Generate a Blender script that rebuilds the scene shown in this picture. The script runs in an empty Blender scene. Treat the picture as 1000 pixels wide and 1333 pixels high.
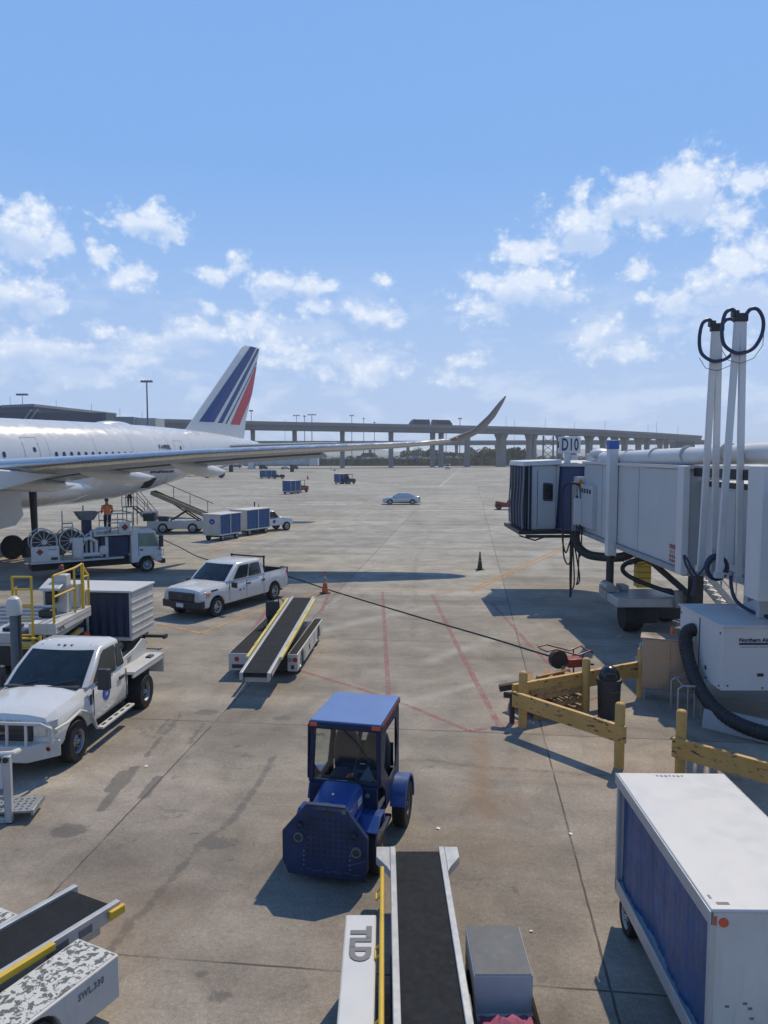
import bpy, bmesh, math, random
import numpy as np
from mathutils import Vector, Matrix
random.seed(7)
SC = bpy.context.scene
COL = SC.collection
R = math.radians

# ---------------------------------------------------------------- camera
CAM_H = 6.3
PITCH = math.atan((666.5 - 590) / 1000)
cd = bpy.data.cameras.new('camera'); cam = bpy.data.objects.new('camera', cd); COL.objects.link(cam)
cd.sensor_fit = 'HORIZONTAL'; cd.sensor_width = 36; cd.lens = 36.0
cd.clip_start = 0.1; cd.clip_end = 9000
cam.location = (0, 0, CAM_H); cam.rotation_euler = (R(90) - PITCH, 0, 0)
SC.camera = cam

# ---------------------------------------------------------------- sun, sky
SUN = Vector((0.31, 0.68, 1.0)).normalized()
sd = bpy.data.lights.new('sun', 'SUN'); sd.energy = 3.3; sd.angle = R(0.53); sd.color = (1, .87, .65)
so = bpy.data.objects.new('sun', sd); COL.objects.link(so)
so.rotation_euler = SUN.to_track_quat('Z', 'Y').to_euler(); so.location = (0, 0, 60)

SC.view_settings.view_transform = 'Standard'; SC.view_settings.look = 'None'
SC.view_settings.exposure = 0.12; SC.view_settings.gamma = 1
W = bpy.data.worlds.new('World'); SC.world = W; W.use_nodes = True
W.cycles.sampling_method = 'MANUAL'; W.cycles.sample_map_resolution = 512
SKY_STRENGTH = 0.085

class NT:
    """small wrapper that makes node trees readable"""
    def __init__(s, tree): s.t = tree; s.n = tree.nodes; s.l = tree.links
    def node(s, kind, **kw):
        n = s.n.new(kind)
        for k, v in kw.items(): setattr(n, k, v)
        return n
    def put(s, sock, v):
        if isinstance(v, bpy.types.NodeSocket): s.l.new(v, sock)
        elif v is not None: sock.default_value = v
    def math(s, op, a, b=None, c=None, clamp=False):
        n = s.node('ShaderNodeMath', operation=op, use_clamp=clamp)
        s.put(n.inputs[0], a); s.put(n.inputs[1], b); s.put(n.inputs[2], c)
        return n.outputs[0]
    def vmath(s, op, a, b=None):
        n = s.node('ShaderNodeVectorMath', operation=op)
        s.put(n.inputs[0], a); s.put(n.inputs[1], b)
        return n.outputs['Value'] if op in ('LENGTH', 'DOT_PRODUCT', 'DISTANCE') else n.outputs[0]
    def mix(s, f, a, b, mode='MIX'):
        n = s.node('ShaderNodeMix', data_type='RGBA', blend_type=mode)
        s.put(n.inputs[0], f)
        s.put(n.inputs[6], a + (1,) if isinstance(a, tuple) and len(a) == 3 else a)
        s.put(n.inputs[7], b + (1,) if isinstance(b, tuple) and len(b) == 3 else b)
        return n.outputs[2]
    def noise(s, vec, scale, detail=4, rough=.55, dist=0, w=None, dim=None):
        n = s.node('ShaderNodeTexNoise')
        if dim: n.noise_dimensions = dim
        if w is not None: n.noise_dimensions = '4D'; n.inputs['W'].default_value = w
        s.put(n.inputs['Vector'], vec); n.inputs['Scale'].default_value = scale
        n.inputs['Detail'].default_value = detail; n.inputs['Roughness'].default_value = rough
        n.inputs['Distortion'].default_value = dist
        return n.outputs['Fac']
    def ramp(s, v, a, b, lo=0., hi=1., smooth=True):
        n = s.node('ShaderNodeMapRange', interpolation_type='SMOOTHSTEP' if smooth else 'LINEAR')
        s.put(n.inputs[0], v); n.inputs[1].default_value = a; n.inputs[2].default_value = b
        n.inputs[3].default_value = lo; n.inputs[4].default_value = hi
        return n.outputs[0]

def build_world():
    t = NT(W.node_tree); W.node_tree.nodes.clear()
    sky = t.node('ShaderNodeTexSky', sky_type='NISHITA', sun_disc=False)
    sky.sun_elevation = math.asin(SUN.z); sky.sun_rotation = math.atan2(SUN.x, SUN.y)
    sky.altitude = 150; sky.air_density = 1.0; sky.dust_density = 0.55; sky.ozone_density = 2.2
    tc = t.node('ShaderNodeTexCoord').outputs['Generated']
    sp = t.node('ShaderNodeSeparateXYZ'); t.put(sp.inputs[0], tc)
    X, Y, Z = sp.outputs
    az = t.math('ARCTAN2', X, Y)
    el = t.math('ARCSINE', Z)
    cb = t.node('ShaderNodeCombineXYZ'); t.put(cb.inputs[0], az); t.put(cb.inputs[1], t.math('MULTIPLY', el, 1.25))
    uv = cb.outputs[0]
    # puffs in azimuth / elevation (radians): centre, half sizes, weight
    def field(v, puffs):
        acc = None
        for a, e, rx, ry, w in puffs:
            d = t.node('ShaderNodeVectorMath', operation='MULTIPLY_ADD'); t.put(d.inputs[0], v)
            d.inputs[1].default_value = (1 / rx, 1 / (ry * 1.25), 0); d.inputs[2].default_value = (-a / rx, -e / ry, 0)
            m = t.math('MULTIPLY_ADD', t.vmath('LENGTH', d.outputs[0]), -w, w)
            acc = m if acc is None else t.math('MAXIMUM', acc, m)
        return acc
    wob = t.node('ShaderNodeTexNoise', noise_dimensions='2D'); t.put(wob.inputs['Vector'], uv); wob.inputs['Scale'].default_value = 14; wob.inputs['Detail'].default_value = 3
    uvw = t.vmath('ADD', uv, t.vmath('MULTIPLY', t.vmath('SUBTRACT', wob.outputs['Color'], (.5, .5, .5)), (.035, .035, 0)))
    base = field(uvw, CLOUDS)
    vo = t.node('ShaderNodeTexVoronoi', feature='F1', voronoi_dimensions='2D'); t.put(vo.inputs['Vector'], uv); vo.inputs['Scale'].default_value = 46; vo.inputs['Detail'].default_value = 2.5; vo.inputs['Roughness'].default_value = .6
    puffy = t.math('SUBTRACT', .62, vo.outputs['Distance'])
    n = t.noise(uv, 30, 7, .62, .3, dim='2D')
    dens = t.math('ADD', t.math('ADD', t.math('MAXIMUM', base, -.9), t.math('MULTIPLY', puffy, .40)), t.math('MULTIPLY', t.math('SUBTRACT', n, .5), 1.6))
    cov = t.ramp(dens, -.16, .66)
    # thin low cloud band: broken veil above the horizon
    band = t.noise(t.vmath('MULTIPLY', uv, (1, 2.0, 1)), 9, 7, .60, .15, dim='2D')
    bm = t.math('MULTIPLY', t.ramp(band, .45, .68), t.ramp(el, .25, .11))
    bm = t.math('MULTIPLY', bm, .62)
    veil = t.math('MULTIPLY', t.ramp(el, .34, .0), .45)
    # shadowed undersides of the larger heaps, bright rims
    grey = t.math('ADD', field(uvw, UNDER), t.math('MULTIPLY', t.math('SUBTRACT', n, .5), 1.1))
    lit = t.math('SUBTRACT', 1.0, t.math('MULTIPLY', t.ramp(grey, -.05, .75), .85), clamp=True)
    lit = t.math('MULTIPLY', lit, t.ramp(t.math('ADD', puffy, t.math('MULTIPLY', n, .4)), .0, .55, .70, 1.0))
    k = 1 / SKY_STRENGTH
    ccol = t.mix(lit, tuple(c * k for c in (.44, .575, .83)), tuple(c * k for c in (.80, .86, .95)))
    # clear summer blue, paler towards the horizon, laid over the physical sky
    rp = t.node('ShaderNodeValToRGB'); t.put(rp.inputs[0], t.math('DIVIDE', t.math('MAXIMUM', el, 0.0), math.pi / 2))
    stops = [(0, (.40, .53, .78)), (.05, (.37, .52, .80)), (.13, (.28, .47, .82)), (.22, (.215, .415, .80)), (.33, (.20, .40, .79)), (.50, (.10, .25, .58)), (1, (.05, .15, .42))]
    el_ = rp.color_ramp.elements
    while len(el_) < len(stops): el_.new(.5)
    for e_, (p_, c_) in zip(el_, stops): e_.position = p_; e_.color = c_ + (1,)
    clear = t.mix(1.0, rp.outputs[0], (k, k, k), 'MULTIPLY')
    skyc = t.mix(.93, sky.outputs[0], clear)
    c = t.mix(veil, skyc, tuple(v * k for v in (.48, .60, .82)))
    c = t.mix(bm, c, tuple(v * k for v in (.60, .70, .88)))
    c = t.mix(t.math('MULTIPLY', cov, t.ramp(el, .03, .22, .70, .96)), c, ccol)
    bg = t.node('ShaderNodeBackground'); t.put(bg.inputs[0], c); bg.inputs[1].default_value = SKY_STRENGTH
    out = t.node('ShaderNodeOutputWorld'); t.l.new(bg.outputs[0], out.inputs[0])

def ray(px, py):
    """world direction through a point of the 1000 x 1333 photograph"""
    u = (px - 500) / 1000; v = (666.5 - py) / 1000
    c, s = math.cos(PITCH), math.sin(PITCH)
    return Vector((u, c + v * s, -s + v * c))
def gp(px, py, z=0.0):
    d = ray(px, py); k = (z - CAM_H) / d.z
    return Vector((d.x * k, d.y * k, z))
def dp(px, py, Y):
    d = ray(px, py); k = Y / d.y
    return Vector((d.x * k, Y, CAM_H + d.z * k))
def cl(px, py, rx, ry, w=1.0):
    d = ray(px, py).normalized()
    return (math.atan2(d.x, d.y), math.asin(d.z), rx / 1000., ry / 1000., w)
SKY_TINT = (1.0, 1.0, 1.0)
CLOUDS = [cl(*q) for q in [
    (896, 234, 58, 36), (880, 262, 80, 44), (824, 258, 50, 34), (760, 284, 62, 34), (760, 312, 44, 24), (688, 328, 62, 22), (756, 250, 22, 14, .7), (948, 280, 40, 32), (976, 240, 28, 24, .9),
    (684, 374, 82, 34), (624, 364, 28, 18), (700, 362, 38, 20), (740, 386, 28, 15), (630, 400, 55, 24, .7), (832, 350, 26, 15), (836, 388, 12, 8, .8),
    (876, 392, 34, 18), (920, 370, 40, 26), (962, 345, 40, 30), (996, 325, 30, 34), (965, 395, 100, 50, .8), (772, 432, 40, 20, .75), (816, 456, 60, 20, .7), (616, 470, 36, 13, .65),
    (28, 302, 62, 40), (66, 310, 22, 22), (186, 288, 52, 26), (216, 302, 32, 19), (130, 336, 28, 17, .9), (168, 362, 36, 18), (278, 355, 25, 14), (10, 380, 66, 36), (62, 397, 38, 16), (312, 342, 26, 16, .7),
    (372, 368, 62, 25), (420, 376, 34, 15), (498, 366, 18, 11, .7), (270, 402, 22, 9, .7), (410, 402, 34, 18, .85), (484, 408, 48, 20, .95), (332, 424, 46, 24, .8), (200, 440, 85, 18, .8), (268, 432, 66, 19, .8),
    (370, 458, 70, 28, .7), (40, 456, 90, 34, .85), (120, 484, 80, 22, .75), (176, 478, 36, 14, .8), (470, 478, 90, 26, .7), (595, 488, 60, 18, .6)]]
UNDER = [cl(*q) for q in [(885, 272, 58, 26), (822, 276, 40, 16), (760, 316, 46, 18), (690, 398, 75, 22), (22, 318, 46, 20), (196, 304, 40, 14), (18, 402, 60, 20), (380, 386, 55, 14), (955, 405, 90, 36), (60, 478, 100, 24), (480, 424, 40, 12), (250, 450, 80, 14)]]
build_world()

# ---------------------------------------------------------------- mesh helpers
def smooth_path(pts, n=8, closed=False):
    """Catmull-Rom curve through the points"""
    P = [Vector(p) for p in pts]; out = []; k = len(P)
    for i in range(k if closed else k - 1):
        a, b, c, d = (P[(i - 1) % k], P[i], P[(i + 1) % k], P[(i + 2) % k]) if closed else (P[max(i - 1, 0)], P[i], P[i + 1], P[min(i + 2, k - 1)])
        for j in range(n):
            u = j / n; out.append(.5 * ((2 * b) + (c - a) * u + (2 * a - 5 * b + 4 * c - d) * u * u + (3 * b - a - 3 * c + d) * u ** 3))
    if not closed: out.append(P[-1])
    return out

class MB:
    def __init__(s): s.v = []; s.f = []; s.m = []
    def add(s, vs, fs, m=0):
        o = len(s.v); s.v += [tuple(p) for p in vs]
        for f in fs: s.f.append([i + o for i in f]); s.m.append(m)
        return s
    def box(s, x0, x1, y0, y1, z0, z1, m=0):
        vs = [(x, y, z) for x in (x0, x1) for y in (y0, y1) for z in (z0, z1)]
        return s.add(vs, [(0, 1, 3, 2), (4, 6, 7, 5), (0, 4, 5, 1), (2, 3, 7, 6), (0, 2, 6, 4), (1, 5, 7, 3)], m)
    def hexa(s, lo, hi, m=0):
        """lo, hi: four points each, same winding"""
        n = len(lo)
        fs = [tuple(range(n))[::-1], tuple(range(n, 2 * n))] + [(i, (i + 1) % n, (i + 1) % n + n, i + n) for i in range(n)]
        return s.add(list(lo) + list(hi), fs, m)
    def prism(s, poly, plane, a, b, m=0):
        def P(p, c): return {'xz': (p[0], c, p[1]), 'xy': (p[0], p[1], c), 'yz': (c, p[0], p[1])}[plane]
        return s.hexa([P(p, a) for p in poly], [P(p, b) for p in poly], m)
    def bar(s, p0, p1, w, h, m=0, up=(0, 0, 1)):
        p0, p1 = Vector(p0), Vector(p1); d = (p1 - p0).normalized(); up = Vector(up)
        if abs(d.dot(up)) > .98: up = Vector((0, 1, 0))
        sx = d.cross(up).normalized(); sz = sx.cross(d).normalized()
        q = [sx * w / 2 + sz * h / 2, -sx * w / 2 + sz * h / 2, -sx * w / 2 - sz * h / 2, sx * w / 2 - sz * h / 2]
        return s.hexa([p0 + k for k in q], [p1 + k for k in q], m)
    def cyl(s, p0, p1, r0, r1=None, n=14, m=0):
        return s.tube([p0, p1], r0, n, m, r_end=r1)
    def tube(s, path, r, n=8, m=0, closed=False, r_end=None, caps=True):
        P = [Vector(p) for p in path]; k = len(P)
        rs = r if isinstance(r, (list, tuple)) else [r + ((r_end - r) * i / (k - 1) if r_end is not None else 0) for i in range(k)]
        tang = []
        for i in range(k):
            if closed: d = P[(i + 1) % k] - P[i - 1]
            else: d = P[min(i + 1, k - 1)] - P[max(i - 1, 0)]
            tang.append(d.normalized())
        ref = Vector((0, 0, 1)) if abs(tang[0].z) < .9 else Vector((1, 0, 0))
        nx = tang[0].cross(ref).normalized(); vs = []
        for i in range(k):
            nx = (nx - tang[i] * nx.dot(tang[i])).normalized(); ny = tang[i].cross(nx)
            for j in range(n):
                a = 2 * math.pi * j / n
                vs.append(P[i] + (nx * math.cos(a) + ny * math.sin(a)) * rs[i])
        fs = []
        for i in range(k if closed else k - 1):
            i2 = (i + 1) % k
            for j in range(n): fs.append((i * n + j, i * n + (j + 1) % n, i2 * n + (j + 1) % n, i2 * n + j))
        if not closed and caps: fs += [tuple(range(n))[::-1], tuple(range((k - 1) * n, k * n))]
        return s.add(vs, fs, m)
    def loft(s, rings, m=0, cap=True, closed=True):
        n = len(rings[0]); vs = [p for r in rings for p in r]; fs = []
        for i in range(len(rings) - 1):
            for j in range(n if closed else n - 1):
                fs.append((i * n + j, i * n + (j + 1) % n, (i + 1) * n + (j + 1) % n, (i + 1) * n + j))
        if cap: fs += [tuple(range(n))[::-1], tuple(range((len(rings) - 1) * n, len(rings) * n))]
        return s.add(vs, fs, m)
    def lathe(s, prof, c=(0, 0, 0), axis='z', n=24, m=0, cap=True):
        rings = []
        for r, h in prof:
            ring = []
            for j in range(n):
                a = 2 * math.pi * j / n; u, w = r * math.cos(a), r * math.sin(a)
                p = {'z': (u, w, h), 'y': (u, h, w), 'x': (h, u, w)}[axis]
                ring.append((p[0] + c[0], p[1] + c[1], p[2] + c[2]))
            rings.append(ring)
        return s.loft(rings, m, cap)
    def ball(s, c, r, n=12, m=0, sq=(1, 1, 1)):
        prof = [(max(.001, math.sin(math.pi * i / n)) * r, -math.cos(math.pi * i / n) * r) for i in range(n + 1)]
        o = len(s.v); s.lathe(prof, (0, 0, 0), 'z', n * 2, m)
        for i in range(o, len(s.v)):
            p = s.v[i]; s.v[i] = (p[0] * sq[0] + c[0], p[1] * sq[1] + c[1], p[2] * sq[2] + c[2])
        return s
    def patch(s, p00, p10, p11, p01, u0=0, u1=1, v0=0, v1=1, off=.006, n=5, m=0, r=0.0):
        """sheet laid on a bilinear face, off metres along its normal, corners cut by r"""
        p00, p10, p11, p01 = map(Vector, (p00, p10, p11, p01))
        nrm = (p10 - p00).cross(p01 - p00).normalized()
        def at(u, v):
            a = p00.lerp(p10, u); b = p01.lerp(p11, u); return a.lerp(b, v) + nrm * off
        if r > 0:
            lu = max(.01, (p10 - p00).length); lv = max(.01, (p01 - p00).length); ru, rv = r / lu, r / lv; pts = []
            for cu, cv, a0 in ((u1 - ru, v1 - rv, 0), (u0 + ru, v1 - rv, 90), (u0 + ru, v0 + rv, 180), (u1 - ru, v0 + rv, 270)):
                for k in range(4):
                    a = R(a0 + 30 * k); pts.append(at(cu + ru * math.cos(a), cv + rv * math.sin(a)))
            return s.add(pts, [tuple(range(len(pts)))], m)
        vs = [at(u0 + (u1 - u0) * i / n, v0 + (v1 - v0) * j / n) for j in range(n + 1) for i in range(n + 1)]
        fs = [(j * (n + 1) + i, j * (n + 1) + i + 1, (j + 1) * (n + 1) + i + 1, (j + 1) * (n + 1) + i) for j in range(n) for i in range(n)]
        return s.add(vs, fs, m)
    def islands(s, name, mats, parent=None, bevel=0, **k):
        """each separate piece becomes an object of its own"""
        up = list(range(len(s.v)))
        def root(i):
            while up[i] != i: up[i] = up[up[i]]; i = up[i]
            return i
        for f in s.f:
            for i in f[1:]: up[root(i)] = root(f[0])
        parts = {}
        for f, m in zip(s.f, s.m): parts.setdefault(root(f[0]), []).append((f, m))
        out = []
        for fs in parts.values():
            q = MB(); ids = {}
            for f, m in fs:
                for i in f:
                    if i not in ids: ids[i] = len(q.v); q.v.append(s.v[i])
                q.f.append([ids[i] for i in f]); q.m.append(m)
            out.append(q.build(name, mats, parent, bevel, **k))
        return out[0]
    def build(s, name, mats, parent=None, bevel=0, ang=35, label=None, fixn=True, seg=2):
        me = bpy.data.meshes.new(name); me.from_pydata(s.v, [], s.f)
        if not isinstance(mats, (list, tuple)): mats = [mats]
        for m in mats: me.materials.append(m)
        me.polygons.foreach_set('material_index', s.m)
        if fixn:
            bm = bmesh.new(); bm.from_mesh(me); bmesh.ops.recalc_face_normals(bm, faces=bm.faces); bm.to_mesh(me); bm.free()
        me.polygons.foreach_set('use_smooth', [True] * len(me.polygons)); me.update()
        me.set_sharp_from_angle(angle=R(ang))
        o = bpy.data.objects.new(name, me); COL.objects.link(o)
        if parent is not None: o.parent = parent
        if bevel:
            b = o.modifiers.new('bevel', 'BEVEL'); b.width = bevel; b.segments = seg; b.limit_method = 'ANGLE'; b.angle_limit = R(40)
            b.harden_normals = False
        if label: o['label'] = label
        return o

def tag(o, label, cat, group=None):
    o['label'] = label; o['category'] = cat
    if group: o['group'] = group
    return o
def thing(name, label, cat, loc=(0, 0, 0), rz=0.0, group=None):
    o = bpy.data.objects.new(name, None); COL.objects.link(o); o.empty_display_size = .2
    o.location = loc; o.rotation_euler = (0, 0, rz)
    return tag(o, label, cat, group)
def structure(o): o['kind'] = 'structure'; return o
def children(o): return [c for c in bpy.data.objects if c.parent == o]
def copy_tree(o, parent=None):
    c = o.copy(); COL.objects.link(c)
    if parent is not None: c.parent = parent
    for ch in children(o): copy_tree(ch, c)
    return c
def heading(dx, dy): return math.atan2(dy, dx)

def text(name, s, size, m, parent, origin, xdir, ydir, ext=.003, bold=.0, space=1.0, sx=1.0, label=None, align='CENTER'):
    """lettering as a thin mesh; origin is its middle, xdir/ydir its reading and up directions"""
    cu = bpy.data.curves.new(name, 'FONT'); cu.body = s; cu.size = size; cu.extrude = ext; cu.offset = bold
    cu.align_x = align; cu.align_y = 'CENTER'; cu.space_character = space; cu.resolution_u = 3
    tmp = bpy.data.objects.new('lettering_tmp', cu); COL.objects.link(tmp)
    dg = bpy.context.evaluated_depsgraph_get()
    me = bpy.data.meshes.new_from_object(tmp.evaluated_get(dg)); bpy.data.objects.remove(tmp); bpy.data.curves.remove(cu)
    me.name = name; me.materials.clear(); me.materials.append(m)
    x = Vector(xdir).normalized(); y = Vector(ydir).normalized(); z = x.cross(y).normalized(); y = z.cross(x)
    M = Matrix((x * sx, y, z)).transposed().to_4x4(); M.translation = Vector(origin)
    me.transform(M)
    o = bpy.data.objects.new(name, me); COL.objects.link(o); o.parent = parent
    if label: o['label'] = label
    return o

# ---------------------------------------------------------------- materials
def M(name, col, rough=.5, metal=0., var=.12, scale=2.5, grime=0., gcol=(.09, .08, .07), bump=0., gscale=3., coat=0., spec=.5, streak=False):
    if min(col) > .4: col = tuple(c * .78 * w for c, w in zip(col, (1.02, 1.0, .96)))
    m = bpy.data.materials.new(name); m.use_nodes = True; t = NT(m.node_tree)
    b = t.n['Principled BSDF']
    tc = t.node('ShaderNodeTexCoord').outputs['Object']
    n1 = t.noise(tc, scale, 5, .6)
    f = t.ramp(n1, .3, .7, 1 - var, 1 + var * .5, False)
    c = t.mix(1.0, col + (1,), f, 'MULTIPLY')
    if grime:
        v = t.vmath('MULTIPLY', tc, (1, 1, .25)) if streak else tc
        g = t.noise(v, gscale, 8, .68, .3)
        gm = t.math('MULTIPLY', t.ramp(g, .52, .75), grime)
        c = t.mix(gm, c, gcol)
    t.put(b.inputs['Base Color'], c)
    rn = t.noise(tc, scale * 4, 4)
    t.put(b.inputs['Roughness'], t.ramp(rn, .3, .7, max(.03, rough - .08), min(1, rough + .1), False))
    b.inputs['Metallic'].default_value = metal; b.inputs['Specular IOR Level'].default_value = spec
    b.inputs['Coat Weight'].default_value = coat; b.inputs['Coat Roughness'].default_value = .08
    if bump:
        bp = t.node('ShaderNodeBump'); bp.inputs['Strength'].default_value = bump; bp.inputs['Distance'].default_value = .02
        t.put(bp.inputs['Height'], t.noise(tc, scale * 6, 4)); t.put(b.inputs['Normal'], bp.outputs[0])
    return m
m_white = M('white_car_paint', (.74, .75, .76), .22, var=.04, coat=.6, grime=.10, gcol=(.45, .42, .38), gscale=1.6)
m_offwhite = M('worn_white_paint', (.66, .66, .64), .42, var=.08, grime=.45, gcol=(.30, .27, .23), gscale=2.2, streak=True)
m_plane = M('white_aircraft_paint', (.76, .77, .79), .22, var=.03, scale=.4, coat=.5, grime=.10, gcol=(.5, .5, .5), gscale=.5)
m_wing = M('grey_wing_paint', (.29, .345, .40), .38, var=.06, scale=.5, grime=.2, gcol=(.32, .32, .32), gscale=.8)
m_slat = M('bare_metal_leading_edge', (.78, .79, .80), .24, .75, var=.05, scale=.6)
m_flagblue = M('flag_blue_paint', (.016, .052, .20), .3, var=.04)
m_flagred = M('flag_red_paint', (.52, .045, .07), .3, var=.04)
m_rubber = M('black_rubber', (.022, .022, .024), .75, var=.3, scale=9, grime=.4, gcol=(.09, .085, .075), spec=.3)
m_belt = M('black_conveyor_belt', (.014, .0165, .021), .8, var=.25, scale=3, grime=.35, gcol=(.036, .034, .033), gscale=5, bump=.15, spec=.18)
m_tread = M('black_anti_slip_tread', (.024, .024, .026), .9, var=.2, scale=6, grime=.4, gcol=(.06, .055, .05), gscale=4, bump=.4, spec=.2)
m_dark = M('dark_underbody', (.02, .02, .022), .7, var=.3)
m_blackpl = M('black_plastic', (.028, .029, .032), .5, var=.15)
m_blacksteel = M('black_steel', (.03, .032, .036), .45, .3, var=.2)
m_glass = M('dark_tinted_glass', (.014, .022, .028), .05, var=.5, scale=2.2, spec=.5)
m_glassgreen = M('greenish_cab_glass', (.20, .25, .20), .1, var=.35, scale=2.0, spec=.7)
m_chrome = M('dull_chrome', (.62, .63, .65), .18, .95, var=.08)
m_alu = M('brushed_aluminium', (.60, .61, .62), .36, .7, var=.1, grime=.3, gcol=(.25, .24, .23))
m_galv = M('galvanised_steel', (.46, .48, .50), .45, .6, var=.15, scale=8, grime=.3, gcol=(.25, .25, .25))
m_railalu = M('light_grey_metal', (.56, .58, .60), .4, .25, var=.1, grime=.25, gcol=(.25, .24, .23))
m_yellow = M('safety_yellow_paint', (.62, .40, .035), .45, var=.12, grime=.45, gcol=(.20, .15, .06), gscale=5)
m_paleyellow = M('pale_yellow_paint', (.66, .52, .14), .45, var=.1, grime=.3, gcol=(.28, .22, .1), gscale=5)
m_orange = M('orange_plastic', (.70, .13, .03), .4, var=.1)
m_cone = M('cone_orange', (.62, .10, .035), .5, var=.15, grime=.4, gcol=(.12, .05, .03), gscale=7)
m_red = M('red_paint', (.24, .03, .025), .4, var=.1, grime=.3)
m_redlens = M('red_lens', (.40, .02, .02), .15, var=.05)
m_amber = M('amber_lens', (.75, .22, .02), .15, var=.05)
m_lens = M('clear_headlamp_lens', (.62, .65, .68), .08, .35, var=.15, scale=14)
m_blue = M('tug_blue_paint', (.020, .066, .25), .38, var=.2, coat=.15, grime=.5, gcol=(.02, .03, .06), gscale=4)
m_navy = M('grubby_navy_paint', (.011, .022, .062), .5, var=.35, grime=.6, gcol=(.04, .048, .065), gscale=6, spec=.35)
m_roofblue = M('sun_faded_blue_roof', (.075, .165, .40), .55, var=.10, grime=.3, gcol=(.12, .19, .34), gscale=4)
m_curtain = M('blue_vinyl_curtain', (.020, .078, .21), .42, var=.3, scale=2, grime=.5, gcol=(.05, .10, .19), gscale=1.2, streak=True, bump=.35)
m_navycurtain = M('dark_navy_curtain', (.010, .022, .062), .5, var=.25, scale=2, grime=.4, gcol=(.02, .035, .08), gscale=1.2, streak=True)
m_cartroof = M('white_cart_roof', (.68, .69, .71), .42, var=.015, scale=.8, grime=.10, gcol=(.40, .39, .37), gscale=9)
m_bridge = M('pale_grey_bridge_paint', (.60, .63, .66), .5, var=.06, scale=.8, grime=.3, gcol=(.33, .34, .36), gscale=1.2, streak=True)
m_bridgewhite = M('white_bridge_paint', (.74, .76, .78), .45, var=.06, scale=1, grime=.3, gcol=(.4, .4, .4), gscale=1.6, streak=True)
m_bluecap = M('blue_cap_paint', (.03, .10, .34), .45, var=.1)
m_slats = M('blue_roll_curtain', (.018, .05, .15), .4, var=.2, scale=3)
m_bellows = M('blue_black_bellows', (.040, .052, .075), .6, var=.35, scale=4, spec=.3)
m_hose = M('black_corrugated_hose', (.022, .023, .026), .6, var=.25, scale=8)
m_bluehose = M('dark_blue_hose', (.02, .035, .09), .5, var=.15)
m_steelcab = M('brushed_stainless_steel', (.36, .325, .29), .30, .80, var=.06, scale=.6)
m_wood = M('weathered_timber', (.38, .23, .10), .8, var=.35, scale=6, grime=.5, gcol=(.09, .05, .03), gscale=9, bump=.3)
m_conc = M('grey_precast_concrete', (.33, .34, .34), .85, var=.15, scale=3, grime=.4, gcol=(.18, .17, .16), bump=.2)
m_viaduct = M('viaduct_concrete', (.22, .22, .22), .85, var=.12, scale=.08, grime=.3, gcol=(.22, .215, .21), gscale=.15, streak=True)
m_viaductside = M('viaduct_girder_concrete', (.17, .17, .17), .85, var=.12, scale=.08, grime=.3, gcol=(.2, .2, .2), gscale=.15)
m_skin = M('skin', (.24, .13, .085), .55, var=.08)
m_vest = M('orange_safety_vest', (.80, .16, .04), .6, var=.1)
m_cloth = M('dark_navy_cloth', (.018, .022, .04), .8, var=.2)
m_seat = M('charcoal_seat_vinyl', (.035, .037, .04), .5, var=.15)
m_decal = M('blue_emblem', (.02, .06, .32), .35, var=.05)
m_letterw = M('white_lettering', (.75, .76, .78), .5, var=.05)
m_letterd = M('dark_navy_lettering', (.016, .026, .07), .5, var=.05)
m_lettergrey = M('grey_lettering', (.14, .145, .15), .6, var=.1)
m_pink = M('pink_cloth', (.30, .07, .13), .8, var=.3, scale=6)
m_bldg = M('blue_grey_cladding', (.075, .09, .12), .6, var=.12, scale=.06)
m_bldg2 = M('grey_cladding', (.22, .24, .27), .6, var=.1, scale=.06)
m_bark = M('bark', (.09, .07, .05), .9)

def m_peeled():
    m = bpy.data.materials.new('white_paint_peeling_off_dark_tread'); m.use_nodes = True; t = NT(m.node_tree); b = t.n['Principled BSDF']
    tc = t.node('ShaderNodeTexCoord').outputs['Object']
    n = t.noise(tc, 13, 7, .62, .35); f = t.ramp(n, .495, .53)
    t.put(b.inputs['Base Color'], t.mix(f, (.52, .52, .49), (.10, .105, .10))); b.inputs['Roughness'].default_value = .7
    return m
m_peel = m_peeled()
def m_barrier_():
    m = bpy.data.materials.new('chipped_yellow_barrier_paint'); m.use_nodes = True; t = NT(m.node_tree); b = t.n['Principled BSDF']
    tc = t.node('ShaderNodeTexCoord').outputs['Object']
    n = t.noise(t.vmath('MULTIPLY', tc, (1, 1, 2.6)), 4.2, 9, .70, .15); f = t.ramp(n, .565, .60)
    n2 = t.noise(tc, 2, 4)
    y = t.mix(t.ramp(n2, .3, .7), (.48, .275, .075), (.55, .325, .10))
    t.put(b.inputs['Base Color'], t.mix(f, y, (.06, .05, .04))); b.inputs['Roughness'].default_value = .6
    return m
m_chip = m_barrier_()
m_barrier = M('faded_yellow_post_paint', (.53, .315, .085), .6, var=.12, scale=4, grime=.35, gcol=(.22, .15, .06), gscale=5)

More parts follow.
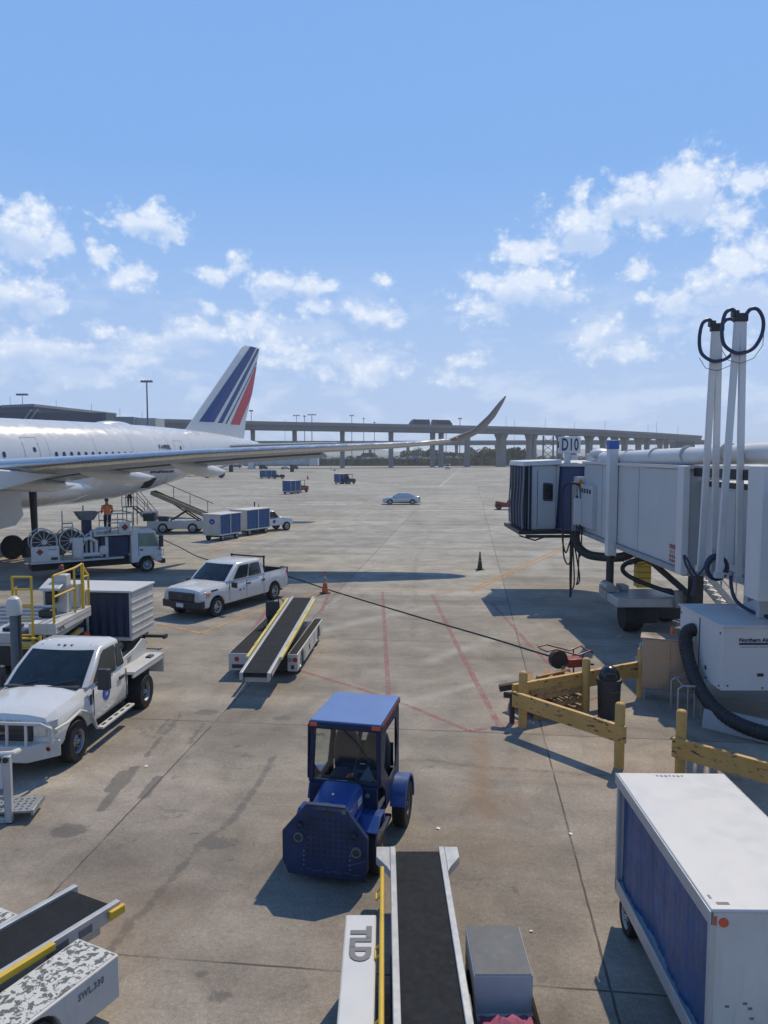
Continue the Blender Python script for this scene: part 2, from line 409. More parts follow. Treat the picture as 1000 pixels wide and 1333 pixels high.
def tinted_glass(name, col, alpha):
    m = bpy.data.materials.new(name); m.use_nodes = True; t = NT(m.node_tree)
    t.n.remove(t.n['Principled BSDF']); out = t.n['Material Output']
    tr = t.node('ShaderNodeBsdfTransparent'); tr.inputs[0].default_value = col + (1,)
    gl = t.node('ShaderNodeBsdfGlossy'); gl.inputs['Roughness'].default_value = .06
    fr = t.node('ShaderNodeFresnel'); fr.inputs[0].default_value = 1.45
    mx = t.node('ShaderNodeMixShader'); t.put(mx.inputs[0], t.math('ADD', t.math('MULTIPLY', fr.outputs[0], .8), alpha))
    t.l.new(tr.outputs[0], mx.inputs[1]); t.l.new(gl.outputs[0], mx.inputs[2]); t.l.new(mx.outputs[0], out.inputs[0])
    return m
m_clear = tinted_glass('cab_window_glass', (.78, .82, .82), .03)
# ---------------------------------------------------------------- apron
JU, JV, JA = 7.6, 8.3, 0.11        # slab size and turn of the joints
def m_apron():
    m = bpy.data.materials.new('apron_concrete'); m.use_nodes = True; t = NT(m.node_tree); b = t.n['Principled BSDF']
    geo = t.node('ShaderNodeNewGeometry').outputs['Position']
    at = t.node('ShaderNodeAttribute', attribute_name='stain'); sx = t.node('ShaderNodeSeparateColor'); t.put(sx.inputs[0], at.outputs['Color'])
    dark, rust, pale = sx.outputs
    rot = t.node('ShaderNodeVectorRotate', rotation_type='Z_AXIS'); t.put(rot.inputs['Vector'], geo); rot.inputs['Angle'].default_value = JA
    sp = t.node('ShaderNodeSeparateXYZ'); t.put(sp.inputs[0], rot.outputs[0]); U, V, _ = sp.outputs
    def joint(c, off, size, w):
        q = t.math('DIVIDE', t.math('SUBTRACT', c, off), size)
        fr = t.math('ABSOLUTE', t.math('SUBTRACT', q, t.math('ROUND', q)))
        return t.ramp(t.math('MULTIPLY', fr, size), w, w * .45), t.math('ROUND', t.math('ADD', q, .5))
    wob = t.math('MULTIPLY', t.math('SUBTRACT', t.noise(geo, 3, 3), .5), .03)
    j1, i1 = joint(t.math('ADD', U, wob), 1.71, JU, .022); j2, i2 = joint(t.math('ADD', V, wob), 8.8, JV, .022)
    jm = t.math('MAXIMUM', j1, j2)
    jm = t.math('MULTIPLY', jm, t.ramp(t.noise(geo, .9, 4), .30, .52, .25, .9))
    # each slab its own tone
    cell = t.node('ShaderNodeCombineXYZ'); t.put(cell.inputs[0], i1); t.put(cell.inputs[1], i2)
    wn = t.node('ShaderNodeTexWhiteNoise', noise_dimensions='3D'); t.put(wn.inputs['Vector'], cell.outputs[0])
    slab = t.ramp(wn.outputs['Value'], 0, 1, .88, 1.08, False)
    spY = t.node('ShaderNodeSeparateXYZ'); t.put(spY.inputs[0], geo)
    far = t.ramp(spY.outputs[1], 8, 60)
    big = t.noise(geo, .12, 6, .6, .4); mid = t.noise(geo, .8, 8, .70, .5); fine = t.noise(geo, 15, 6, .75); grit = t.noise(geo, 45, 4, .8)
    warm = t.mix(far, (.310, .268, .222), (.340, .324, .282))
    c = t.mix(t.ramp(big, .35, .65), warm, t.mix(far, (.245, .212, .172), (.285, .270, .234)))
    c = t.mix(1.0, c, slab, 'MULTIPLY')
    c = t.mix(1.0, c, t.ramp(mid, .3, .7, .70, 1.22, False), 'MULTIPLY')
    c = t.mix(1.0, c, t.ramp(fine, .3, .7, .78, 1.20, False), 'MULTIPLY')
    c = t.mix(1.0, c, t.ramp(grit, .3, .7, .68, 1.30, False), 'MULTIPLY')
    # sweeping wear across the far apron
    sw = t.noise(t.vmath('MULTIPLY', rot.outputs[0], (.05, .5, 1)), 1.0, 7, .62, .3)
    c = t.mix(1.0, c, t.ramp(sw, .35, .68, .80, 1.18, False), 'MULTIPLY')
    sw2 = t.noise(t.vmath('MULTIPLY', rot.outputs[0], (.9, .045, 1)), 1.0, 6, .62, .8, w=3.)
    c = t.mix(t.math('MULTIPLY', t.ramp(sw2, .60, .72), .20), c, (.16, .155, .15))
    spots = t.noise(geo, 1.9, 3, .5, w=9.); c = t.mix(t.math('MULTIPLY', t.ramp(spots, .70, .74), .35), c, (.10, .09, .085))
    # small dark flecks, scuffs along the traffic lanes, broad grimy patches
    fl = t.noise(t.vmath('MULTIPLY', rot.outputs[0], (1.6, .8, 1)), 3.2, 5, .6, .4, w=14.)
    c = t.mix(t.math('MULTIPLY', t.ramp(fl, .655, .70), .42), c, (.085, .075, .068))
    scf = t.noise(t.vmath('MULTIPLY', rot.outputs[0], (3.2, .22, 1)), 1.0, 6, .68, .6, w=21.)
    c = t.mix(t.math('MULTIPLY', t.ramp(scf, .58, .70), .20), c, (.11, .102, .095))
    gp_ = t.noise(geo, .33, 7, .68, .6, w=31.); c = t.mix(t.math('MULTIPLY', t.ramp(gp_, .52, .68), .32), c, (.115, .105, .096))
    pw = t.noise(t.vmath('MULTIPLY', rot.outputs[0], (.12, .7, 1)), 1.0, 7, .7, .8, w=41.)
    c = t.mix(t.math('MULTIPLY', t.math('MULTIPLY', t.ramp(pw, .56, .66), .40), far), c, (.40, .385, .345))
    ed = t.math('ADD', dark, t.math('MULTIPLY', t.math('SUBTRACT', t.noise(geo, 4.5, 7, .74, .5), .5), 1.5))
    dk = t.math('MULTIPLY', t.ramp(ed, .34, .62), t.ramp(dark, .02, .22))
    c = t.mix(t.math('MULTIPLY', dk, .60), c, (.066, .061, .057))
    c = t.mix(t.math('MULTIPLY', rust, t.ramp(t.noise(geo, 2.5, 6, .65), .3, .65, .2, .6)), c, (.21, .125, .065))
    c = t.mix(t.math('MULTIPLY', pale, t.ramp(t.noise(geo, 1.5, 6, .65), .3, .6, .25, .75)), c, (.37, .35, .31))
    c = t.mix(t.math('MULTIPLY', jm, .9), c, (.045, .04, .036))
    t.put(b.inputs['Base Color'], c)
    t.put(b.inputs['Roughness'], t.ramp(dk, 0, 1, .88, .62, False)); b.inputs['Specular IOR Level'].default_value = .28
    bp = t.node('ShaderNodeBump'); bp.inputs['Strength'].default_value = .25; bp.inputs['Distance'].default_value = .01
    t.put(bp.inputs['Height'], fine); t.put(b.inputs['Normal'], bp.outputs[0])
    return m

def axis(lo, hi, step, far, grow=1.16):
    a = list(np.arange(lo, hi + 1e-6, step)); st = step; p = a[-1]; up = []
    while p < far: st *= grow; p += st; up.append(p)
    st = step; p = lo; dn = []
    while p > -far: st *= grow; p -= st; dn.append(p)
    return np.array(dn[::-1] + a + up)
def apron():
    xs = axis(-13, 13, .075, 4000); ys = axis(5.5, 36, .075, 4000)
    nx, ny = len(xs), len(ys)
    XX, YY = np.meshgrid(xs, ys)
    co = np.zeros((nx * ny, 3), np.float32); co[:, 0] = XX.ravel(); co[:, 1] = YY.ravel()
    me = bpy.data.meshes.new('apron'); me.vertices.add(nx * ny); me.vertices.foreach_set('co', co.ravel())
    i = np.arange(nx * ny).reshape(ny, nx)
    q = np.stack([i[:-1, :-1], i[:-1, 1:], i[1:, 1:], i[1:, :-1]], -1).reshape(-1, 4)
    me.loops.add(q.size); me.loops.foreach_set('vertex_index', q.ravel().astype(np.int32))
    me.polygons.add(len(q)); me.polygons.foreach_set('loop_start', np.arange(0, q.size, 4, dtype=np.int32))
    me.update(calc_edges=True)
    st = np.zeros((nx * ny, 4), np.float32); st[:, 3] = 1
    x, y = co[:, 0], co[:, 1]
    def seg(ch, pts, w, val):
        for a, b in zip(pts[:-1], pts[1:]):
            a = gp(*a); b = gp(*b); d = b - a; L = max(1e-6, d.length_squared)
            s = np.clip(((x - a.x) * d.x + (y - a.y) * d.y) / L, 0, 1)
            dist = np.hypot(x - a.x - s * d.x, y - a.y - s * d.y)
            st[:, ch] = np.maximum(st[:, ch], val * np.clip(1.25 - dist / w, 0, 1))
    def ell(ch, px, py, rx, ry, val):
        c = gp(px, py); r = np.hypot((x - c.x) / rx, (y - c.y) / ry)
        st[:, ch] = np.maximum(st[:, ch], val * np.clip(1.3 - r, 0, 1))
    # drip trail, oil spots, skid marks, rusty run, pale sweeps
    seg(0, [(140, 1240), (172, 1197), (190, 1185), (228, 1137), (252, 1112), (262, 1098), (304, 1066), (338, 1018), (356, 985)], .13, .62)
    for e in [(90, 1081, .36, .30, 1), (282, 1097, .42, .26, .8), (268, 927, .42, .3, .75), (368, 935, .38, .3, .6), (255, 790, .5, .5, .5),
              (310, 972, .14, .14, .8), (262, 1268, .14, .1, .7), (570, 1080, .05, .04, .9), (648, 1055, .08, .05, .6), (700, 1200, .1, .07, .8),
              (285, 1298, .2, .14, .7), (660, 1190, .3, .25, .45), (655, 887, .45, .3, .5), (590, 890, .3, .2, .5), (610, 1150, .7, .5, .42), (225, 1060, .5, .4, .45), (160, 1095, .9, .6, .35), (320, 985, .35, .3, .5), (205, 950, .9, .6, .42), (330, 1160, .08, .06, .8), (300, 1120, .1, .08, .7), (255, 1085, .12, .06, .8), (700, 930, .1, .08, .7), (560, 1000, .5, .3, .35), (590, 1230, .15, .1, .5), (720, 1180, .4, .3, .35), (640, 1290, .35, .25, .4), (520, 820, .5, .5, .35), (450, 850, .6, .4, .35), (600, 720, 1.2, .8, .4), (440, 735, .8, .5, .45), (420, 700, 1.2, .8, .4),
              (120, 1290, .3, .2, .4), (220, 1240, .8, .6, .25), (705, 1275, .12, .09, .7), (730, 1085, .1, .08, .5), (470, 1290, .5, .4, .3), (60, 1130, .5, .4, .3)]: ell(0, *e)
    for px, py in [(160, 1005), (175, 1000), (205, 1013), (150, 1030)]: seg(0, [(px, py), (px - 18, py + 24)], .13, .95); seg(0, [(px + 60, py - 70), (px + 40, py - 45)], .10, .6)
    seg(0, [(560, 690), (540, 735), (541, 790), (538, 830)], .30, .42); seg(0, [(575, 690), (556, 730), (530, 800)], .25, .3)
    seg(0, [(538, 830), (520, 870), (470, 890)], .25, .3); seg(0, [(560, 990), (640, 1000), (800, 1010), (960, 1015)], .16, .55)
    seg(0, [(300, 1003), (400, 990), (560, 990)], .12, .4); seg(0, [(620, 1330), (640, 1200), (690, 1110), (640, 1060)], .28, .3)
    seg(0, [(200, 1060), (330, 905), (430, 830)], .25, .3); seg(0, [(120, 1150), (240, 1010), (330, 920)], .3, .25); seg(0, [(500, 870), (600, 905), (700, 950)], .35, .22)
    seg(1, [(625, 965), (630, 1000), (625, 1035), (640, 1060)], .30, .9); ell(1, 640, 1045, .75, .55, .8); ell(1, 660, 1000, .6, .6, .6); ell(1, 700, 1000, 1.2, .8, .45)
    ell(1, 880, 1000, 2.2, 1.6, .5); ell(1, 110, 1200, 1.5, 1.2, .5); ell(1, 640, 1100, .9, .7, .45)
    for a, b, w in [((380, 735), (640, 715), .5), ((430, 700), (700, 660), 1.0), ((470, 930), (660, 880), .22), ((330, 840), (560, 790), .4), ((160, 742), (300, 735), 1.0),
                    ((700, 720), (705, 745), .6), ((440, 715), (505, 718), .5), ((220, 790), (330, 740), .4), ((560, 860), (640, 830), .3)]: seg(2, [a, b], w, .8)
    # far: bright worn lanes that run across the apron
    at = me.attributes.new('stain', 'FLOAT_COLOR', 'POINT'); at.data.foreach_set('color', st.ravel())
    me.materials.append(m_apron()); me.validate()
    o = bpy.data.objects.new('apron', me); COL.objects.link(o); return structure(o)
apron()

def m_line(name, col, wear):
    m = bpy.data.materials.new(name); m.use_nodes = True; t = NT(m.node_tree); b = t.n['Principled BSDF']
    geo = t.node('ShaderNodeNewGeometry').outputs['Position']
    b.inputs['Base Color'].default_value = col + (1,); b.inputs['Roughness'].default_value = .8; b.inputs['Specular IOR Level'].default_value = .2
    n = t.math('ADD', t.math('MULTIPLY', t.noise(geo, 2.2, 6, .7), .6), t.math('MULTIPLY', t.noise(geo, 18, 4, .7), .4))
    tr = t.node('ShaderNodeBsdfTransparent'); mx = t.node('ShaderNodeMixShader')
    t.put(mx.inputs[0], t.ramp(n, wear - .12, wear + .12, .85, .08)); t.l.new(tr.outputs[0], mx.inputs[1]); t.l.new(b.outputs[0], mx.inputs[2])
    t.l.new(mx.outputs[0], t.n['Material Output'].inputs[0]); return m
ml_red = m_line('worn_red_line_paint', (.40, .155, .165), .47)
ml_or = m_line('worn_orange_line_paint', (.60, .33, .12), .52)
ml_wh = m_line('worn_white_line_paint', (.62, .61, .58), .50)
ml_dim = m_line('faint_white_line_paint', (.52, .50, .47), .44)
_lz = [.004]
def line(name, pts, w, m, dash=None):
    mb = MB(); P = [gp(*p) for p in pts]; _lz[0] += .0007; z = _lz[0]
    def quad(a, b):
        d = (b - a).normalized(); s = Vector((-d.y, d.x, 0)) * w / 2
        mb.add([(q.x, q.y, z) for q in (a + s, a - s, b - s, b + s)], [(0, 1, 2, 3)])
    for a, b in zip(P[:-1], P[1:]):
        if dash:
            L = (b - a).length; k = 0.
            while k < L: quad(a.lerp(b, k / L), a.lerp(b, min(1, (k + dash[0]) / L))); k += dash[0] + dash[1]
        else: quad(a, b)
    return structure(mb.build(name, m, fixn=False))
line('red_line', [(498, 770), (506, 905)], .13, ml_red)
line('red_line', [(563, 775), (600, 850), (650, 945)], .15, ml_red)
line('red_line', [(390, 873), (470, 897), (540, 922), (612, 952), (672, 940)], .14, ml_red)
line('red_line', [(428, 772), (417, 800)], .16, ml_red)
line('red_line', [(347, 795), (322, 830)], .16, ml_red)
line('red_line', [(640, 785), (690, 840), (720, 868)], .15, ml_red)
line('red_line', [(648, 951), (700, 930), (790, 905)], .14, ml_red)
line('orange_line', [(609, 769), (735, 711)], .14, ml_or)
line('orange_line', [(614, 770), (741, 713)], .14, ml_or)
line('orange_line', [(205, 812), (262, 825), (345, 793), (425, 768), (600, 768)], .13, ml_or)
line('orange_line', [(268, 717), (330, 698), (420, 672)], .16, ml_or)
line('orange_line', [(274, 719), (336, 700), (426, 674)], .16, ml_or)
line('white_line', [(800, 832), (842, 812), (900, 850)], .10, ml_dim)
line('white_line', [(470, 620), (412, 634), (310, 658)], .5, ml_wh, (1.4, 1.6))
line('white_line', [(424, 630), (330, 643), (304, 648), (340, 651)], .5, ml_wh, (1.6, 1.6))
line('white_line', [(600, 610), (572, 634)], .5, ml_wh)
line('white_line', [(590, 611), (548, 634)], .5, ml_dim)
line('white_line', [(556, 643), (600, 644)], .8, ml_dim)
line('white_line', [(0, 716), (120, 700), (150, 693)], .5, ml_dim)
line('white_line', [(560, 690), (480, 742), (430, 790)], .22, ml_dim)

# ---------------------------------------------------------------- far land
def m_grassland(name, a, b_, sc):
    m = bpy.data.materials.new(name); m.use_nodes = True; t = NT(m.node_tree); b = t.n['Principled BSDF']
    geo = t.node('ShaderNodeNewGeometry').outputs['Position']
    t.put(b.inputs['Base Color'], t.mix(t.ramp(t.noise(geo, sc, 7, .65), .35, .65), a, b_)); b.inputs['Roughness'].default_value = .95
    b.inputs['Specular IOR Level'].default_value = .1
    return m
m_grass = m_grassland('dry_grass', (.075, .085, .045), (.14, .135, .08), .05)
m_verge = m_grassland('dark_rough_verge', (.035, .042, .03), (.075, .075, .055), .3)
mb = MB(); mb.add([(-700, 400, .02), (1500, 400, .02), (1500, 3900, .02), (-700, 3900, .02)], [(0, 1, 2, 3)]); structure(mb.build('grassland', m_grass, fixn=False))
# low bank between apron and the roads: uneven top
mb = MB(); n = 260; rows = [[], [], [], []]
for i in range(n + 1):
    x = -70 + 330 * i / n; h = 2.9 + 1.0 * random.random()
    for r_, (yy, zz) in zip(rows, [(383 + random.random(), .0), (386 + random.random(), h), (393, h * .9), (400, .03)]): r_.append((x, yy, zz))
mb.loft(rows, closed=False, cap=False); structure(mb.build('grass_bank', m_verge, ang=20))
structure(MB().box(-70, 260, 430, 448, .02, .12).build('far_road', M('far_asphalt', (.20, .20, .20), .9, scale=.05)))
# far hills on the horizon
mb = MB(); rows = [[], [], []]
for i in range(200):
    a = R(-50 + 100 * i / 199); h = 14 + 9 * math.sin(i * .21) + 7 * math.sin(i * .53 + 1) + 5 * random.random()
    for r_, (d, z) in zip(rows, [(3600, -1), (3650, h), (3900, -1)]): r_.append((d * math.sin(a), d * math.cos(a), z))
mb.loft(rows, closed=False, cap=False); structure(mb.build('distant_hills', m_grassland('distant_hill_scrub', (.07, .09, .08), (.10, .12, .10), .01)))

# ---------------------------------------------------------------- trees: trunk, limbs and a crown of leaf clumps
m_leaf = [M('tree_foliage_%s' % k, c, .7, var=.45, scale=.6, spec=.25) for k, c in (('dark', (.035, .06, .022)), ('mid', (.055, .085, .03)), ('light', (.085, .115, .04)))]
def tree(loc, h, w, label, group, leaves=1500):
    t = thing('oak_tree', label, 'tree', loc, random.random() * 6, group)
    mb = MB(); mb.tube([(0, 0, 0), (.1, 0, h * .25), (.05, .1, h * .5)], [w * .035, w * .028, w * .018], 8)
    for k in range(7):
        a = k * .9 + random.random(); mb.tube([(.08, .05, h * (.22 + .04 * k)), (math.cos(a) * w * .2, math.sin(a) * w * .2, h * (.5 + .03 * k)), (math.cos(a) * w * .38, math.sin(a) * w * .38, h * (.62 + .03 * k))], [w * .016, w * .010, w * .004], 6)
    mb.build('trunk', m_bark, t)
    cb = MB(); cl_ = []
    for k in range(16):
        a = random.random() * 6.28; rr = w * .36 * math.sqrt(random.random()); zz = h * (.42 + .42 * random.random() * (1 - .5 * rr / (w * .36)))
        cl_.append((rr * math.cos(a), rr * math.sin(a), zz, w * (.12 + .10 * random.random())))
    for k in range(leaves):
        c = random.choice(cl_); d = Vector((random.gauss(0, 1), random.gauss(0, 1), random.gauss(0, 1))).normalized() * c[3] * (.55 + .5 * random.random())
        p = Vector(c[:3]) + Vector((d.x, d.y, d.z * .8)); s = w * .030 * (.6 + random.random())
        u = Vector((random.gauss(0, 1), random.gauss(0, 1), random.gauss(0, 1))).normalized(); v = u.orthogonal().normalized(); 
        cb.add([p + u * s, p + v * s, p - u * s, p - v * s], [(0, 1, 2, 3)], random.choice((0, 0, 1, 1, 2)))
    cb.build('crown', m_leaf, t, fixn=False)
for px, base, D, h, w, lab in [
    (540, 0, 520, 9.5, 20, 'broad dark tree under the viaduct, seen just left of the twin piers'), (560, 0, 530, 9.5, 18, 'dark tree touching the twin piers on their left, under the viaduct'),
    (581, 0, 470, 7.5, 13, 'small dark tree directly right of the twin viaduct piers'), (597, 0, 490, 7.5, 11, 'small pale tree left of the pier before the wide pier'),
    (620, 0, 450, 10, 20, 'round bright green tree between a slim pier and the wide viaduct pier'), (640, 0, 440, 9, 11, 'green tree touching the wide viaduct pier on its left'),
    (663, 0, 430, 10.5, 20, 'large dark tree directly right of the wide viaduct pier'), (479, 0, 560, 7, 14, 'small dark tree right of the third viaduct pier'),
    (682, 0, 440, 9, 16, 'dark tree beside the upper corner of the jet bridge cab')]:
    p = gp(px, 600); tree((ray(px, 590).x * D, D, base), h, w, lab, 'trees under the viaduct')

# ---------------------------------------------------------------- viaducts
def viaduct(name, label, pts, wd, thick, ztop, piers, pw, zb=0.):
    """pts: deck centre line; piers: list of (x, y, width)"""
    t = thing(name, label, 'viaduct', (pts[0][0], pts[0][1], 0)); o = Vector((pts[0][0], pts[0][1], 0))
    P = [Vector((a, b, 0)) - o for a, b in pts]; L = []
    dk = MB(); gd = MB(); pr = MB()
    def frames():
        for i in range(len(P)):
            d = (P[min(i + 1, len(P) - 1)] - P[max(0, i - 1)]).normalized(); yield P[i], Vector((d.y, -d.x, 0))
    def ribbon(mb, w0, w1, z0, z1, off=0):
        rings = []
        for (p, s), zz in zip(frames(), ztop):
            rings.append([p + s * (off + w0) + Vector((0, 0, zz + z0)), p + s * (off + w1) + Vector((0, 0, zz + z0)), p + s * (off + w1) + Vector((0, 0, zz + z1)), p + s * (off + w0) + Vector((0, 0, zz + z1))])
        mb.loft(rings)
    ribbon(dk, -wd / 2, wd / 2, -.45, 0)
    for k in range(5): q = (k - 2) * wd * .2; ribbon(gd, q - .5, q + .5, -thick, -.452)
    ribbon(pr, wd / 2 - .3, wd / 2, .003, .95); ribbon(pr, -wd / 2, -wd / 2 + .3, .003, .95)
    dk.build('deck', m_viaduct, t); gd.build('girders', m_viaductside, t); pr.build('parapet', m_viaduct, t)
    for x, y, w in piers:
        # height of the deck here
        best = min(range(len(pts) - 1), key=lambda i: min((Vector((x, y)) - Vector(pts[i]).lerp(Vector(pts[i + 1]), k / 10)).length for k in range(11)))
        a, b = Vector(pts[best]), Vector(pts[best + 1]); k = max(0, min(1, (Vector((x, y)) - a).dot(b - a) / (b - a).length_squared)); zt = ztop[best] * (1 - k) + ztop[best + 1] * k - thick
        d = (b - a).normalized(); s = Vector((d.y, -d.x, 0)); dd = Vector((d.x, d.y, 0)); c = Vector((x, y, 0)) - o
        mb = MB()
        def ring(hw, hd, z): return [c + s * hd * i + dd * hw * j + Vector((0, 0, z)) for i, j in ((-1, -1), (1, -1), (1, 1), (-1, 1))]
        mb.loft([ring(w / 2, w * .5, zb), ring(w / 2, w * .5, zt - 2.6), ring(w * .52, w * (.52 if w < 2.1 else .75), zt - 1.2), ring(w * .52, w * (.54 if w < 2.1 else .95), zt - .003)])
        mb.build('pier', m_viaduct, t, bevel=.12)
    return t
def deck_at(pts, px):
    """point of a centre line crossed by the sight line of a photo column"""
    k = (px - 500) / 1000. * 1.0
    for a, b in zip(pts[:-1], pts[1:]):
        fa, fb = a[0] - k * a[1], b[0] - k * b[1]
        if fa * fb <= 0:
            q = fa / (fa - fb); return (a[0] + (b[0] - a[0]) * q, a[1] + (b[1] - a[1]) * q)
    return pts[-1]
VA = [(-190, 262), (-120, 282), (-52, 318), (21, 352), (60, 372), (110, 412), (160, 470), (222, 552)]
ZA = [18.6, 18.5, 18.3, 18.1, 18.0, 17.9, 17.8, 17.8]
pa = [(330, 1.5), (384, 1.5), (446, 1.6), (509, 1.7), (563, 1.8), (574, 1.8), (608, 2.0), (652, 3.6), (688, 2.2), (694, 2.2), (728, 2.4), (746, 2.4), (766, 2.8), (784, 2.6), (799, 2.4), (812, 2.8), (830, 2.8), (841, 2.6), (858, 2.8), (866, 2.6)]
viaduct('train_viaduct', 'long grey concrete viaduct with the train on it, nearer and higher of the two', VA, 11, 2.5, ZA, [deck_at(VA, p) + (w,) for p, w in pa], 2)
VB = [(-150, 560), (0, 560), (120, 560), (240, 580)]
viaduct('road_viaduct', 'lower grey viaduct seen behind the train viaduct', VB, 12, 2.4, [14.2, 14.2, 14.8, 15.2], [deck_at(VB, p) + (2.2,) for p in (356, 410, 482, 531, 594, 646, 690, 745, 800)], 2)
# stair tower at the right end of the viaduct
t = thing('stair_tower', 'dark blue boxy tower under the right end of the viaduct', 'tower', (212, 548, 0))
MB().box(-7, 7, -5, 5, 0, 14.6).build('tower_wall', M('dark_blue_cladding', (.035, .055, .11), .5, var=.1, scale=.1), t)
mb = MB()
for k in range(5): mb.box(-7.1, 7.1, -5.1, 5.1, 2.2 + 2.6 * k, 2.5 + 2.6 * k)
mb.build('floor_band', m_bldg, t)
# blue steel bracing beside the gate sign
t = thing('steel_trestle', 'dark blue steel trestle with crossed braces, left of the gate sign', 'trestle', (82, 385, 0)); mb = MB()
for x in (-2.5, 2.5): mb.box(x - .35, x + .35, -.35, .35, 0, 15)
mb.build('column', m_bldg, t); mb = MB()
for k in range(4):
    z = 1 + 3.3 * k; mb.bar((-2.15, 0, z), (2.15, 0, z + 3), .25, .25); mb.bar((2.15, .3, z), (-2.15, .3, z + 3), .25, .25)
mb.build('brace', m_bldg, t)

def train_car(px, label, prev=None):
    a = deck_at(VA, px - 13); b = deck_at(VA, px + 13); c = ((a[0] + b[0]) / 2, (a[1] + b[1]) / 2, 18.1)
    L = math.hypot(b[0] - a[0], b[1] - a[1]); t = thing('train_car', label, 'train', c, math.atan2(b[1] - a[1], b[0] - a[0]), 'two train cars on the viaduct')
    h = L / 2 - .35; mb = MB(); e = 1.6 if px < 560 else .4; f = .4 if px < 560 else 1.6
    mb.prism([(-h, .3), (h, .3), (h, 1.9), (h - f, 3.5), (-h + e, 3.5), (-h, 1.9)], 'xz', -1.4, 1.4)
    mb.build('body', M('train_dark_paint', (.05, .055, .085), .35), t, bevel=.15)
    mb = MB(); mb.box(-h + .3, h - .3, -1.412, 1.412, .5, 1.1); mb.build('side_stripe', M('train_bronze_stripe', (.30, .16, .09), .4), t)
    mb = MB(); mb.box(-h + 1.6, h - 1.6, -1.415, 1.415, 1.6, 2.6); mb.build('window_band', m_glass, t)
    mb = MB()
    for q in (-h * .6, h * .6):
        mb.box(q - .8, q + .8, -1.1, 1.1, 0, .3)
    mb.build('bogie', m_dark, t)
train_car(546, 'dark rail car on the viaduct, left one of the pair'); train_car(574.5, 'dark rail car on the viaduct, right one of the pair')

# ---------------------------------------------------------------- masts
m_mast = M('grey_mast_steel', (.13, .14, .16), .5, .3, scale=.3)
def mast(px, ytop, D, w, lamps, label, r=.22, cat='light mast', z0=0.0, name='light_mast', group='light masts and poles in the distance'):
    p = dp(px, ytop, D); t = thing(name, label, cat, (p.x, D, z0), 0, group); h = p.z - z0
    MB().cyl((0, 0, 0), (0, 0, h), r, r * .6, 10).build('pole', m_mast, t)
    if lamps:
        mb = MB(); mb.box(-w / 2, w / 2, -.12, .12, h - .2, h + .02); 
        mb.build('crossarm', m_mast, t); mb = MB()
        for k in range(lamps):
            x = -w / 2 + w * (k + .5) / lamps; mb.hexa([(x - .35, -.7, h + .02), (x + .35, -.7, h + .02), (x + .35, .4, h + .02), (x - .35, .4, h + .02)], [(x - .3, -.5, h + .42), (x + .3, -.5, h + .42), (x + .3, .3, h + .42), (x - .3, .3, h + .42)])
        mb.build('floodlight', M('floodlight_housing', (.10, .11, .12), .4), t)
    return t
mast(191, 497, 230, 3.6, 4, 'tall floodlight mast rising behind the airliner, nearest of the masts', .32)
mast(29, 514, 260, 4.0, 4, 'four-lamp mast on the roof of the dark blue building', .12, z0=19)
mast(327, 535, 330, 1.8, 2, 'lamp pole right behind the tail fin of the airliner', .2)
mast(386, 541, 420, 4, 3, 'lamp pole over the first viaduct pier right of the tail')
mast(396.5, 542, 420, 1.2, 2, 'thin lamp pole between two wider-armed masts above the viaduct', .25)
mast(406, 540, 400, 4.6, 4, 'mast with the widest lamp bar above the left part of the viaduct', .28)
mast(458, 541, 400, 2.2, 2, 'lamp pole just right of the second viaduct pier')
mast(473.5, 545, 420, 1.5, 1, 'lamp pole left of the third viaduct pier, taller one of two')
mast(487.5, 550, 420, 1.2, 1, 'short lamp pole left of the third viaduct pier')
mast(599, 545, 390, 2.0, 2, 'lamp pole right of the train on the viaduct', .25)
mast(581, 549, 400, 1.0, 1, 'short pole standing behind the right rail car')
for px, yt, lab in [(371, 546, 'thin aerial above the viaduct left of the lamp masts'), (659, 541, 'thin aerial beside the raised wing tip'), (670, 546, 'short aerial just right of the wing tip'), (710, 545, 'thin pole above the deck left of the gate sign'),
                    (748, 549, 'thin pole above the deck right of the gate sign'), (788, 547, 'thin pole above the deck beside the blue-capped column'), (844, 552, 'thin pole near the right end of the viaduct, left of three'), (855, 549, 'tallest of three thin poles near the right end of the viaduct'), (883, 554, 'thin pole near the right end of the viaduct, right of three')]:
    mast(px, yt, 400, 0, 0, lab, .10, 'pole', name='aerial_pole')
for px, yt, lab in [(13, 516, 'leftmost thin pole on the roof of the dark blue building'), (73, 521, 'thin roof pole over the middle of the dark blue building'), (119, 526, 'thin roof pole at the right part of the dark blue building'), (156, 531, 'thin pole above the low grey building behind the airliner'), (185, 536, 'short pole above the right edge of the low grey building')]:
    mast(px, yt, 262, 0, 0, lab, .09, 'pole', name='aerial_pole')

# ---------------------------------------------------------------- terminal buildings behind the airliner
t = thing('hangar_building', 'long dark blue-grey building behind the airliner', 'building', (0, 0, 0))
a0, a1, a2 = dp(3, 524.5, 205), dp(43, 526, 200), dp(151, 537.5, 246); a0.z = a1.z; a2.z = a1.z
b1, b2 = a2 + Vector((-60, 60, 0)), a0 + Vector((-60, 60, 0))
lo = [Vector((p.x, p.y, 0)) for p in (a0, a1, a2, b1, b2)]
MB().hexa(lo, [a0, a1, a2, b1, b2]).build('wall', m_bldg, t)
mb = MB()
for p, q in ((a0, a1), (a1, a2)):
    mb.bar(p + Vector((0, 0, -.3)), q + Vector((0, 0, -.3)), .5, .7)
mb.build('roof_edge', m_bldg2, t)
t = thing('low_wing_building', 'lower dark flat-roofed wing in front of the blue-grey building', 'building', (-97, 195, 0))
MB().box(-35, 29, -6, 0, 0, 16.2).build('wall', M('dark_grey_cladding', (.06, .075, .10), .6, scale=.08), t)
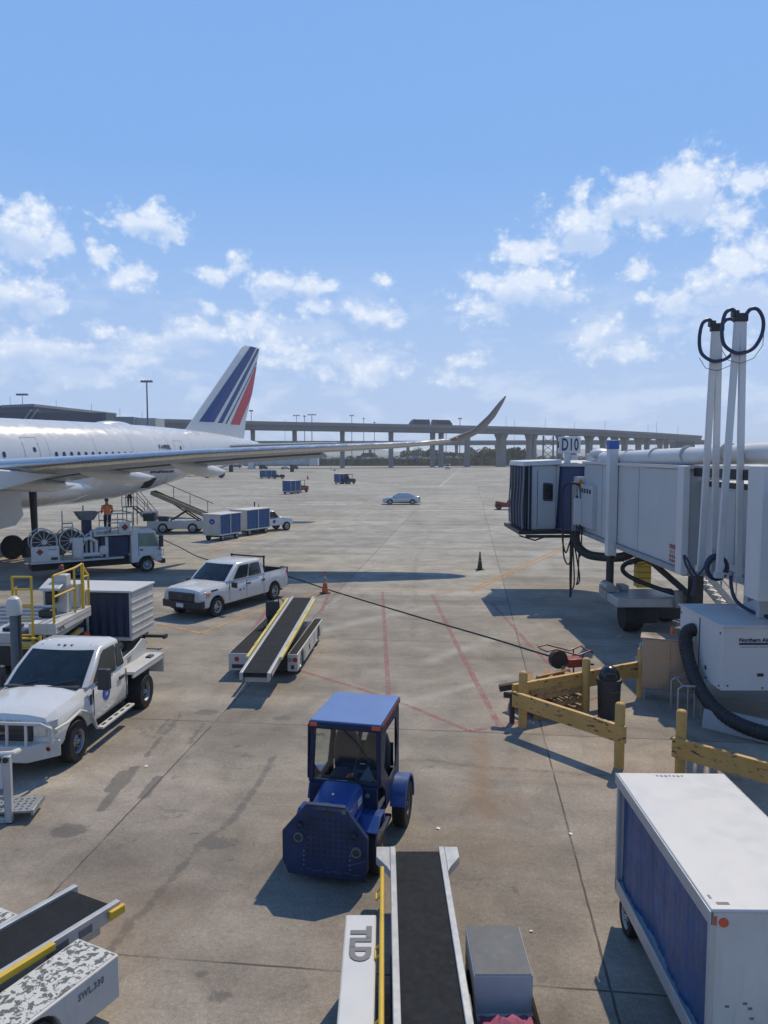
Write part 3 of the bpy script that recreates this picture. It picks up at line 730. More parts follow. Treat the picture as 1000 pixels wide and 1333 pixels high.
mb = MB(); mb.tube([(5, -6.3, 9), (11, -6.3, 16.8)], .25, 6); mb.tube([(6.5, -6.3, 9), (12.5, -6.3, 16.8)], .25, 6); mb.build('outside_stair', m_bldg2, t)
t = thing('plant_building', 'low light grey boxy building between the airliner and the tall mast', 'building', (-81, 240, 0))
MB().box(-3.4, 3.3, 0, 12, 0, 17.6).build('wall', m_bldg2, t); MB().box(3.303, 9.4, 2, 12, 0, 17.3).build('annex', M('light_grey_cladding', (.36, .37, .38), .6, scale=.1), t)
# ---------------------------------------------------------------- airliner: x runs aft from the main gear, y to its starboard side
PT = thing('airliner', 'white twin-engine airliner with blue and red stripes on its tail fin', 'airliner', (-25.94, 48.2, 0), R(67))
FUS = [(-33, .05, 4.5), (-32.6, .55, 4.55), (-31.5, 1.15, 4.75), (-29.5, 1.95, 5.05), (-27, 2.55, 5.35), (-24, 2.92, 5.55), (-20, 2.99, 5.6), (-10, 2.99, 5.6), (0, 2.99, 5.6), (8, 2.99, 5.62), (12, 2.9, 5.70),
       (16, 2.63, 5.93), (20, 2.22, 6.22), (24, 1.74, 6.52), (28, 1.2, 6.78), (31, .78, 6.92), (33, .46, 7.0), (33.8, .22, 7.02)]
def fus(x):
    for a, b in zip(FUS[:-1], FUS[1:]):
        if a[0] <= x <= b[0]:
            k = (x - a[0]) / (b[0] - a[0]); return a[1] + (b[1] - a[1]) * k, a[2] + (b[2] - a[2]) * k
    return FUS[-1][1:]
def fpt(x, z, off=0., side=-1):
    """point on the fuselage skin at station x and height z"""
    r, c = fus(x); h = max(-1, min(1, (z - c) / (r * 1.0))); return Vector((x, side * (r * math.sqrt(max(0, 1 - h * h)) + off), z))
mb = MB()
mb.loft([[(x, r * math.cos(6.28319 * j / 48), c + r * math.sin(6.28319 * j / 48)) for j in range(48)] for x, r, c in FUS])
mb.build('fuselage', m_plane, PT, ang=60)
mb = MB(); mb.loft([[(x, 3.35 * k * math.cos(6.28319 * j / 32), 3.9 + 1.35 * k * math.sin(6.28319 * j / 32)) for j in range(32)] for x, k in ((-12, .35), (-10.5, .72), (-8, .95), (-4, 1), (3, 1), (6, .92), (8.5, .66), (10, .3))])
mb.build('belly_fairing', m_plane, PT, ang=60)
# port (camera side, y < 0) and starboard wings
WS = [(2.6, -11.6, 12.6, 4.6, 1.5), (8, -8.0, 9.2, 5.42, 1.0), (10, -6.5, 7.7, 5.63, .85), (14, -3.9, 6.6, 5.97, .66), (18, -1.3, 5.6, 6.30, .52), (22, 1.35, 4.6, 6.54, .42), (26, 3.95, 3.7, 6.74, .32), (28, 5.3, 3.2, 6.86, .27),
      (29.4, 6.5, 2.5, 7.05, .22), (30.4, 7.6, 1.95, 7.60, .16), (31.0, 8.6, 1.45, 8.45, .12), (31.35, 9.6, .9, 9.25, .08), (31.5, 10.3, .35, 9.65, .03)]
def airfoil(st, side, k0=0., k1=1., n=14, wash=None):
    t_, le, ch, z, th = st; nxt = WS[min(WS.index(st) + 1, len(WS) - 1)]; prv = WS[max(WS.index(st) - 1, 0)]
    ty, tz = nxt[0] - prv[0], nxt[3] - prv[3]; L = math.hypot(ty, tz); ny, nz = -tz / L, ty / L      # normal in the span plane
    up, dn = [], []
    for i in range(n + 1):
        u = k0 + (k1 - k0) * (i / n) ** 1.7
        tt = th * (2.96 * math.sqrt(max(u, 0)) - 1.26 * u - 3.51 * u * u + 2.84 * u ** 3 - 1.03 * u ** 4) * .5
        cam_ = -.035 * ch * u * (1.0 if t_ < 27 else .3)
        for lst, sg in ((up, 1.15), (dn, -.85)):
            hh = tt * sg; lst.append((le + u * ch, side * (t_ + ny * hh), z + nz * hh + cam_))
    return up[::-1] + dn[1:]
for side, nm in ((-1, 'port'), (1, 'starboard')):
    mb = MB(); mb.loft([airfoil(s, side) for s in WS]); wg = mb.build('wing', m_wing, PT, ang=50)
    mb = MB(); mb.loft([[tuple(Vector((s[1] + .4 * s[2], side * s[0], s[3])) + (Vector(p) - Vector((s[1] + .4 * s[2], side * s[0], s[3]))) * 1.03) for p in airfoil(s, side)] for s in WS[8:]]); mb.build('winglet', M('dark_grey_winglet_paint', (.15, .16, .19), .4, var=.1), wg, ang=50)
    # bare slat skin along the leading edge, a little proud
    mb = MB(); rings = []
    for s in WS[1:-3]:
        r_ = airfoil(s, side)[10:19]; c0 = Vector((s[1] + .065 * s[2], side * s[0], s[3])); rings.append([tuple(c0 + (Vector(p) - c0) * 1.035 + Vector((-.008, 0, 0))) for p in r_])
    mb.loft(rings, closed=False, cap=False); mb.build('leading_edge_slat', m_slat, wg, ang=60)
    for t_, le, L in ((6.6, -5.4, 7.4), (10.9, -2.4, 6.6), (15.2, .2, 5.4)):
        z = np.interp(t_, [s[0] for s in WS], [s[3] for s in WS]) - .35
        mb = MB(); rings = []
        for u, k, dz in ((0, .05, .10), (.1, .5, -.02), (.3, .9, -.20), (.55, 1, -.38), (.75, .85, -.50), (.9, .5, -.55), (1, .06, -.52)):
            rings.append([(le + u * L, side * t_ + .36 * k * math.cos(.5236 * j), z + dz + .42 * k * math.sin(.5236 * j)) for j in range(12)])
        mb.loft(rings); mb.build('flap_track_fairing', m_plane, wg, ang=60)
    # trailing-edge flap, lowered slightly
    mb = MB(); rings = []
    for s in WS[:6]:
        e = s[1] + s[2]; z = s[3] - .035 * s[2]
        rings.append([(e - .25 * s[2] * .5, side * s[0], z + .05), (e + .12, side * s[0], z - .25), (e + .02, side * s[0], z - .32), (e - .3 * s[2] * .5, side * s[0], z - .16)])
    mb.loft(rings); mb.build('flap', m_wing, wg)
    # nacelle, exhaust cone and pylon
    mb = MB(); y0 = side * 10.4
    mb.lathe([(1.45, -16.6), (1.62, -16.4), (1.78, -15.5), (1.82, -14), (1.72, -12.2), (1.35, -10.6), (1.28, -10.5), (1.45, -12.5), (1.45, -16.3)], (0, y0, 3.3), 'x', 32, cap=False)
    en = mb.build('engine_nacelle', m_plane, PT, ang=50)
    MB().lathe([(.02, -16.0), (.35, -15.6), (1.42, -15.3), (1.42, -15.25)], (0, y0, 3.3), 'x', 28).build('fan', m_blacksteel, en)
    MB().lathe([(1.0, -12), (.85, -10.0), (.6, -8.9), (.25, -7.7), (.04, -7.4)], (0, y0, 3.3), 'x', 20).build('exhaust_cone', M('exhaust_metal', (.22, .2, .19), .35, .8), en)
    mb = MB(); mb.prism([(-14.5, 4.9), (-8, 5.6), (-3.2, 5.2), (-6.2, 4.6), (-9.8, 4.0), (-13, 4.5)], 'xz', y0 - .28, y0 + .28); mb.build('engine_pylon', m_plane, PT, bevel=.08)
    # tailplane
    mb = MB(); rings = []
    for t_, le, ch, z, th in ((.4, 25.6, 6.0, 6.95, .6), (5, 28.8, 4.0, 7.15, .36), (9.2, 31.7, 2.1, 7.32, .16), (9.6, 32.2, 1.5, 7.33, .05)):
        ring = []
        for u in (1, .7, .35, .12, .03, 0): ring.append((le + u * ch, side * t_, z + th * .5 * math.sqrt(u) * (1 - u) * 1.9))
        for u in (.03, .12, .35, .7): ring.append((le + u * ch, side * t_, z - th * .5 * math.sqrt(u) * (1 - u) * 1.9))
        rings.append(ring)
    mb.loft(rings); mb.build('tailplane', m_wing, PT, ang=50)
MB().ball((6.72, -29.72, 7.12), .07, 6, 0, (1.6, 1, 1)).build('wingtip_lamp', m_orange, PT)
# fin with its stripes; corners: root leading, root trailing, tip trailing, tip leading
FN = dict(rl=(21.3, 7.9), rt=(30.6, 7.2), kt=(31.4, 10.2), tt=(33.9, 16.85), tl=(30.9, 17.05))
def fin_ring(z):
    k = (z - 7.6) / (17.0 - 7.6); le = 20.7 + (31.0 - 20.7) * k
    te = np.interp(z, [7.2, 9.6, 12.6, 17.0], [30.7, 31.2, 32.5, 33.9]); th = .34 * (1 - .55 * k)
    return [(te, 0, z), (le + (te - le) * .6, -th, z), (le + (te - le) * .25, -th, z), (le + .12, -th * .35, z), (le, 0, z), (le + .12, th * .35, z), (le + (te - le) * .25, th, z), (le + (te - le) * .6, th, z)]
mb = MB(); mb.loft([fin_ring(z) for z in (7.2, 8.2, 9.6, 11, 12.6, 14, 15.5, 16.7)] + [[(p[0] + .3 * (p[0] < 33), p[1] * .5, 16.95) for p in fin_ring(16.95)]])
fin = mb.build('tail_fin', m_plane, PT, ang=30)
mb = MB(); mb.loft([[(16.8, .02, 8.38), (16.8, -.02, 8.38), (16.8, 0, 8.36)], [(20.9, .12, 8.35), (20.9, -.12, 8.35), (21.2, 0, 7.8)]]); 
def stripe(u0b, u0t, u1b, u1t, zb, zt, m, nm='fin_stripe'):
    """slanting band on both faces; u is x at bottom and top of the band"""
    for sd in (-1, 1):
        mb = MB(); n = 14; rows = []
        for i in range(n + 1):
            z = zb + (zt - zb) * i / n; k = i / n; xa = u0b + (u0t - u0b) * k; xb = u1b + (u1t - u1b) * k; r_ = fin_ring(z); te = r_[0][0]; row = []
            for j in range(9):
                x = min(xa + (xb - xa) * j / 8, te - .01)
                xs_ = [r_[4][0], r_[3][0], r_[2][0], r_[1][0], r_[0][0]]; ys_ = [0, abs(r_[3][1]), abs(r_[2][1]), abs(r_[1][1]), 0]
                row.append((x, sd * (np.interp(x, xs_, ys_) + .02), z))
            rows.append(row)
        mb.loft(rows, closed=False, cap=False); mb.build(nm, m, fin, fixn=False)
stripe(23.3, 31.95, 25.4, 33.1, 9.15, 16.92, m_flagblue)
stripe(26.0, 33.3, 26.75, 33.85, 9.12, 16.85, m_flagblue)
stripe(27.2, 33.2, 27.45, 33.35, 9.1, 15.5, m_flagblue)
stripe(28.1, 33.0, 29.9, 34.6, 9.05, 15.0, m_flagred)
# cabin windows, doors, lettering, antenna dome
def skin_patch(mb, x0, x1, z0, z1, off, n=4, r=None):
    vs = []
    if r:                     # rounded outline
        k = 14
        for i in range(k):
            a = 2 * math.pi * i / k; ca, sa = math.cos(a), math.sin(a)
            q = (abs(ca) ** 3 + abs(sa) ** 3) ** (-1 / 3.)
            vs.append(fpt((x0 + x1) / 2 + (x1 - x0) / 2 * ca * q * .95, (z0 + z1) / 2 + (z1 - z0) / 2 * sa * q * .95, off))
        mb.add(vs, [tuple(range(k))]); return
    rows = [[fpt(x0 + (x1 - x0) * i / n, z0 + (z1 - z0) * j / n, off) for i in range(n + 1)] for j in range(n + 1)]
    mb.loft(rows, closed=False, cap=False)
m_win = M('cabin_window_glass', (.02, .035, .075), .15, var=.2)
for x in [-9.5 + .655 * i for i in range(14)] + [.05] + [4.15 + .655 * i for i in range(19)]:
    mb = MB(); skin_patch(mb, x - .13, x + .13, 6.02, 6.42, .012, r=1); w_ = mb.build('cabin_window', m_win, PT, fixn=False)
mb = MB()
for x in (-6.4, -.6, 3.6, 7.8, 11.6, 16.2, 19.6):
    r_, c_ = fus(x); r2, c2 = fus(x + .03); mb.loft([[(xx, (rr + .004) * math.cos(R(5 * j)), cc + (rr + .004) * math.sin(R(5 * j))) for j in range(72)] for xx, rr, cc in ((x, r_, c_), (x + .035, r2, c2))], cap=False)
mb.islands('panel_line', M('panel_line_grey', (.40, .41, .43), .4), PT)
m_seam = M('door_outline_grey', (.28, .30, .34), .5)
def door(x0, x1, z0, z1):
    mb = MB(); e = .035
    for a, b, c, d in ((x0, x1, z1 - e, z1), (x0, x1, z0, z0 + e), (x0, x0 + e, z0, z1), (x1 - e, x1, z0, z1)): skin_patch(mb, a, b, c, d, .012)
    o = mb.build('cabin_door', m_seam, PT, fixn=False)
    mb = MB(); skin_patch(mb, (x0 + x1) / 2 + .1, (x0 + x1) / 2 + .32, z0 + 1.0, z0 + 1.28, .014); mb.build('door_window', m_win, o, fixn=False)
door(1.62, 2.85, 5.4, 7.35); door(17.0, 18.25, 5.6, 7.35)
mb = MB(); skin_patch(mb, 13.5, 14.9, 3.55, 4.35, .02, 6); mb.build('open_cargo_door', m_dark, PT, fixn=False)
def skin_text(nm, s, x, z, size, m):
    p = fpt(x, z, .03); q = fpt(x + .5, z, .03); n = fpt(x, z + .1, .03)
    text(nm, s, size, m, PT, p, q - p, n - p, .01, .004)
skin_text('registration', 'F-HRBL', 15.65, 6.80, .50, m_letterd); skin_text('lower_lettering', 'www.airfrance.com', 15.3, 4.85, .42, m_letterd)
MB().ball((12.6, 0, 8.46), 1, 8, 0, (2.0, .62, .34)).build('antenna_dome', m_plane, PT)
# main gear
for side in (-1, 1):
    mb = MB(); mb.cyl((0, side * 5.2, 5), (0, side * 5.3, .8), .24, .17); mb.bar((-1.0, side * 5.3, .75), (1.0, side * 5.3, .75), .26, .3); mb.cyl((.6, side * 4.6, 3.6), (0, side * 5.3, 1.6), .08)
    g = mb.build('main_gear', m_blacksteel, PT)
    for x in (-1.0, 1.0):
        for y in (-.78, .78):
            mb = MB(); mb.lathe([(.3, -.24), (.62, -.25), (.70, -.17), (.72, 0), (.70, .17), (.62, .25), (.3, .24)], (x, side * 5.3 + y, .72), 'y', 26); mb.build('gear_wheel', m_rubber, g)
    mb = MB(); mb.prism([(-5.2, 4.2), (-2.0, 4.2), (-1.75, 2.75), (-2.3, 2.2), (-5.0, 1.9)], 'xz', side * 6.3, side * 6.36); mb.build('gear_door', m_plane, PT)
mb = MB(); mb.cyl((-26.5, 0, 4), (-26.5, 0, .6), .15); g = mb.build('nose_gear', m_railalu, PT)
for y in (-.3, .3): MB().lathe([(.2, -.15), (.48, -.15), (.53, 0), (.48, .15), (.2, .15)], (-26.5, y, .53), 'y', 20).build('gear_wheel', m_rubber, g)
mb = MB()
for sd in (-1, 1): mb.add([fpt(-31.2, 5.35, .01, sd), fpt(-30.2, 5.7, .01, sd), fpt(-30.0, 6.25, .01, sd), fpt(-30.9, 5.8, .01, sd)], [(0, 1, 2, 3)])
mb.build('cockpit_window', m_win, PT, fixn=False)

# ---------------------------------------------------------------- jet bridge (world coordinates under an Empty at the wheels)
JB = thing('jet_bridge', 'pale grey passenger boarding bridge carrying the gate sign D10', 'jet bridge', (9.7, 27.3, 0))
JO = Vector((9.7, 27.3, 0))
def jb(mb, name, m, parent=JB, bevel=0, **k):
    if parent is JB or True:
        mb.v = [(p[0] - JO.x, p[1] - JO.y, p[2]) for p in mb.v]
    return mb.build(name, m, parent, bevel, **k)
# outer tunnel with ribs; side plate seams
mb = MB(); mb.box(8.50, 11.3, 21.5, 32.6, 3.02, 5.86); tun = jb(mb, 'outer_tunnel', m_bridge, bevel=.03)
mb = MB()
for y in (21.9, 25.6, 29.9): mb.box(8.480, 8.497, y - .02, y + .02, 3.08, 5.80)
mb.v = [(p[0] - JO.x, p[1] - JO.y, p[2]) for p in mb.v]; mb.islands('panel_seam', m_bridge, tun)
mb = MB(); mb.box(8.40, 11.4, 21.4, 32.7, 2.86, 3.017); jb(mb, 'floor_beam', M('tunnel_beam_paint', (.30, .31, .32), .6, var=.2, grime=.4), tun)
mb = MB(); mb.box(8.42, 11.38, 21.42, 32.68, 5.863, 5.96); jb(mb, 'roof_edge', m_bridgewhite, tun)
mb = MB(); mb.box(8.85, 10.95, 6.5, 21.497, 3.28, 5.55); tun2 = jb(mb, 'inner_tunnel', m_bridgewhite, bevel=.03)
mb = MB(); mb.box(8.80, 11.0, 6.5, 21.38, 3.08, 3.277); jb(mb, 'floor_beam', m_bridge, tun2)
mb = MB(); mb.box(8.62, 8.848, 18.3, 21.38, 5.66, 5.9); mb.box(8.835, 8.848, 6.5, 21.3, 5.40, 5.54); jb(mb, 'roof_rail', m_blacksteel, tun2)
mb = MB(); mb.box(8.80, 8.846, 19.2, 21.3, 3.5, 5.35); mb.box(8.80, 8.846, 17.0, 19.0, 3.5, 5.35); jb(mb, 'side_panel', m_bridge, tun2)
mb = MB(); mb.box(8.33, 8.82, 16.9, 17.6, 3.0, 6.02); jb(mb, 'tunnel_frame_post', m_bridgewhite, bevel=.03)
mb = MB(); mb.box(8.30, 8.497, 21.3, 21.75, 2.9, 5.95); jb(mb, 'end_frame', m_bridgewhite, bevel=.02)
# big air duct along the roof
mb = MB(); mb.tube([(8.75, 30.6, 6.10), (8.75, 28.5, 6.12), (8.85, 22, 6.22), (8.95, 15, 6.34), (8.95, 8, 6.4)], .255, 18); jb(mb, 'air_duct', m_bridgewhite, ang=50)
mb = MB()
for y in (30, 27.5, 24.9, 22.3, 19.7, 17.1): mb.tube([(8.8, y, 6.14 + (30 - y) * .016), (8.8, y - .05, 6.14 + (30 - y) * .016)], .266, 18)
jb(mb, 'duct_clamp', m_railalu)
mb = MB(); mb.box(8.7, 9.5, 30.7, 33.2, 5.97, 6.28); mb.ball((8.9, 31.6, 6.28), .45, 8, 0, (1, 1.3, .5)); jb(mb, 'roof_unit', m_bridgewhite, bevel=.03)
# danger placard: red blocks with pale bars
mb = MB(); y0, y1 = 21.85, 22.65; mb.box(8.472, 8.492, y0, y1, 3.12, 3.62); pl = jb(mb, 'red_placard', m_red)
mb = MB()
for k in range(4):
    a = y0 + .04 + k * .19; mb.box(8.462, 8.4715, a, a + .025, 3.2, 3.5); mb.add([(8.466, a + .07, 3.55), (8.466, a + .15, 3.40), (8.466, a + .15, 3.30), (8.466, a + .07, 3.45)], [(0, 1, 2, 3)])
for k in range(3): mb.box(8.458, 8.461, y0 + .02, y1 - .02, 3.2 + .14 * k, 3.222 + .14 * k)
jb(mb, 'placard_mark', m_bridgewhite, pl)
# cab: throat, turning drum with blue roller curtain, head and bellows pointing to the left
mb = MB(); mb.box(8.75, 11.0, 32.6, 34.2, 3.0, 5.62); jb(mb, 'throat', m_bridgewhite, bevel=.03)
mb = MB(); mb.lathe([(1.75, 2.95), (1.75, 5.72)], (8.95, 35.3, 0), 'z', 40); jb(mb, 'roller_curtain', m_slats)
mb = MB(); mb.lathe([(1.95, 5.725), (1.95, 5.86), (.5, 5.98)], (8.95, 35.3, 0), 'z', 40); mb.lathe([(1.95, 2.75), (1.95, 2.947)], (8.95, 35.3, 0), 'z', 40); jb(mb, 'cab_ring', m_bridge)
mb = MB(); mb.hexa([(6.45, 33.55, 2.95), (7.6, 33.85, 2.95), (7.6, 36.7, 2.95), (6.45, 36.9, 2.95)], [(6.45, 33.55, 5.9), (7.75, 33.85, 5.72), (7.75, 36.7, 5.72), (6.45, 36.9, 5.9)])
cab = jb(mb, 'cab', m_bridge, bevel=.03)
q = [Vector(p) - JO for p in ((6.45, 33.55, 2.95), (7.75, 33.85, 2.95), (7.75, 33.85, 5.72), (6.45, 33.55, 5.9))]
mb = MB(); mb.patch(*q, .40, .76, .44, .72, .012, r=.08); mb.build('cab_window_frame', m_bellows, cab, fixn=False)
mb = MB(); mb.patch(*q, .44, .72, .47, .69, .017, r=.05); mb.build('cab_window', m_glass, cab, fixn=False)
mb = MB(); mb.patch(*q, .20, .215, .05, .9, .014); mb.patch(*q, .86, .872, .0, 1, .014); mb.build('cab_seam', m_blacksteel, cab, fixn=False)
mb = MB(); mb.hexa([(5.85, 33.15, 2.78), (9.6, 33.75, 2.78), (9.6, 37.2, 2.78), (5.85, 37.3, 2.78)], [(5.85, 33.15, 2.945), (9.6, 33.75, 2.945), (9.6, 37.2, 2.945), (5.85, 37.3, 2.945)]); jb(mb, 'cab_floor', m_blacksteel)
mb = MB(); rings = []
for i in range(7):
    x = 6.447 - .05 * i; w = .09 if i % 2 else 0.
    rings.append([(x, 33.5 - w, 2.98), (x, 33.5 - w, 5.72 + w), (x, 36.95 + w, 5.72 + w), (x, 36.95 + w, 2.98)])
mb.loft(rings, closed=True, cap=False)
# folded curtain that closes the front
n = 44; rows = []
for z in (2.98, 3.9, 4.8, 5.74):
    rows.append([(6.13 + .05 * math.sin(i * 1.35 + .5 * math.sin(z * 2)) + .02 * math.sin(i * .6 + z), 33.44 + 3.58 * i / n, z) for i in range(n + 1)])
mb.loft(rows, closed=False, cap=False)
bel = jb(mb, 'bellows', m_bellows, ang=25)
mb = MB()
for y in (33.42, 33.62, 34.2, 34.9, 35.7, 36.5, 36.98): mb.tube(smooth_path([(6.06, y, 3.0), (6.04, y + .05, 3.9), (6.07, y - .04, 4.8), (6.10, y, 5.78)]), .035, 6)
mb.tube([(6.10, 33.40, 5.78), (6.10, 37.0, 5.78)], .05, 6); mb.tube([(6.3, 33.36, 3.0), (6.3, 33.36, 5.76)], .03, 6)
jb(mb, 'bellows_fold', M('grey_bellows_edge', (.15, .17, .20), .6), bel)
mb = MB(); mb.hexa([(6.0, 33.32, 5.74), (7.8, 33.75, 5.80), (7.8, 36.8, 5.80), (6.0, 37.05, 5.74)], [(6.06, 33.36, 5.95), (7.8, 33.75, 6.02), (7.8, 36.8, 6.02), (6.06, 37.0, 5.95)]); jb(mb, 'cab_roof', m_bridgewhite, bevel=.03)
# equipment at the throat
mb = MB(); mb.box(8.30, 8.747, 30.6, 32.4, 3.25, 5.0); jb(mb, 'control_cabinet', m_bridge, bevel=.02)
mb = MB(); mb.box(8.22, 8.297, 32.41, 32.5, 3.2, 5.0); mb.box(8.0, 8.3, 32.2, 32.5, 3.3, 4.4); jb(mb, 'switch_box', m_bridgewhite, bevel=.02)
mb = MB()
for k in range(4): mb.box(8.285, 8.298, 30.8 + .4 * k, 31.02 + .4 * k, 4.66, 4.84)
jb(mb, 'cabinet_vent', m_blacksteel)
mb = MB(); mb.add([(8.20, 33.1, 4.95), (8.20, 32.75, 4.95), (8.20, 32.92, 5.2)], [(0, 1, 2)]); mb.box(8.21, 8.75, 32.6, 33.2, 4.5, 5.3, 0); jb(mb, 'warning_triangle_plate', m_bridgewhite)
mb = MB(); mb.prism([(8.15, 4.93), (8.55, 4.93), (8.35, 5.22)], 'xz', 32.58, 32.596); jb(mb, 'warning_triangle', m_amber)
mb = MB(); mb.box(7.98, 8.14, 32.5, 32.66, 2.7, 5.1); jb(mb, 'cable_mast', m_railalu)
mb = MB()
for x, zb, dx in ((7.75, 1.6, -.35), (7.9, .55, .0), (8.12, .75, .30), (7.65, 2.1, -.2), (8.2, 1.9, .35)):
    mb.tube(smooth_path([(7.98, 32.45, 5.05), (x + dx * .4, 32.4, 4.9), (x + dx * .6, 32.38, 4.2), (x + dx * .5, 32.35, 3.0), (x + dx * .4, 32.3, zb + .4), (x + .05, 32.3, zb), (x + .18, 32.3, zb + .35), (7.98, 32.4, 2.9)]), .032, 6)
mb.tube([(7.95, 32.3, 3.0), (7.93, 32.3, .55), (7.93, 32.3, .2)], .05, 8)
jb(mb, 'hanging_cable', m_hose)
mb = MB(); sp_ = smooth_path([(8.1, 32.4, 3.0), (8.15, 32.2, 2.45), (8.45, 31.7, 2.12), (8.9, 30.8, 2.12), (9.3, 29.6, 2.3), (9.8, 29, 2.75)], 16); mb.tube(sp_, [.17 + .014 * (i % 2) for i in range(len(sp_))], 12); jb(mb, 'underslung_hose', m_hose, ang=10)
mb = MB(); mb.tube([(5.9, 33.3, 2.72), (6.6, 33.4, 2.5), (7.2, 33.5, 2.7), (7.9, 33.2, 2.66)], .035, 6); mb.box(6.2, 8.3, 33.3, 33.5, 2.62, 2.737); jb(mb, 'cable_tray', m_hose)
# gate sign
sg = MB(); sg.box(7.66, 8.60, 33.70, 33.95, 6.30, 7.02); sign = jb(sg, 'gate_sign', m_bridgewhite, bevel=.02)
mb = MB(); mb.box(7.92, 8.18, 33.75, 33.9, 5.86, 6.297); mb.box(8.2, 8.5, 33.7, 33.9, 6.0, 6.22); jb(mb, 'sign_post', m_bridgewhite)
text('sign_lettering', 'D10', .74, m_letterd, sign, Vector((8.135, 33.692, 6.655)) - JO, (1, 0, 0), (0, 0, 1), .004, .012, 1.08, .56)
text('sign_side_lettering', 'D10', .4, m_letterd, sign, Vector((7.652, 33.825, 6.655)) - JO, (0, -1, 0), (0, 0, 1), .004, .01, 1, .3)
# lift columns, cross beam, wheel bogie
mb = MB(); mb.box(8.15, 8.48, 27.82, 28.2, 2.55, 6.72); jb(mb, 'lift_column', m_bridgewhite, bevel=.02)
mb = MB(); mb.box(8.135, 8.495, 27.80, 28.22, 6.45, 6.77); jb(mb, 'column_cap', m_bluecap, bevel=.02)
mb = MB(); mb.cyl((8.31, 28.0, 1.0), (8.31, 28.0, 2.55), .14, .14, 16); mb.cyl((8.31, 28.0, 2.48), (8.31, 28.0, 2.57), .2, .2, 16); jb(mb, 'lift_leg', m_blacksteel)
mb = MB(); mb.box(11.45, 11.8, 27.8, 28.2, 2.55, 6.4); jb(mb, 'lift_column', m_bridgewhite, bevel=.02)
mb = MB(); mb.box(10.2, 10.75, 30.6, 31.1, .9, 2.45); yc = jb(mb, 'striped_yellow_column', m_yellow, bevel=.02)
mb = MB(); mb.box(10.25, 10.7, 30.65, 31.05, 2.453, 2.86); jb(mb, 'column_head', m_bridge, yc)
mb = MB()
for k in range(6): mb.box(10.19, 10.76, 30.59, 31.11, 1.05 + .23 * k, 1.07 + .23 * k)
jb(mb, 'stripe', m_blacksteel, yc)
mb = MB(); mb.box(8.05, 10.3, 26.2, 28.1, .98, 1.30); jb(mb, 'cross_beam', m_railalu, bevel=.03)
mb = MB(); mb.box(8.0, 8.5, 27.4, 28.3, 1.0, 1.45); mb.box(8.6, 8.9, 27.6, 28.2, 1.32, 1.5); mb.box(10.0, 10.7, 26.0, 26.2, 1.0, 1.6); mb.cyl((8.1, 27.2, 1.5), (8.1, 27.9, 1.5), .18); mb.v = [(p[0] - JO.x, p[1] - JO.y, p[2]) for p in mb.v]; mb.islands('drive_motor', m_galv, JB, .02)
mb = MB(); mb.box(10.35, 10.72, 25.5, 25.9, 1.0, 2.86); jb(mb, 'support_leg', m_blacksteel)
mb = MB(); mb.bar((9.2, 27.6, 2.8), (10.4, 25.9, 1.5), .16, .16); mb.tube(smooth_path([(10.3, 26.2, 2.75), (9.5, 27.3, 2.55), (8.95, 27.75, 2.35), (8.74, 27.9, 2.1), (8.95, 27.8, 1.82), (9.6, 27.2, 1.55), (10.4, 26.3, 1.35)]), .085, 8); jb(mb, 'cable_chain', m_hose)
mb = MB(); mb.box(8.75, 9.6, 26.6, 27.9, .35, .917); mb.box(9.0, 11.0, 27.0, 27.6, .4, .9); jb(mb, 'bogie', m_blacksteel, bevel=.04)
mb = MB(); mb.box(8.55, 9.0, 27.0, 27.95, .66, .90); mb.box(8.60, 8.66, 27.1, 27.3, .5, 1.2); mb.box(8.85, 8.9, 27.1, 27.3, .5, 1.2); jb(mb, 'yellow_bracket', m_yellow)
for x, y in ((8.75, 26.9), (10.6, 28.6)):
    mb = MB(); mb.lathe([(.3, -.30), (.52, -.32), (.60, -.22), (.62, 0), (.60, .22), (.52, .32), (.3, .30)], (x, y, .62), 'x', 28); jb(mb, 'bogie_wheel', m_rubber)
    # turned a little
mb = MB()
for x in (8.4, 8.75, 9.2, 9.7): mb.tube(smooth_path([(x, 27.9, 2.8), (x + .3, 27.9, 2.4), (x + .6, 27.8, 2.25), (x + 1.0, 27.6, 2.5), (x + 1.2, 27.5, 2.8)]), .016, 5)
jb(mb, 'loose_cable', m_hose)
# service stair on the far side
mb = MB(); T, B_ = Vector((11.2, 29.9, 2.95)), Vector((14.0, 30.9, .1)); d = (B_ - T); sd_ = Vector((-d.y, d.x, 0)).normalized() * .42
for s in (-1, 1): mb.bar(T + sd_ * s, B_ + sd_ * s, .06, .24)
st = jb(mb, 'service_stair', m_galv)
mb = MB()
for k in range(1, 13):
    p = T.lerp(B_, k / 13.); mb.bar(p - sd_, p + sd_, .24, .035)
jb(mb, 'stair_tread', m_galv, st)
mb = MB()
for s in (-1, 1):
    o = sd_ * s
    for h in (.5, 1.0): mb.tube([T + o + Vector((0, 0, h)), B_ + o + Vector((0, 0, h))], .022, 6)
    for k in range(5):
        p = T.lerp(B_, k / 4.) + o; mb.tube([p, p + Vector((0, 0, 1.0))], .02, 6)
jb(mb, 'stair_handrail', m_galv, st)

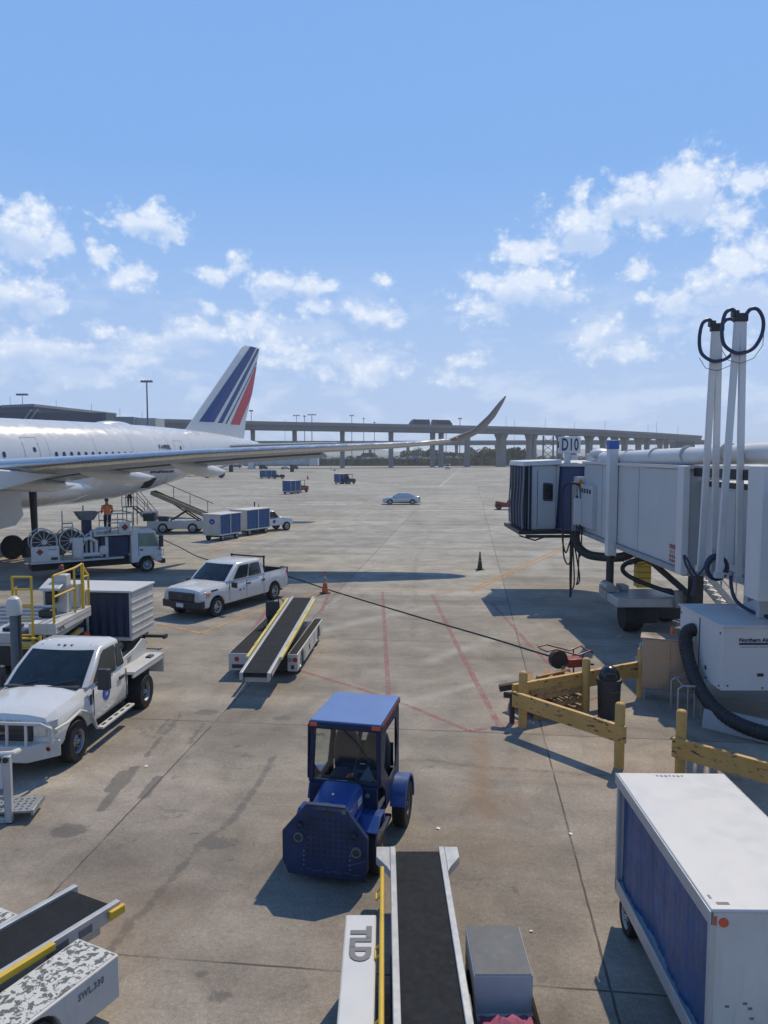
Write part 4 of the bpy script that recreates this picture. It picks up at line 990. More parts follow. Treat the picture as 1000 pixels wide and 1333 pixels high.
# preconditioned-air unit under the bridge, its hose, hangers
AC = thing('air_conditioning_unit', 'big white air conditioning box hung under the boarding bridge, with a thick black hose', 'air conditioner', (8.8, 18.5, 0)); AO = Vector((8.8, 18.5, 0))
def ac(mb, n, m, bevel=0, parent=AC, **k):
    mb.v = [(p[0] - AO.x, p[1] - AO.y, p[2]) for p in mb.v]; return mb.build(n, m, parent, bevel, **k)
mb = MB(); mb.box(7.7, 10.4, 17.2, 19.7, .88, 2.36); ac(mb, 'housing', m_bridgewhite, .02)
mb = MB(); mb.box(7.66, 10.44, 17.16, 19.74, 2.363, 2.40); ac(mb, 'lid', m_bridgewhite)
mb = MB(); mb.box(7.686, 7.697, 18.43, 18.46, .95, 2.3); mb.box(7.686, 7.697, 18.0, 18.08, 1.14, 1.24); mb.box(9.0, 9.06, 17.185, 17.197, 1.1, 1.7)
for y, z in ((17.3, .97), (17.3, 2.2), (19.6, .97), (19.6, 2.2), (18.0, .96), (18.9, .96)): mb.ball((7.697, y, z), .025, 5)
for x, z in ((7.85, 1.0), (9.3, 1.0), (8.65, .95)): mb.ball((x, 17.197, z), .022, 5)
mb.box(8.52, 8.66, 17.186, 17.197, 1.22, 1.29); ac(mb, 'fittings', m_blacksteel)
mb = MB(); mb.box(8.95, 9.5, 17.188, 17.197, 1.25, 1.72); ac(mb, 'access_panel', m_bridge)
text('maker_lettering', 'Northern Air', .125, m_letterd, AC, Vector((8.42, 17.193, 2.06)) - AO, (1, 0, 0), (0, 0, 1), .002, .004, 1, 1)
mb = MB(); mb.prism([(8.07, 1.95), (8.78, 1.95), (8.75, 2.0), (8.10, 2.0)], 'xz', 17.190, 17.197); ac(mb, 'lettering_bar', m_letterd)
text('small_lettering', 'airport ground support equipment', .045, m_lettergrey, AC, Vector((8.43, 17.193, 1.905)) - AO, (1, 0, 0), (0, 0, 1), .001)
mb = MB(); mb.box(8.85, 10.2, 17.9, 18.1, 2.403, 3.077); mb.box(9.2, 10.2, 19.2, 19.45, 2.403, 3.077); mb.prism([(18.102, 2.403), (19.3, 2.403), (18.102, 2.85)], 'yz', 8.9, 9.1); ac(mb, 'hanger_beam', m_bridge, .02)
pth = [(7.70, 18.75, 1.95), (7.50, 18.72, 1.93), (7.42, 18.65, 1.72), (7.42, 18.4, 1.25), (7.47, 17.9, .75), (7.6, 17.3, .42), (7.9, 16.7, .26), (8.4, 16.2, .2), (9.2, 15.9, .2), (10.2, 15.8, .2)]
P_ = [Vector(p) for p in pth]; fine = []
for i in range(len(P_) - 1):
    for k in range(14): fine.append(P_[i].lerp(P_[i + 1], k / 14.))
fine = [sum((fine[min(max(i + j, 0), len(fine) - 1)] for j in range(-7, 8)), Vector()) / 15 for i in range(len(fine))]
mb = MB(); mb.tube(fine, [.155 + (.012 if i % 2 else 0) for i in range(len(fine))], 14); ac(mb, 'air_hose', m_hose, ang=10)
mb = MB(); mb.tube(smooth_path([(8.55, 18.75, 3.35), (8.55, 18.7, 3.0), (8.6, 18.5, 2.7), (8.85, 18.1, 2.5), (9.3, 17.7, 2.45), (10.2, 17.5, 2.45)]), .045, 8); ac(mb, 'power_cable', m_bluehose)

# hose hoists: a pair of tall flat poles with a hoop of hose at the top
def hoist(label, base, a0, a1, b0, b1):
    t = thing('hose_hoist', label, 'hose hoist', base, 0, 'tall hose hoists beside the boarding bridge'); o = Vector(base)
    for p, q in ((a0, a1), (b0, b1)):
        MB().bar(Vector(p) - o, Vector(q) - o, .155, .10, 0, (0, 1, 0)).build('pole', m_bridgewhite, t, .015)
    top = (Vector(a1) + Vector(b1)) / 2 - o
    mb = MB(); mb.box(top.x - .16, top.x + .16, top.y - .08, top.y + .08, top.z - .14, top.z + .06); mb.box(top.x - .2, top.x - .06, top.y - .1, top.y + .1, top.z - .02, top.z + .12); mb.build('pulley_head', m_blacksteel, t, .02)
    mb = MB(); loop = []
    for k in range(19):
        a = R(60 + 300 * k / 18 + 0); loop.append((top.x + .02 + .47 * math.sin(a - R(30)), top.y - .12, top.z - .42 + .52 * math.cos(a - R(30)) - .05))
    loop = [tuple(top + Vector((-.12, -.06, .02)))] + [(top.x - .25, top.y - .1, top.z + .13), (top.x - .42, top.y - .12, top.z + .02), (top.x - .48, top.y - .12, top.z - .35), (top.x - .42, top.y - .12, top.z - .68), (top.x - .2, top.y - .13, top.z - .86), (top.x + .02, top.y - .13, top.z - .88), (top.x + .28, top.y - .13, top.z - .76), (top.x + .46, top.y - .12, top.z - .45), (top.x + .48, top.y - .12, top.z - .12), (top.x + .36, top.y - .1, top.z + .12), (top.x + .2, top.y - .08, top.z + .14), tuple(top + Vector((.1, -.06, .02)))]
    mb.tube(smooth_path(loop), .045, 8); mb.build('hose_hoop', m_bluehose, t)
    mb = MB(); mb.tube([(top.x - .46, top.y - .1, top.z - .8), (top.x - .3, top.y - .1, top.z - 1.05), (top.x, top.y - .1, top.z - 1.12), (top.x + .3, top.y - .1, top.z - 1.0), (top.x + .5, top.y - .1, top.z - .7), (top.x + .52, top.y - .1, top.z - .3)], .008, 5); mb.build('wire', m_blacksteel, t)
    for p in (a0, b0):
        v = Vector(p) - o; mb = MB(); mb.box(v.x - .1, v.x + .1, v.y - .08, v.y + .1, v.z - .12, v.z + .03); mb.bar(v, v + Vector((.35, .1, -.05)), .06, .06); mb.build('foot_bracket', m_bridge, t, .01)
    return t
q = lambda px, py, Y: tuple(dp(px, py, Y))
h1 = hoist('pair of tall pale poles with a hose hoop, left and shorter-looking of the two', q(920, 742, 19.6), q(912, 738, 19.6), q(931, 424, 19.4), q(929, 742, 19.6), q(936.5, 424, 19.4))
h2 = hoist('pair of tall pale poles with a hose hoop, right and taller of the two', q(950, 750, 18.6), q(936, 746, 18.6), q(961, 411, 18.4), q(961.5, 752, 18.6), q(967.5, 411, 18.4))
t = thing('coiled_hose', 'coil of black hose hanging at the foot of the tall pale poles', 'hose', q(932, 738, 18.9)); mb = MB()
for k, (r_, dx, dz) in enumerate(((.26, 0, .02), (.24, .03, -.03), (.27, -.02, -.01))): mb.tube([(dx + r_ * math.cos(R(20 * i)), -.06 * k, dz + r_ * 1.1 * math.sin(R(20 * i))) for i in range(18)], .035, 8, 0, True)
mb.tube(smooth_path([(-.28, 0, .0), (-.42, .08, -.22), (-.55, .1, -.05), (-.66, .15, .18), (-.72, .2, .26), (-.68, .18, .05), (-.56, .12, -.2), (-.48, .1, -.34), (-.50, .1, -.55), (-.54, .1, -.75)]), .03, 8); mb.build('hose', m_bluehose, t)
mb = MB(); mb.box(-.10, .10, .02, .12, -.15, .45); mb.build('hook_plate', m_bridge, t)
# ---------------------------------------------------------------- wheels and vehicle helpers (x forward, y left)
m_steelrim = M('dusty_steel_rim', (.30, .30, .31), .45, .4, var=.2, grime=.4, gcol=(.12, .11, .10), gscale=8)
def wheel(parent, x, y, r, w, rim_m, side=1, rimr=.62, dual=False, lug=False):
    mb = MB(); h = w / 2
    mb.lathe([(r * rimr, -h), (r * .93, -h), (r, -h * .7), (r, h * .7), (r * .93, h), (r * rimr, h), (r * rimr, -h)], (x, y, r), 'y', 30, cap=False)
    o = mb.build('wheel', m_rubber, parent)
    mb = MB(); s = side; rr = r * rimr
    mb.lathe([(rr + .002, s * h * .9), (rr * .9, s * h * .78), (rr * .82, s * h * .35), (rr * .45, s * h * .45), (rr * .25, s * h * .8), (.001, s * h * .82)], (x, y, r), 'y', 24, cap=False)
    mb.lathe([(rr + .002, -s * h * .5), (.001, -s * h * .5)], (x, y, r), 'y', 20)
    for k in range(7):
        a = k * .8976 + .2; c_, s_n = math.cos(a), math.sin(a)
        mb.cyl((x + rr * .64 * c_, y + s * h * .36, r + rr * .64 * s_n), (x + rr * .64 * c_, y + s * h * .50, r + rr * .64 * s_n), rr * .17, rr * .17, 10, 1)
        mb.cyl((x + rr * .30 * c_, y + s * h * .7, r + rr * .30 * s_n), (x + rr * .30 * c_, y + s * h * .9, r + rr * .30 * s_n), rr * .04, rr * .04, 6, 1)
    mb.build('rim', [rim_m, m_dark], o)
    return o
def arch(x, zb, arches):
    for xa, R_, zc in arches:
        if abs(x - xa) < R_: zb = max(zb, zc + math.sqrt(R_ * R_ - (x - xa) ** 2))
    return zb
def body_shell(stations, arches, zsill, parent, mat, name='body'):
    """stations: (x, half width, z shoulder, y top edge, z top edge, y inner, z inner, z centre)"""
    xs = [s[0] for s in stations]; extra = []
    for xa, R_, zc in arches:
        for k in range(13): extra.append(xa + R_ * math.cos(math.pi * k / 12) * .999)
    allx = []
    for i in range(len(stations) - 1):
        a, b = stations[i], stations[i + 1]; allx.append(a)
        if abs(a[0] - b[0]) < 1e-4: continue
        for x in sorted((e for e in extra if min(a[0], b[0]) + .01 < e < max(a[0], b[0]) - .01), reverse=a[0] > b[0]):
            k = (x - a[0]) / (b[0] - a[0]); allx.append(tuple(p + (q - p) * k for p, q in zip(a, b)))
    allx.append(stations[-1]); rings = []
    for s in allx:
        x, w, zs, yt, zt, yi, zi, zc = s; zb = arch(x, zsill, arches); zm = zb + (zs - zb) * .5
        half = [(w - .05, zb), (w - .005, zb + (zs - zb) * .14), (w, zm), (w - .012, zm + (zs - zm) * .55), (w - .05, zs), (yt, zt), (yi, zi), (0, zc)]
        ring = [(x, y, z) for y, z in half] + [(x, -y, z) for y, z in half[:-1][::-1]]
        rings.append(ring)
    mb = MB(); mb.loft(rings, closed=False, cap=False)
    n = len(rings[0])
    for r_ in (rings[0], rings[-1]): mb.add(r_, [tuple(range(n))])
    return mb.build(name, mat, parent, ang=38)
def greenhouse(parent, rings, mat, name='cab_shell'):
    """rings bottom to top, each: (xf, xr, half width front, half width rear, z, bow)"""
    R3 = []
    for xf, xr, wf, wr, z, bow in rings:
        R3.append([Vector(p) for p in ((xf, -wf, z), (xf + bow, -wf * .5, z), (xf + bow * 1.3, 0, z), (xf + bow, wf * .5, z), (xf, wf, z), ((xf + xr) / 2, (wf + wr) / 2, z), (xr, wr, z), (xr, -wr, z), ((xf + xr) / 2, -(wf + wr) / 2, z))])
    mb = MB(); mb.loft(R3); o = mb.build(name, mat, parent, bevel=.035, seg=3)
    return o, R3
def glass(parent, name, quad, u0, u1, v0, v1, m=None, r=.05, off=.012, seal=True):
    mb = MB(); mb.patch(*quad, u0, u1, v0, v1, off, r=r); g = mb.build(name, m or m_glass, parent, fixn=False)
    return g

def screen(parent, R3, u0, u1, v0, v1, idx=(0, 1, 2, 3, 4), name='windshield', off=.012):
    """curved glass that follows the front of a cab shell"""
    cols = [Vector((0, 0, 0))]; rows = []
    for j in range(9):
        v = (v0 + (v1 - v0) * j / 8) * 2; k = min(int(v), 1); f = v - k; row = []
        for i in range(13):
            u = (u0 + (u1 - u0) * i / 12) * (len(idx) - 1); a = min(int(u), len(idx) - 2); w = u - a
            p = R3[k][idx[a]].lerp(R3[k][idx[a + 1]], w).lerp(R3[k + 1][idx[a]].lerp(R3[k + 1][idx[a + 1]], w), f); row.append(p)
        rows.append(row)
    n = (R3[2][2] - R3[0][2]); nrm = Vector((n.z, 0, -n.x)).normalized()
    if nrm.x * (1 if R3[0][2].x > 0 else -1) < 0: nrm = -nrm
    mb = MB(); mb.loft([[p + nrm * off for p in r_] for r_ in rows], closed=False, cap=False)
    return mb.build(name, m_glass, parent, fixn=False, ang=80)

# ---------------------------------------------------------------- white crew-cab pickup
T = thing('pickup_truck', 'white crew cab pickup truck with a black rack behind the cab and black front bumper', 'pickup truck', (-6.42, 31.50, 0), heading(-1.84, -3.64))
xa, xb = 1.95, -1.88
A_ = [(xa, .46, .36), (xb, .46, .36)]
body_shell([(2.86, .80, .86, .72, .93, .5, .96, .98), (2.80, .90, .98, .80, 1.08, .55, 1.13, 1.16), (2.55, .97, 1.06, .84, 1.15, .5, 1.19, 1.21), (1.35, 1.0, 1.12, .86, 1.22, .5, 1.26, 1.28),
            (1.2, 1.0, 1.14, .86, 1.24, .6, 1.25, 1.25), (-1.18, 1.0, 1.16, .88, 1.24, .6, 1.25, 1.25), (-1.2, 1.0, 1.16, .93, 1.27, .6, 1.25, 1.25), (-1.215, 1.0, 1.16, .93, 1.27, .86, 1.27, 1.27), (-1.22, 1.0, 1.16, .93, 1.27, .85, .82, .82),
            (-2.80, .99, 1.16, .93, 1.28, .85, .82, .82), (-2.81, .99, 1.16, .93, 1.28, .84, 1.28, 1.28), (-2.87, .97, 1.15, .92, 1.27, .6, 1.27, 1.27), (-2.90, .93, 1.1, .88, 1.2, .6, 1.2, 1.2)], A_, .42, T, m_white)
sh, G_ = greenhouse(T, [(1.30, -1.20, .94, .94, 1.235, .10), (.95, -1.16, .885, .885, 1.53, .10), (.50, -1.05, .80, .80, 1.86, .08), (.36, -.95, .70, .70, 1.925, .06)], m_white)
g0, g1, g2 = G_[0], G_[1], G_[2]
screen(T, G_, .07, .93, .05, .95)
for s_ in (1, -1):
    i, j = (4, 6) if s_ > 0 else (0, 7)
    qd = (g0[i], g0[j], g2[j], g2[i]) if s_ > 0 else (g0[j], g0[i], g2[i], g2[j])
    fl = (lambda a, b: (a, b)) if s_ < 0 else (lambda a, b: (1 - b, 1 - a))
    glass(T, 'door_window', qd, *fl(.50, .88), .08, .86, off=.030, r=.07); glass(T, 'door_window', qd, *fl(.10, .465), .08, .86, off=.030, r=.07)
    for x in (-.02, -1.02):
        mb = MB(); mb.box(x - .11, x + .11, s_ * 1.0 - .005, s_ * 1.0 + .03, .98, 1.05); mb.build('door_handle', m_blackpl, T, .012)
    mb = MB(); mb.prism([(1.06, .98), (1.16, 1.02), (1.18, 1.22), (1.06, 1.24)], 'xz', s_ * 1.02, s_ * 1.27) if s_ > 0 else mb.prism([(1.06, .98), (1.16, 1.02), (1.18, 1.22), (1.06, 1.24)], 'xz', -1.27, -1.02); mb.build('mirror', m_blackpl, T, .03)
    mb = MB()
    for x in (1.22, .12, -1.06): mb.box(x - .006, x + .006, s_ * .992 - .012, s_ * .992 + .012, .5, 1.2)
    mb.islands('door_gap', m_dark, T)
    mb = MB(); mb.hexa([(2.60, s_ * .88, .74), (2.89, s_ * .62, .74), (2.87, s_ * .62, .99), (2.56, s_ * .90, 1.03)], [(2.63, s_ * .985, .74), (2.905, s_ * .85, .74), (2.87, s_ * .84, 1.0), (2.56, s_ * .965, 1.05)]); mb.build('headlight', m_lens, T, .015)
    mb = MB(); mb.box(2.40, 2.60, s_ * .975 - .01, s_ * .975 + .012, .84, 1.0); mb.build('turn_lamp', m_amber, T, .01)
    mb = MB(); mb.box(-2.90, -2.80, s_ * .90 - .08, s_ * .90 + .08, .92, 1.18); mb.build('tail_light', m_redlens, T, .015)
mb = MB(); mb.box(2.78, 2.93, -.62, .62, .70, 1.02); gr = mb.build('grille', m_blackpl, T, .03)
mb = MB()
for k in range(3): mb.box(2.925, 2.94, -.58, .58, .755 + .09 * k, .775 + .09 * k)
mb.lathe([(.001, 2.945), (.09, 2.945), (.09, 2.94)], (0, 0, .87), 'x', 18); mb.build('grille_bar', M('dark_grille_bar', (.06, .062, .066), .35), gr)
mb = MB(); mb.loft([[(2.70, y * 1.02, .40), (2.96 - abs(y) * .12, y, .40), (2.98 - abs(y) * .12, y, .68), (2.70, y * 1.02, .72)] for y in (-.98, -.6, 0, .6, .98)]); mb.build('front_bumper', m_blackpl, T, .03)
mb = MB(); mb.box(2.975, 2.99, -.17, .17, .47, .62); mb.build('licence_plate', m_letterw, T)
mb = MB(); mb.box(-3.02, -2.86, -.92, .92, .46, .66); mb.build('rear_bumper', m_blackpl, T, .03)
mb = MB(); mb.box(-2.7, 2.6, -.80, .80, .30, .70); mb.build('underbody', m_dark, T)
for x in (xa, xb):
    for s_ in (1, -1): wheel(T, x, s_ * .86, .385, .26, m_alu, s_)
mb = MB()
for s_ in (1, -1): mb.bar((-1.28, s_ * .84, 1.25), (-1.28, s_ * .84, 1.99), .06, .06)
mb.bar((-1.28, -.9, 1.93), (-1.28, .9, 1.93), .06, .07); mb.build('cab_rack', m_blacksteel, T, .01)
mb = MB(); mb.box(-2.95, -2.89, .55, .95, .95, 1.30); mb.build('tail_box', m_blackpl, T, .02)
mb = MB(); mb.box(-2.79, -1.24, -.835, .835, .823, .835); mb.box(-2.79, -1.24, .82, .838, .836, 1.265); mb.box(-2.79, -1.24, -.838, -.82, .836, 1.265); mb.box(-1.26, -1.24, -.819, .819, .836, 1.265); mb.box(-2.79, -2.77, -.819, .819, .836, 1.265); mb.build('bed_liner', m_dark, T)
mb = MB(); mb.box(-1.7, -1.3, -.75, .75, .84, 1.18); mb.build('tool_box', m_blacksteel, T, .02)
mb = MB(); mb.box(1.9, 2.3, .955, .975, 1.02, 1.08); mb.box(.5, .62, 1.004, 1.008, .80, .86); mb.box(.3, .36, 1.004, 1.008, .80, .86); mb.build('door_marking', m_letterd, T)

# ---------------------------------------------------------------- white flatbed utility truck in the left foreground
hu = Vector((-.1, -.995, 0)); T = thing('flatbed_truck', 'white flatbed utility truck with a tubular grille guard and blue round door emblem', 'truck', (-7.10, 17.15, 0), heading(hu.x, hu.y))
xa, xb = 1.72, -1.62; A_ = [(xa, .50, .42)]
body_shell([(2.66, .80, .98, .74, 1.10, .5, 1.14, 1.16), (2.60, .93, 1.08, .82, 1.20, .5, 1.25, 1.27), (2.35, .99, 1.14, .84, 1.26, .45, 1.32, 1.345), (1.2, 1.01, 1.20, .86, 1.33, .48, 1.39, 1.41), (1.02, 1.01, 1.24, .88, 1.36, .6, 1.38, 1.38),
            (-.66, 1.01, 1.26, .90, 1.36, .6, 1.38, 1.38), (-.68, 1.0, 1.26, .88, 1.34, .6, 1.36, 1.36)], A_, .55, T, m_white)
sh, G_ = greenhouse(T, [(1.16, -.68, .95, .95, 1.34, .10), (.78, -.66, .90, .90, 1.64, .10), (.26, -.60, .81, .81, 1.98, .08), (.10, -.50, .70, .70, 2.055, .05)], m_white)
g0, g1, g2 = G_[0], G_[1], G_[2]
wd = screen(T, G_, .06, .94, .02, .95)
mb = MB()
for y in (-.45, .25): mb.bar((1.20, y, 1.42), (1.10, y + .42, 1.50), .02, .02)
mb.box(1.16, 1.30, -.80, .80, 1.365, 1.40); mb.build('wiper', m_blackpl, T)
for s_ in (1, -1):
    i, j = (4, 6) if s_ > 0 else (0, 7)
    qd = (g0[i], g0[j], g2[j], g2[i]) if s_ > 0 else (g0[j], g0[i], g2[i], g2[j])
    fl = (lambda a, b: (a, b)) if s_ < 0 else (lambda a, b: (1 - b, 1 - a))
    glass(T, 'door_window', qd, *fl(.30, .90), .04, .90, off=.034, r=.07); glass(T, 'quarter_window', qd, *fl(.05, .25), .10, .88, off=.034, r=.05)
    mb = MB(); mb.box(-.42, -.20, s_ * 1.012 - .004, s_ * 1.012 + .03, 1.12, 1.20); mb.build('door_handle', m_blackpl, T, .012)
    mb = MB(); y0 = s_ * 1.20; mb.box(.82, .98, y0 - .13, y0 + .13, 1.25, 1.70); mb.bar((.86, s_ * .98, 1.34), (.9, y0, 1.38), .05, .05); mb.build('mirror', m_blackpl, T, .03)
    mb = MB()
    for x in (1.0, -.60): mb.box(x - .007, x + .007, s_ * 1.003 - .012, s_ * 1.003 + .012, .62, 1.28)
    mb.islands('door_gap', m_dark, T)
    mb = MB(); mb.box(1.08, 1.16, s_ * 1.006 - .01, s_ * 1.006 + .01, .98, 1.20); mb.build('fender_vent', m_blackpl, T, .008)
    mb = MB(); mb.hexa([(2.52, s_ * .90, .84), (2.70, s_ * .62, .84), (2.69, s_ * .62, 1.12), (2.48, s_ * .90, 1.14)], [(2.45, s_ * .99, .84), (2.66, s_ * .86, .84), (2.62, s_ * .86, 1.12), (2.40, s_ * .985, 1.14)]); mb.build('headlight', m_lens, T, .02)
    mb = MB(); mb.lathe([(.001, s_ * 1.018), (.16, s_ * 1.018), (.16, s_ * 1.0)], (.42, 0, 1.02), 'y', 28); e = mb.build('door_emblem', m_decal, T)
    text('emblem_mark', 'as', .16, m_letterw, e, (.42, s_ * 1.0195, 1.02), (-s_, 0, 0), (0, 0, 1), .001)
    mb = MB(); mb.box(-.62, .98, s_ * 1.03 - .10 * (s_ < 0) - .0, s_ * 1.03 + .10 * (s_ > 0) + .06 * s_ if s_ > 0 else s_ * 1.03, .40, .45) if s_ > 0 else mb.box(-.62, .98, -1.19, -1.03, .40, .45)
    mb.bar((1.02, s_ * 1.08, .43), (1.22, s_ * .98, .84), .06, .06); mb.build('side_step', m_offwhite, T, .012)
    mb = MB()
    for k in range(5): mb.box(-.5 + .3 * k, -.34 + .3 * k, s_ * 1.11 - .03, s_ * 1.11 + .03, .4505, .454)
    mb.build('step_grip', m_dark, T)
mb = MB(); mb.box(2.55, 2.71, -.60, .60, .76, 1.10); gr = mb.build('grille', m_blackpl, T, .02)
mb = MB()
for k in range(3): mb.box(2.705, 2.722, -.58, .58, .80 + .11 * k, .84 + .11 * k)
mb.build('grille_bar', M('grille_dark_grey', (.045, .047, .05), .4), gr)
mb = MB(); mb.ball((2.725, 0, .93), .01, 8, 0, (.8, 13, 6)); b_ = mb.build('grille_badge', m_blacksteel, gr)
text('badge_script', 'Ford', .10, m_chrome, b_, (2.738, 0, .93), (0, 1, 0), (0, 0, 1), .002)
text('hood_lettering', 'SUPER DUTY', .085, m_railalu, T, (2.672, 0, 1.135), (0, 1, 0), (-.2, 0, 1), .003, .003, 1.6)
mb = MB(); mb.loft([[(2.48 - .0, -1.06, z) , (2.92, -.62, z), (2.95, 0, z), (2.92, .62, z), (2.48, 1.06, z), (2.40, .98, z), (2.78, .56, z), (2.8, 0, z), (2.78, -.56, z), (2.40, -.98, z)] for z in (.42, .74)]); mb.build('steel_bumper', m_offwhite, T, .02)
mb = MB(); mb.lathe([(.001, .0), (.045, .0), (.045, -.02)], (0, 0, 0), 'x', 12)
mb.v = [(2.68, .905 + p[1], .62 + p[2]) for p in mb.v]; mb.build('bumper_lamp', m_redlens, T)
mb = MB(); mb.tube([(2.70, -.99, .74), (2.74, -1.0, 1.05), (2.84, -.86, 1.16), (2.88, 0, 1.17), (2.84, .86, 1.16), (2.74, 1.0, 1.05), (2.70, .99, .74)], .034, 8)
for y in (-.58, -.20, .20, .58): mb.tube([(2.88, y, .74), (2.87, y, 1.16)], .028, 8)
for s_ in (1, -1): mb.tube([(2.62, s_ * 1.02, .98), (2.2, s_ * 1.06, .98), (1.72, s_ * 1.08, 1.06), (1.25, s_ * 1.08, .86), (1.05, s_ * 1.08, .46)], .03, 8)
mb.build('grille_guard', m_offwhite, T)
mb = MB()
for y in (-.56, -.15, 0, .15, .56):
    mb = MB(); mb.ball((.26 - abs(y) * .14, y, 2.025 - abs(y) * .035), .034, 6, 0, (1.2, 1, .8)); mb.build('roof_marker_lamp', M('amber_marker_lamp', (.25, .10, .04), .3), T)
mb = MB(); mb.box(-2.6, 2.45, -.72, .72, .36, .80); mb.build('underbody', m_dark, T)
wheel(T, xa, .90, .42, .28, m_steelrim, 1, .58); wheel(T, xa, -.90, .42, .28, m_steelrim, -1, .58)
wheel(T, xb, .86, .42, .42, m_steelrim, 1, .58); wheel(T, xb, -.86, .42, .42, m_steelrim, -1, .58)
# flatbed: deck, side boards over the wheels, headboard rack
mb = MB(); mb.box(-2.62, -.80, -.62, .62, .98, 1.06); 
mb.build('bed_floor', m_tread, T, .01)
for s_ in (1, -1):
    a, b = (.66, 1.10) if s_ > 0 else (-1.10, -.66)
    mb = MB(); mb.box(-2.55, -.82, a, b, 1.06, 1.13); mb.hexa([(-2.62, a, 1.06), (-2.62, b, 1.06), (-2.55, b, 1.06), (-2.55, a, 1.06)], [(-2.62, a, 1.13), (-2.62, b, 1.13), (-2.55, b, 1.13), (-2.55, a, 1.13)])
    mb.box(-2.62, -.80, b - .05 if s_ > 0 else a, b if s_ > 0 else a + .05, .98, 1.057); mb.box(-2.66, -2.621, a, b, .62, 1.13); mb.build('bed_side_deck', m_offwhite, T, .012)
    yy = s_ * .64; mb = MB(); mb.prism([(-2.6, 1.10), (-.84, 1.10), (-.84, 1.30), (-1.9, 1.42), (-2.35, 1.56), (-2.6, 1.48)], 'xz', yy - .02, yy + .02); sb = mb.build('bed_side_board', m_offwhite, T, .01)
    text('bed_lettering', 'SSF', .17, m_lettergrey, sb, (-1.55, yy + s_ * .0225, 1.22), (-s_, 0, 0), (0, 0, 1), .001, .004)
mb = MB(); mb.box(-2.3, -2.05, .85, 1.0, 1.132, 1.17); mb.build('dropped_glove', m_blackpl, T, .02)
mb = MB()
for y in (-.66, .66): mb.bar((-.74, y, 1.0), (-.74, y, 1.95), .06, .06); mb.bar((-.74, y, 1.9), (-1.05, y * 1.05, 1.15), .05, .05)
mb.bar((-.74, -.66, 1.92), (-.74, .66, 1.92), .06, .06)
for k in range(5): mb.bar((-.74, -.44 + .22 * k, 1.0), (-.74, -.44 + .22 * k, 1.9), .025, .025)
mb.build('headboard_rack', m_offwhite, T, .008)

# ---------------------------------------------------------------- baggage carts
def cart(label, loc, rz, L=3.0, Wd=1.55, H=1.95, zf=.50, near=m_offwhite, curt=m_curtain, ribs=True, emblem=None, group='covered baggage carts', detail=True):
    t = thing('baggage_cart', label, 'baggage cart', loc, rz, group); h, w = L / 2, Wd / 2
    mb = MB(); mb.box(-h, h, -w, w, zf - .10, zf); mb.build('floor', m_offwhite, t, .01)
    mb = MB(); mb.box(-h - .05, h + .05, -w - .05, w + .05, H - .07, H); mb.build('roof', m_cartroof, t, .02)
    for s in (-1, 1):
        mb = MB(); x = s * h; mb.box(min(x, x - s * .05), max(x, x - s * .05), -w, w, zf + .003, H - .073); e = mb.build('end_wall', near, t, .006)
        if ribs:
            mb = MB()
            for k in range(6): z = zf + .14 + k * (H - zf - .3) / 5; mb.box(min(x, x + s * .022), max(x, x + s * .022), -w + .04, w - .04, z - .022, z + .022)
            mb.build('wall_rib', near, e, .006)
        if emblem:
            mb = MB(); mb.lathe([(.001, x + s * .012), (emblem, x + s * .012), (emblem, x + s * .001)], (0, -.05, zf + (H - zf) * .62), 'x', 24)
            mb.v = [(p[0], p[1] * 1.25, p[2]) for p in mb.v]; em = mb.build('emblem', m_decal, e)
            text('emblem_mark', 'as', emblem * 1.2, m_letterw, em, (x + s * .0135, -.05, zf + (H - zf) * .62), (0, s, 0), (0, 0, 1), .001)
        # curtain with folds on each long side
        mb = MB(); n = 70; y = s * (w - .06); rows = []
        for zz in (zf + .02, zf + .5, H - .09):
            rows.append([(-h + .06 + (L - .12) * i / n, y + .022 * math.sin(i * .9 + zz) * (1.15 - (zz > H - .2)) + .012 * math.sin(i * 2.3), zz) for i in range(n + 1)])
        mb.loft(rows, closed=False, cap=False); mb.build('curtain', curt, t, ang=80)
    mb = MB()
    for sx in (-1, 0, 1):
        for sy in (-1, 1): x, y = sx * (h - .03), sy * (w - .02); mb.box(x - .03, x + .03, y - .025, y + .025, zf, H - .08)
    mb.islands('corner_post', m_offwhite, t)
    mb = MB(); mb.box(-h + .1, h - .1, -w + .25, w - .25, zf - .22, zf - .105); mb.box(h, h + .75, -.05, .05, .32, .40); mb.box(h + .7, h + .78, -.12, .12, .30, .42); mb.build('chassis', m_blacksteel, t)
    for sx in (-1, 1):
        for sy in (-1, 1): wheel(t, sx * (h - .45), sy * (w - .14), .24, .16, m_railalu, sy)
    return t
cart('baggage cart with white ribbed end and dark blue curtain, beside the yellow-railed loader', (-9.30, 24.85, 0), R(-6), 2.9, 1.75, 2.0, .50, curt=m_navycurtain)
cart('baggage cart with a plain white end bearing a blue oval emblem, last in its train', (-11.85, 56.1, 0), heading(.42, .9), 2.6, 1.5, 1.95, .5, ribs=False, emblem=.2)
cart('baggage cart with bright blue curtains, towed right behind the small service truck', (-10.45, 59.9, 0), heading(.46, .88), 3.0, 1.55, 2.0, .5, ribs=False, emblem=.2)
C_ = thing('baggage_cart', 'large white-roofed baggage cart with blue curtain in the right foreground', 'baggage cart', (3.83, 8.50, 0), R(-91), 'covered baggage carts')
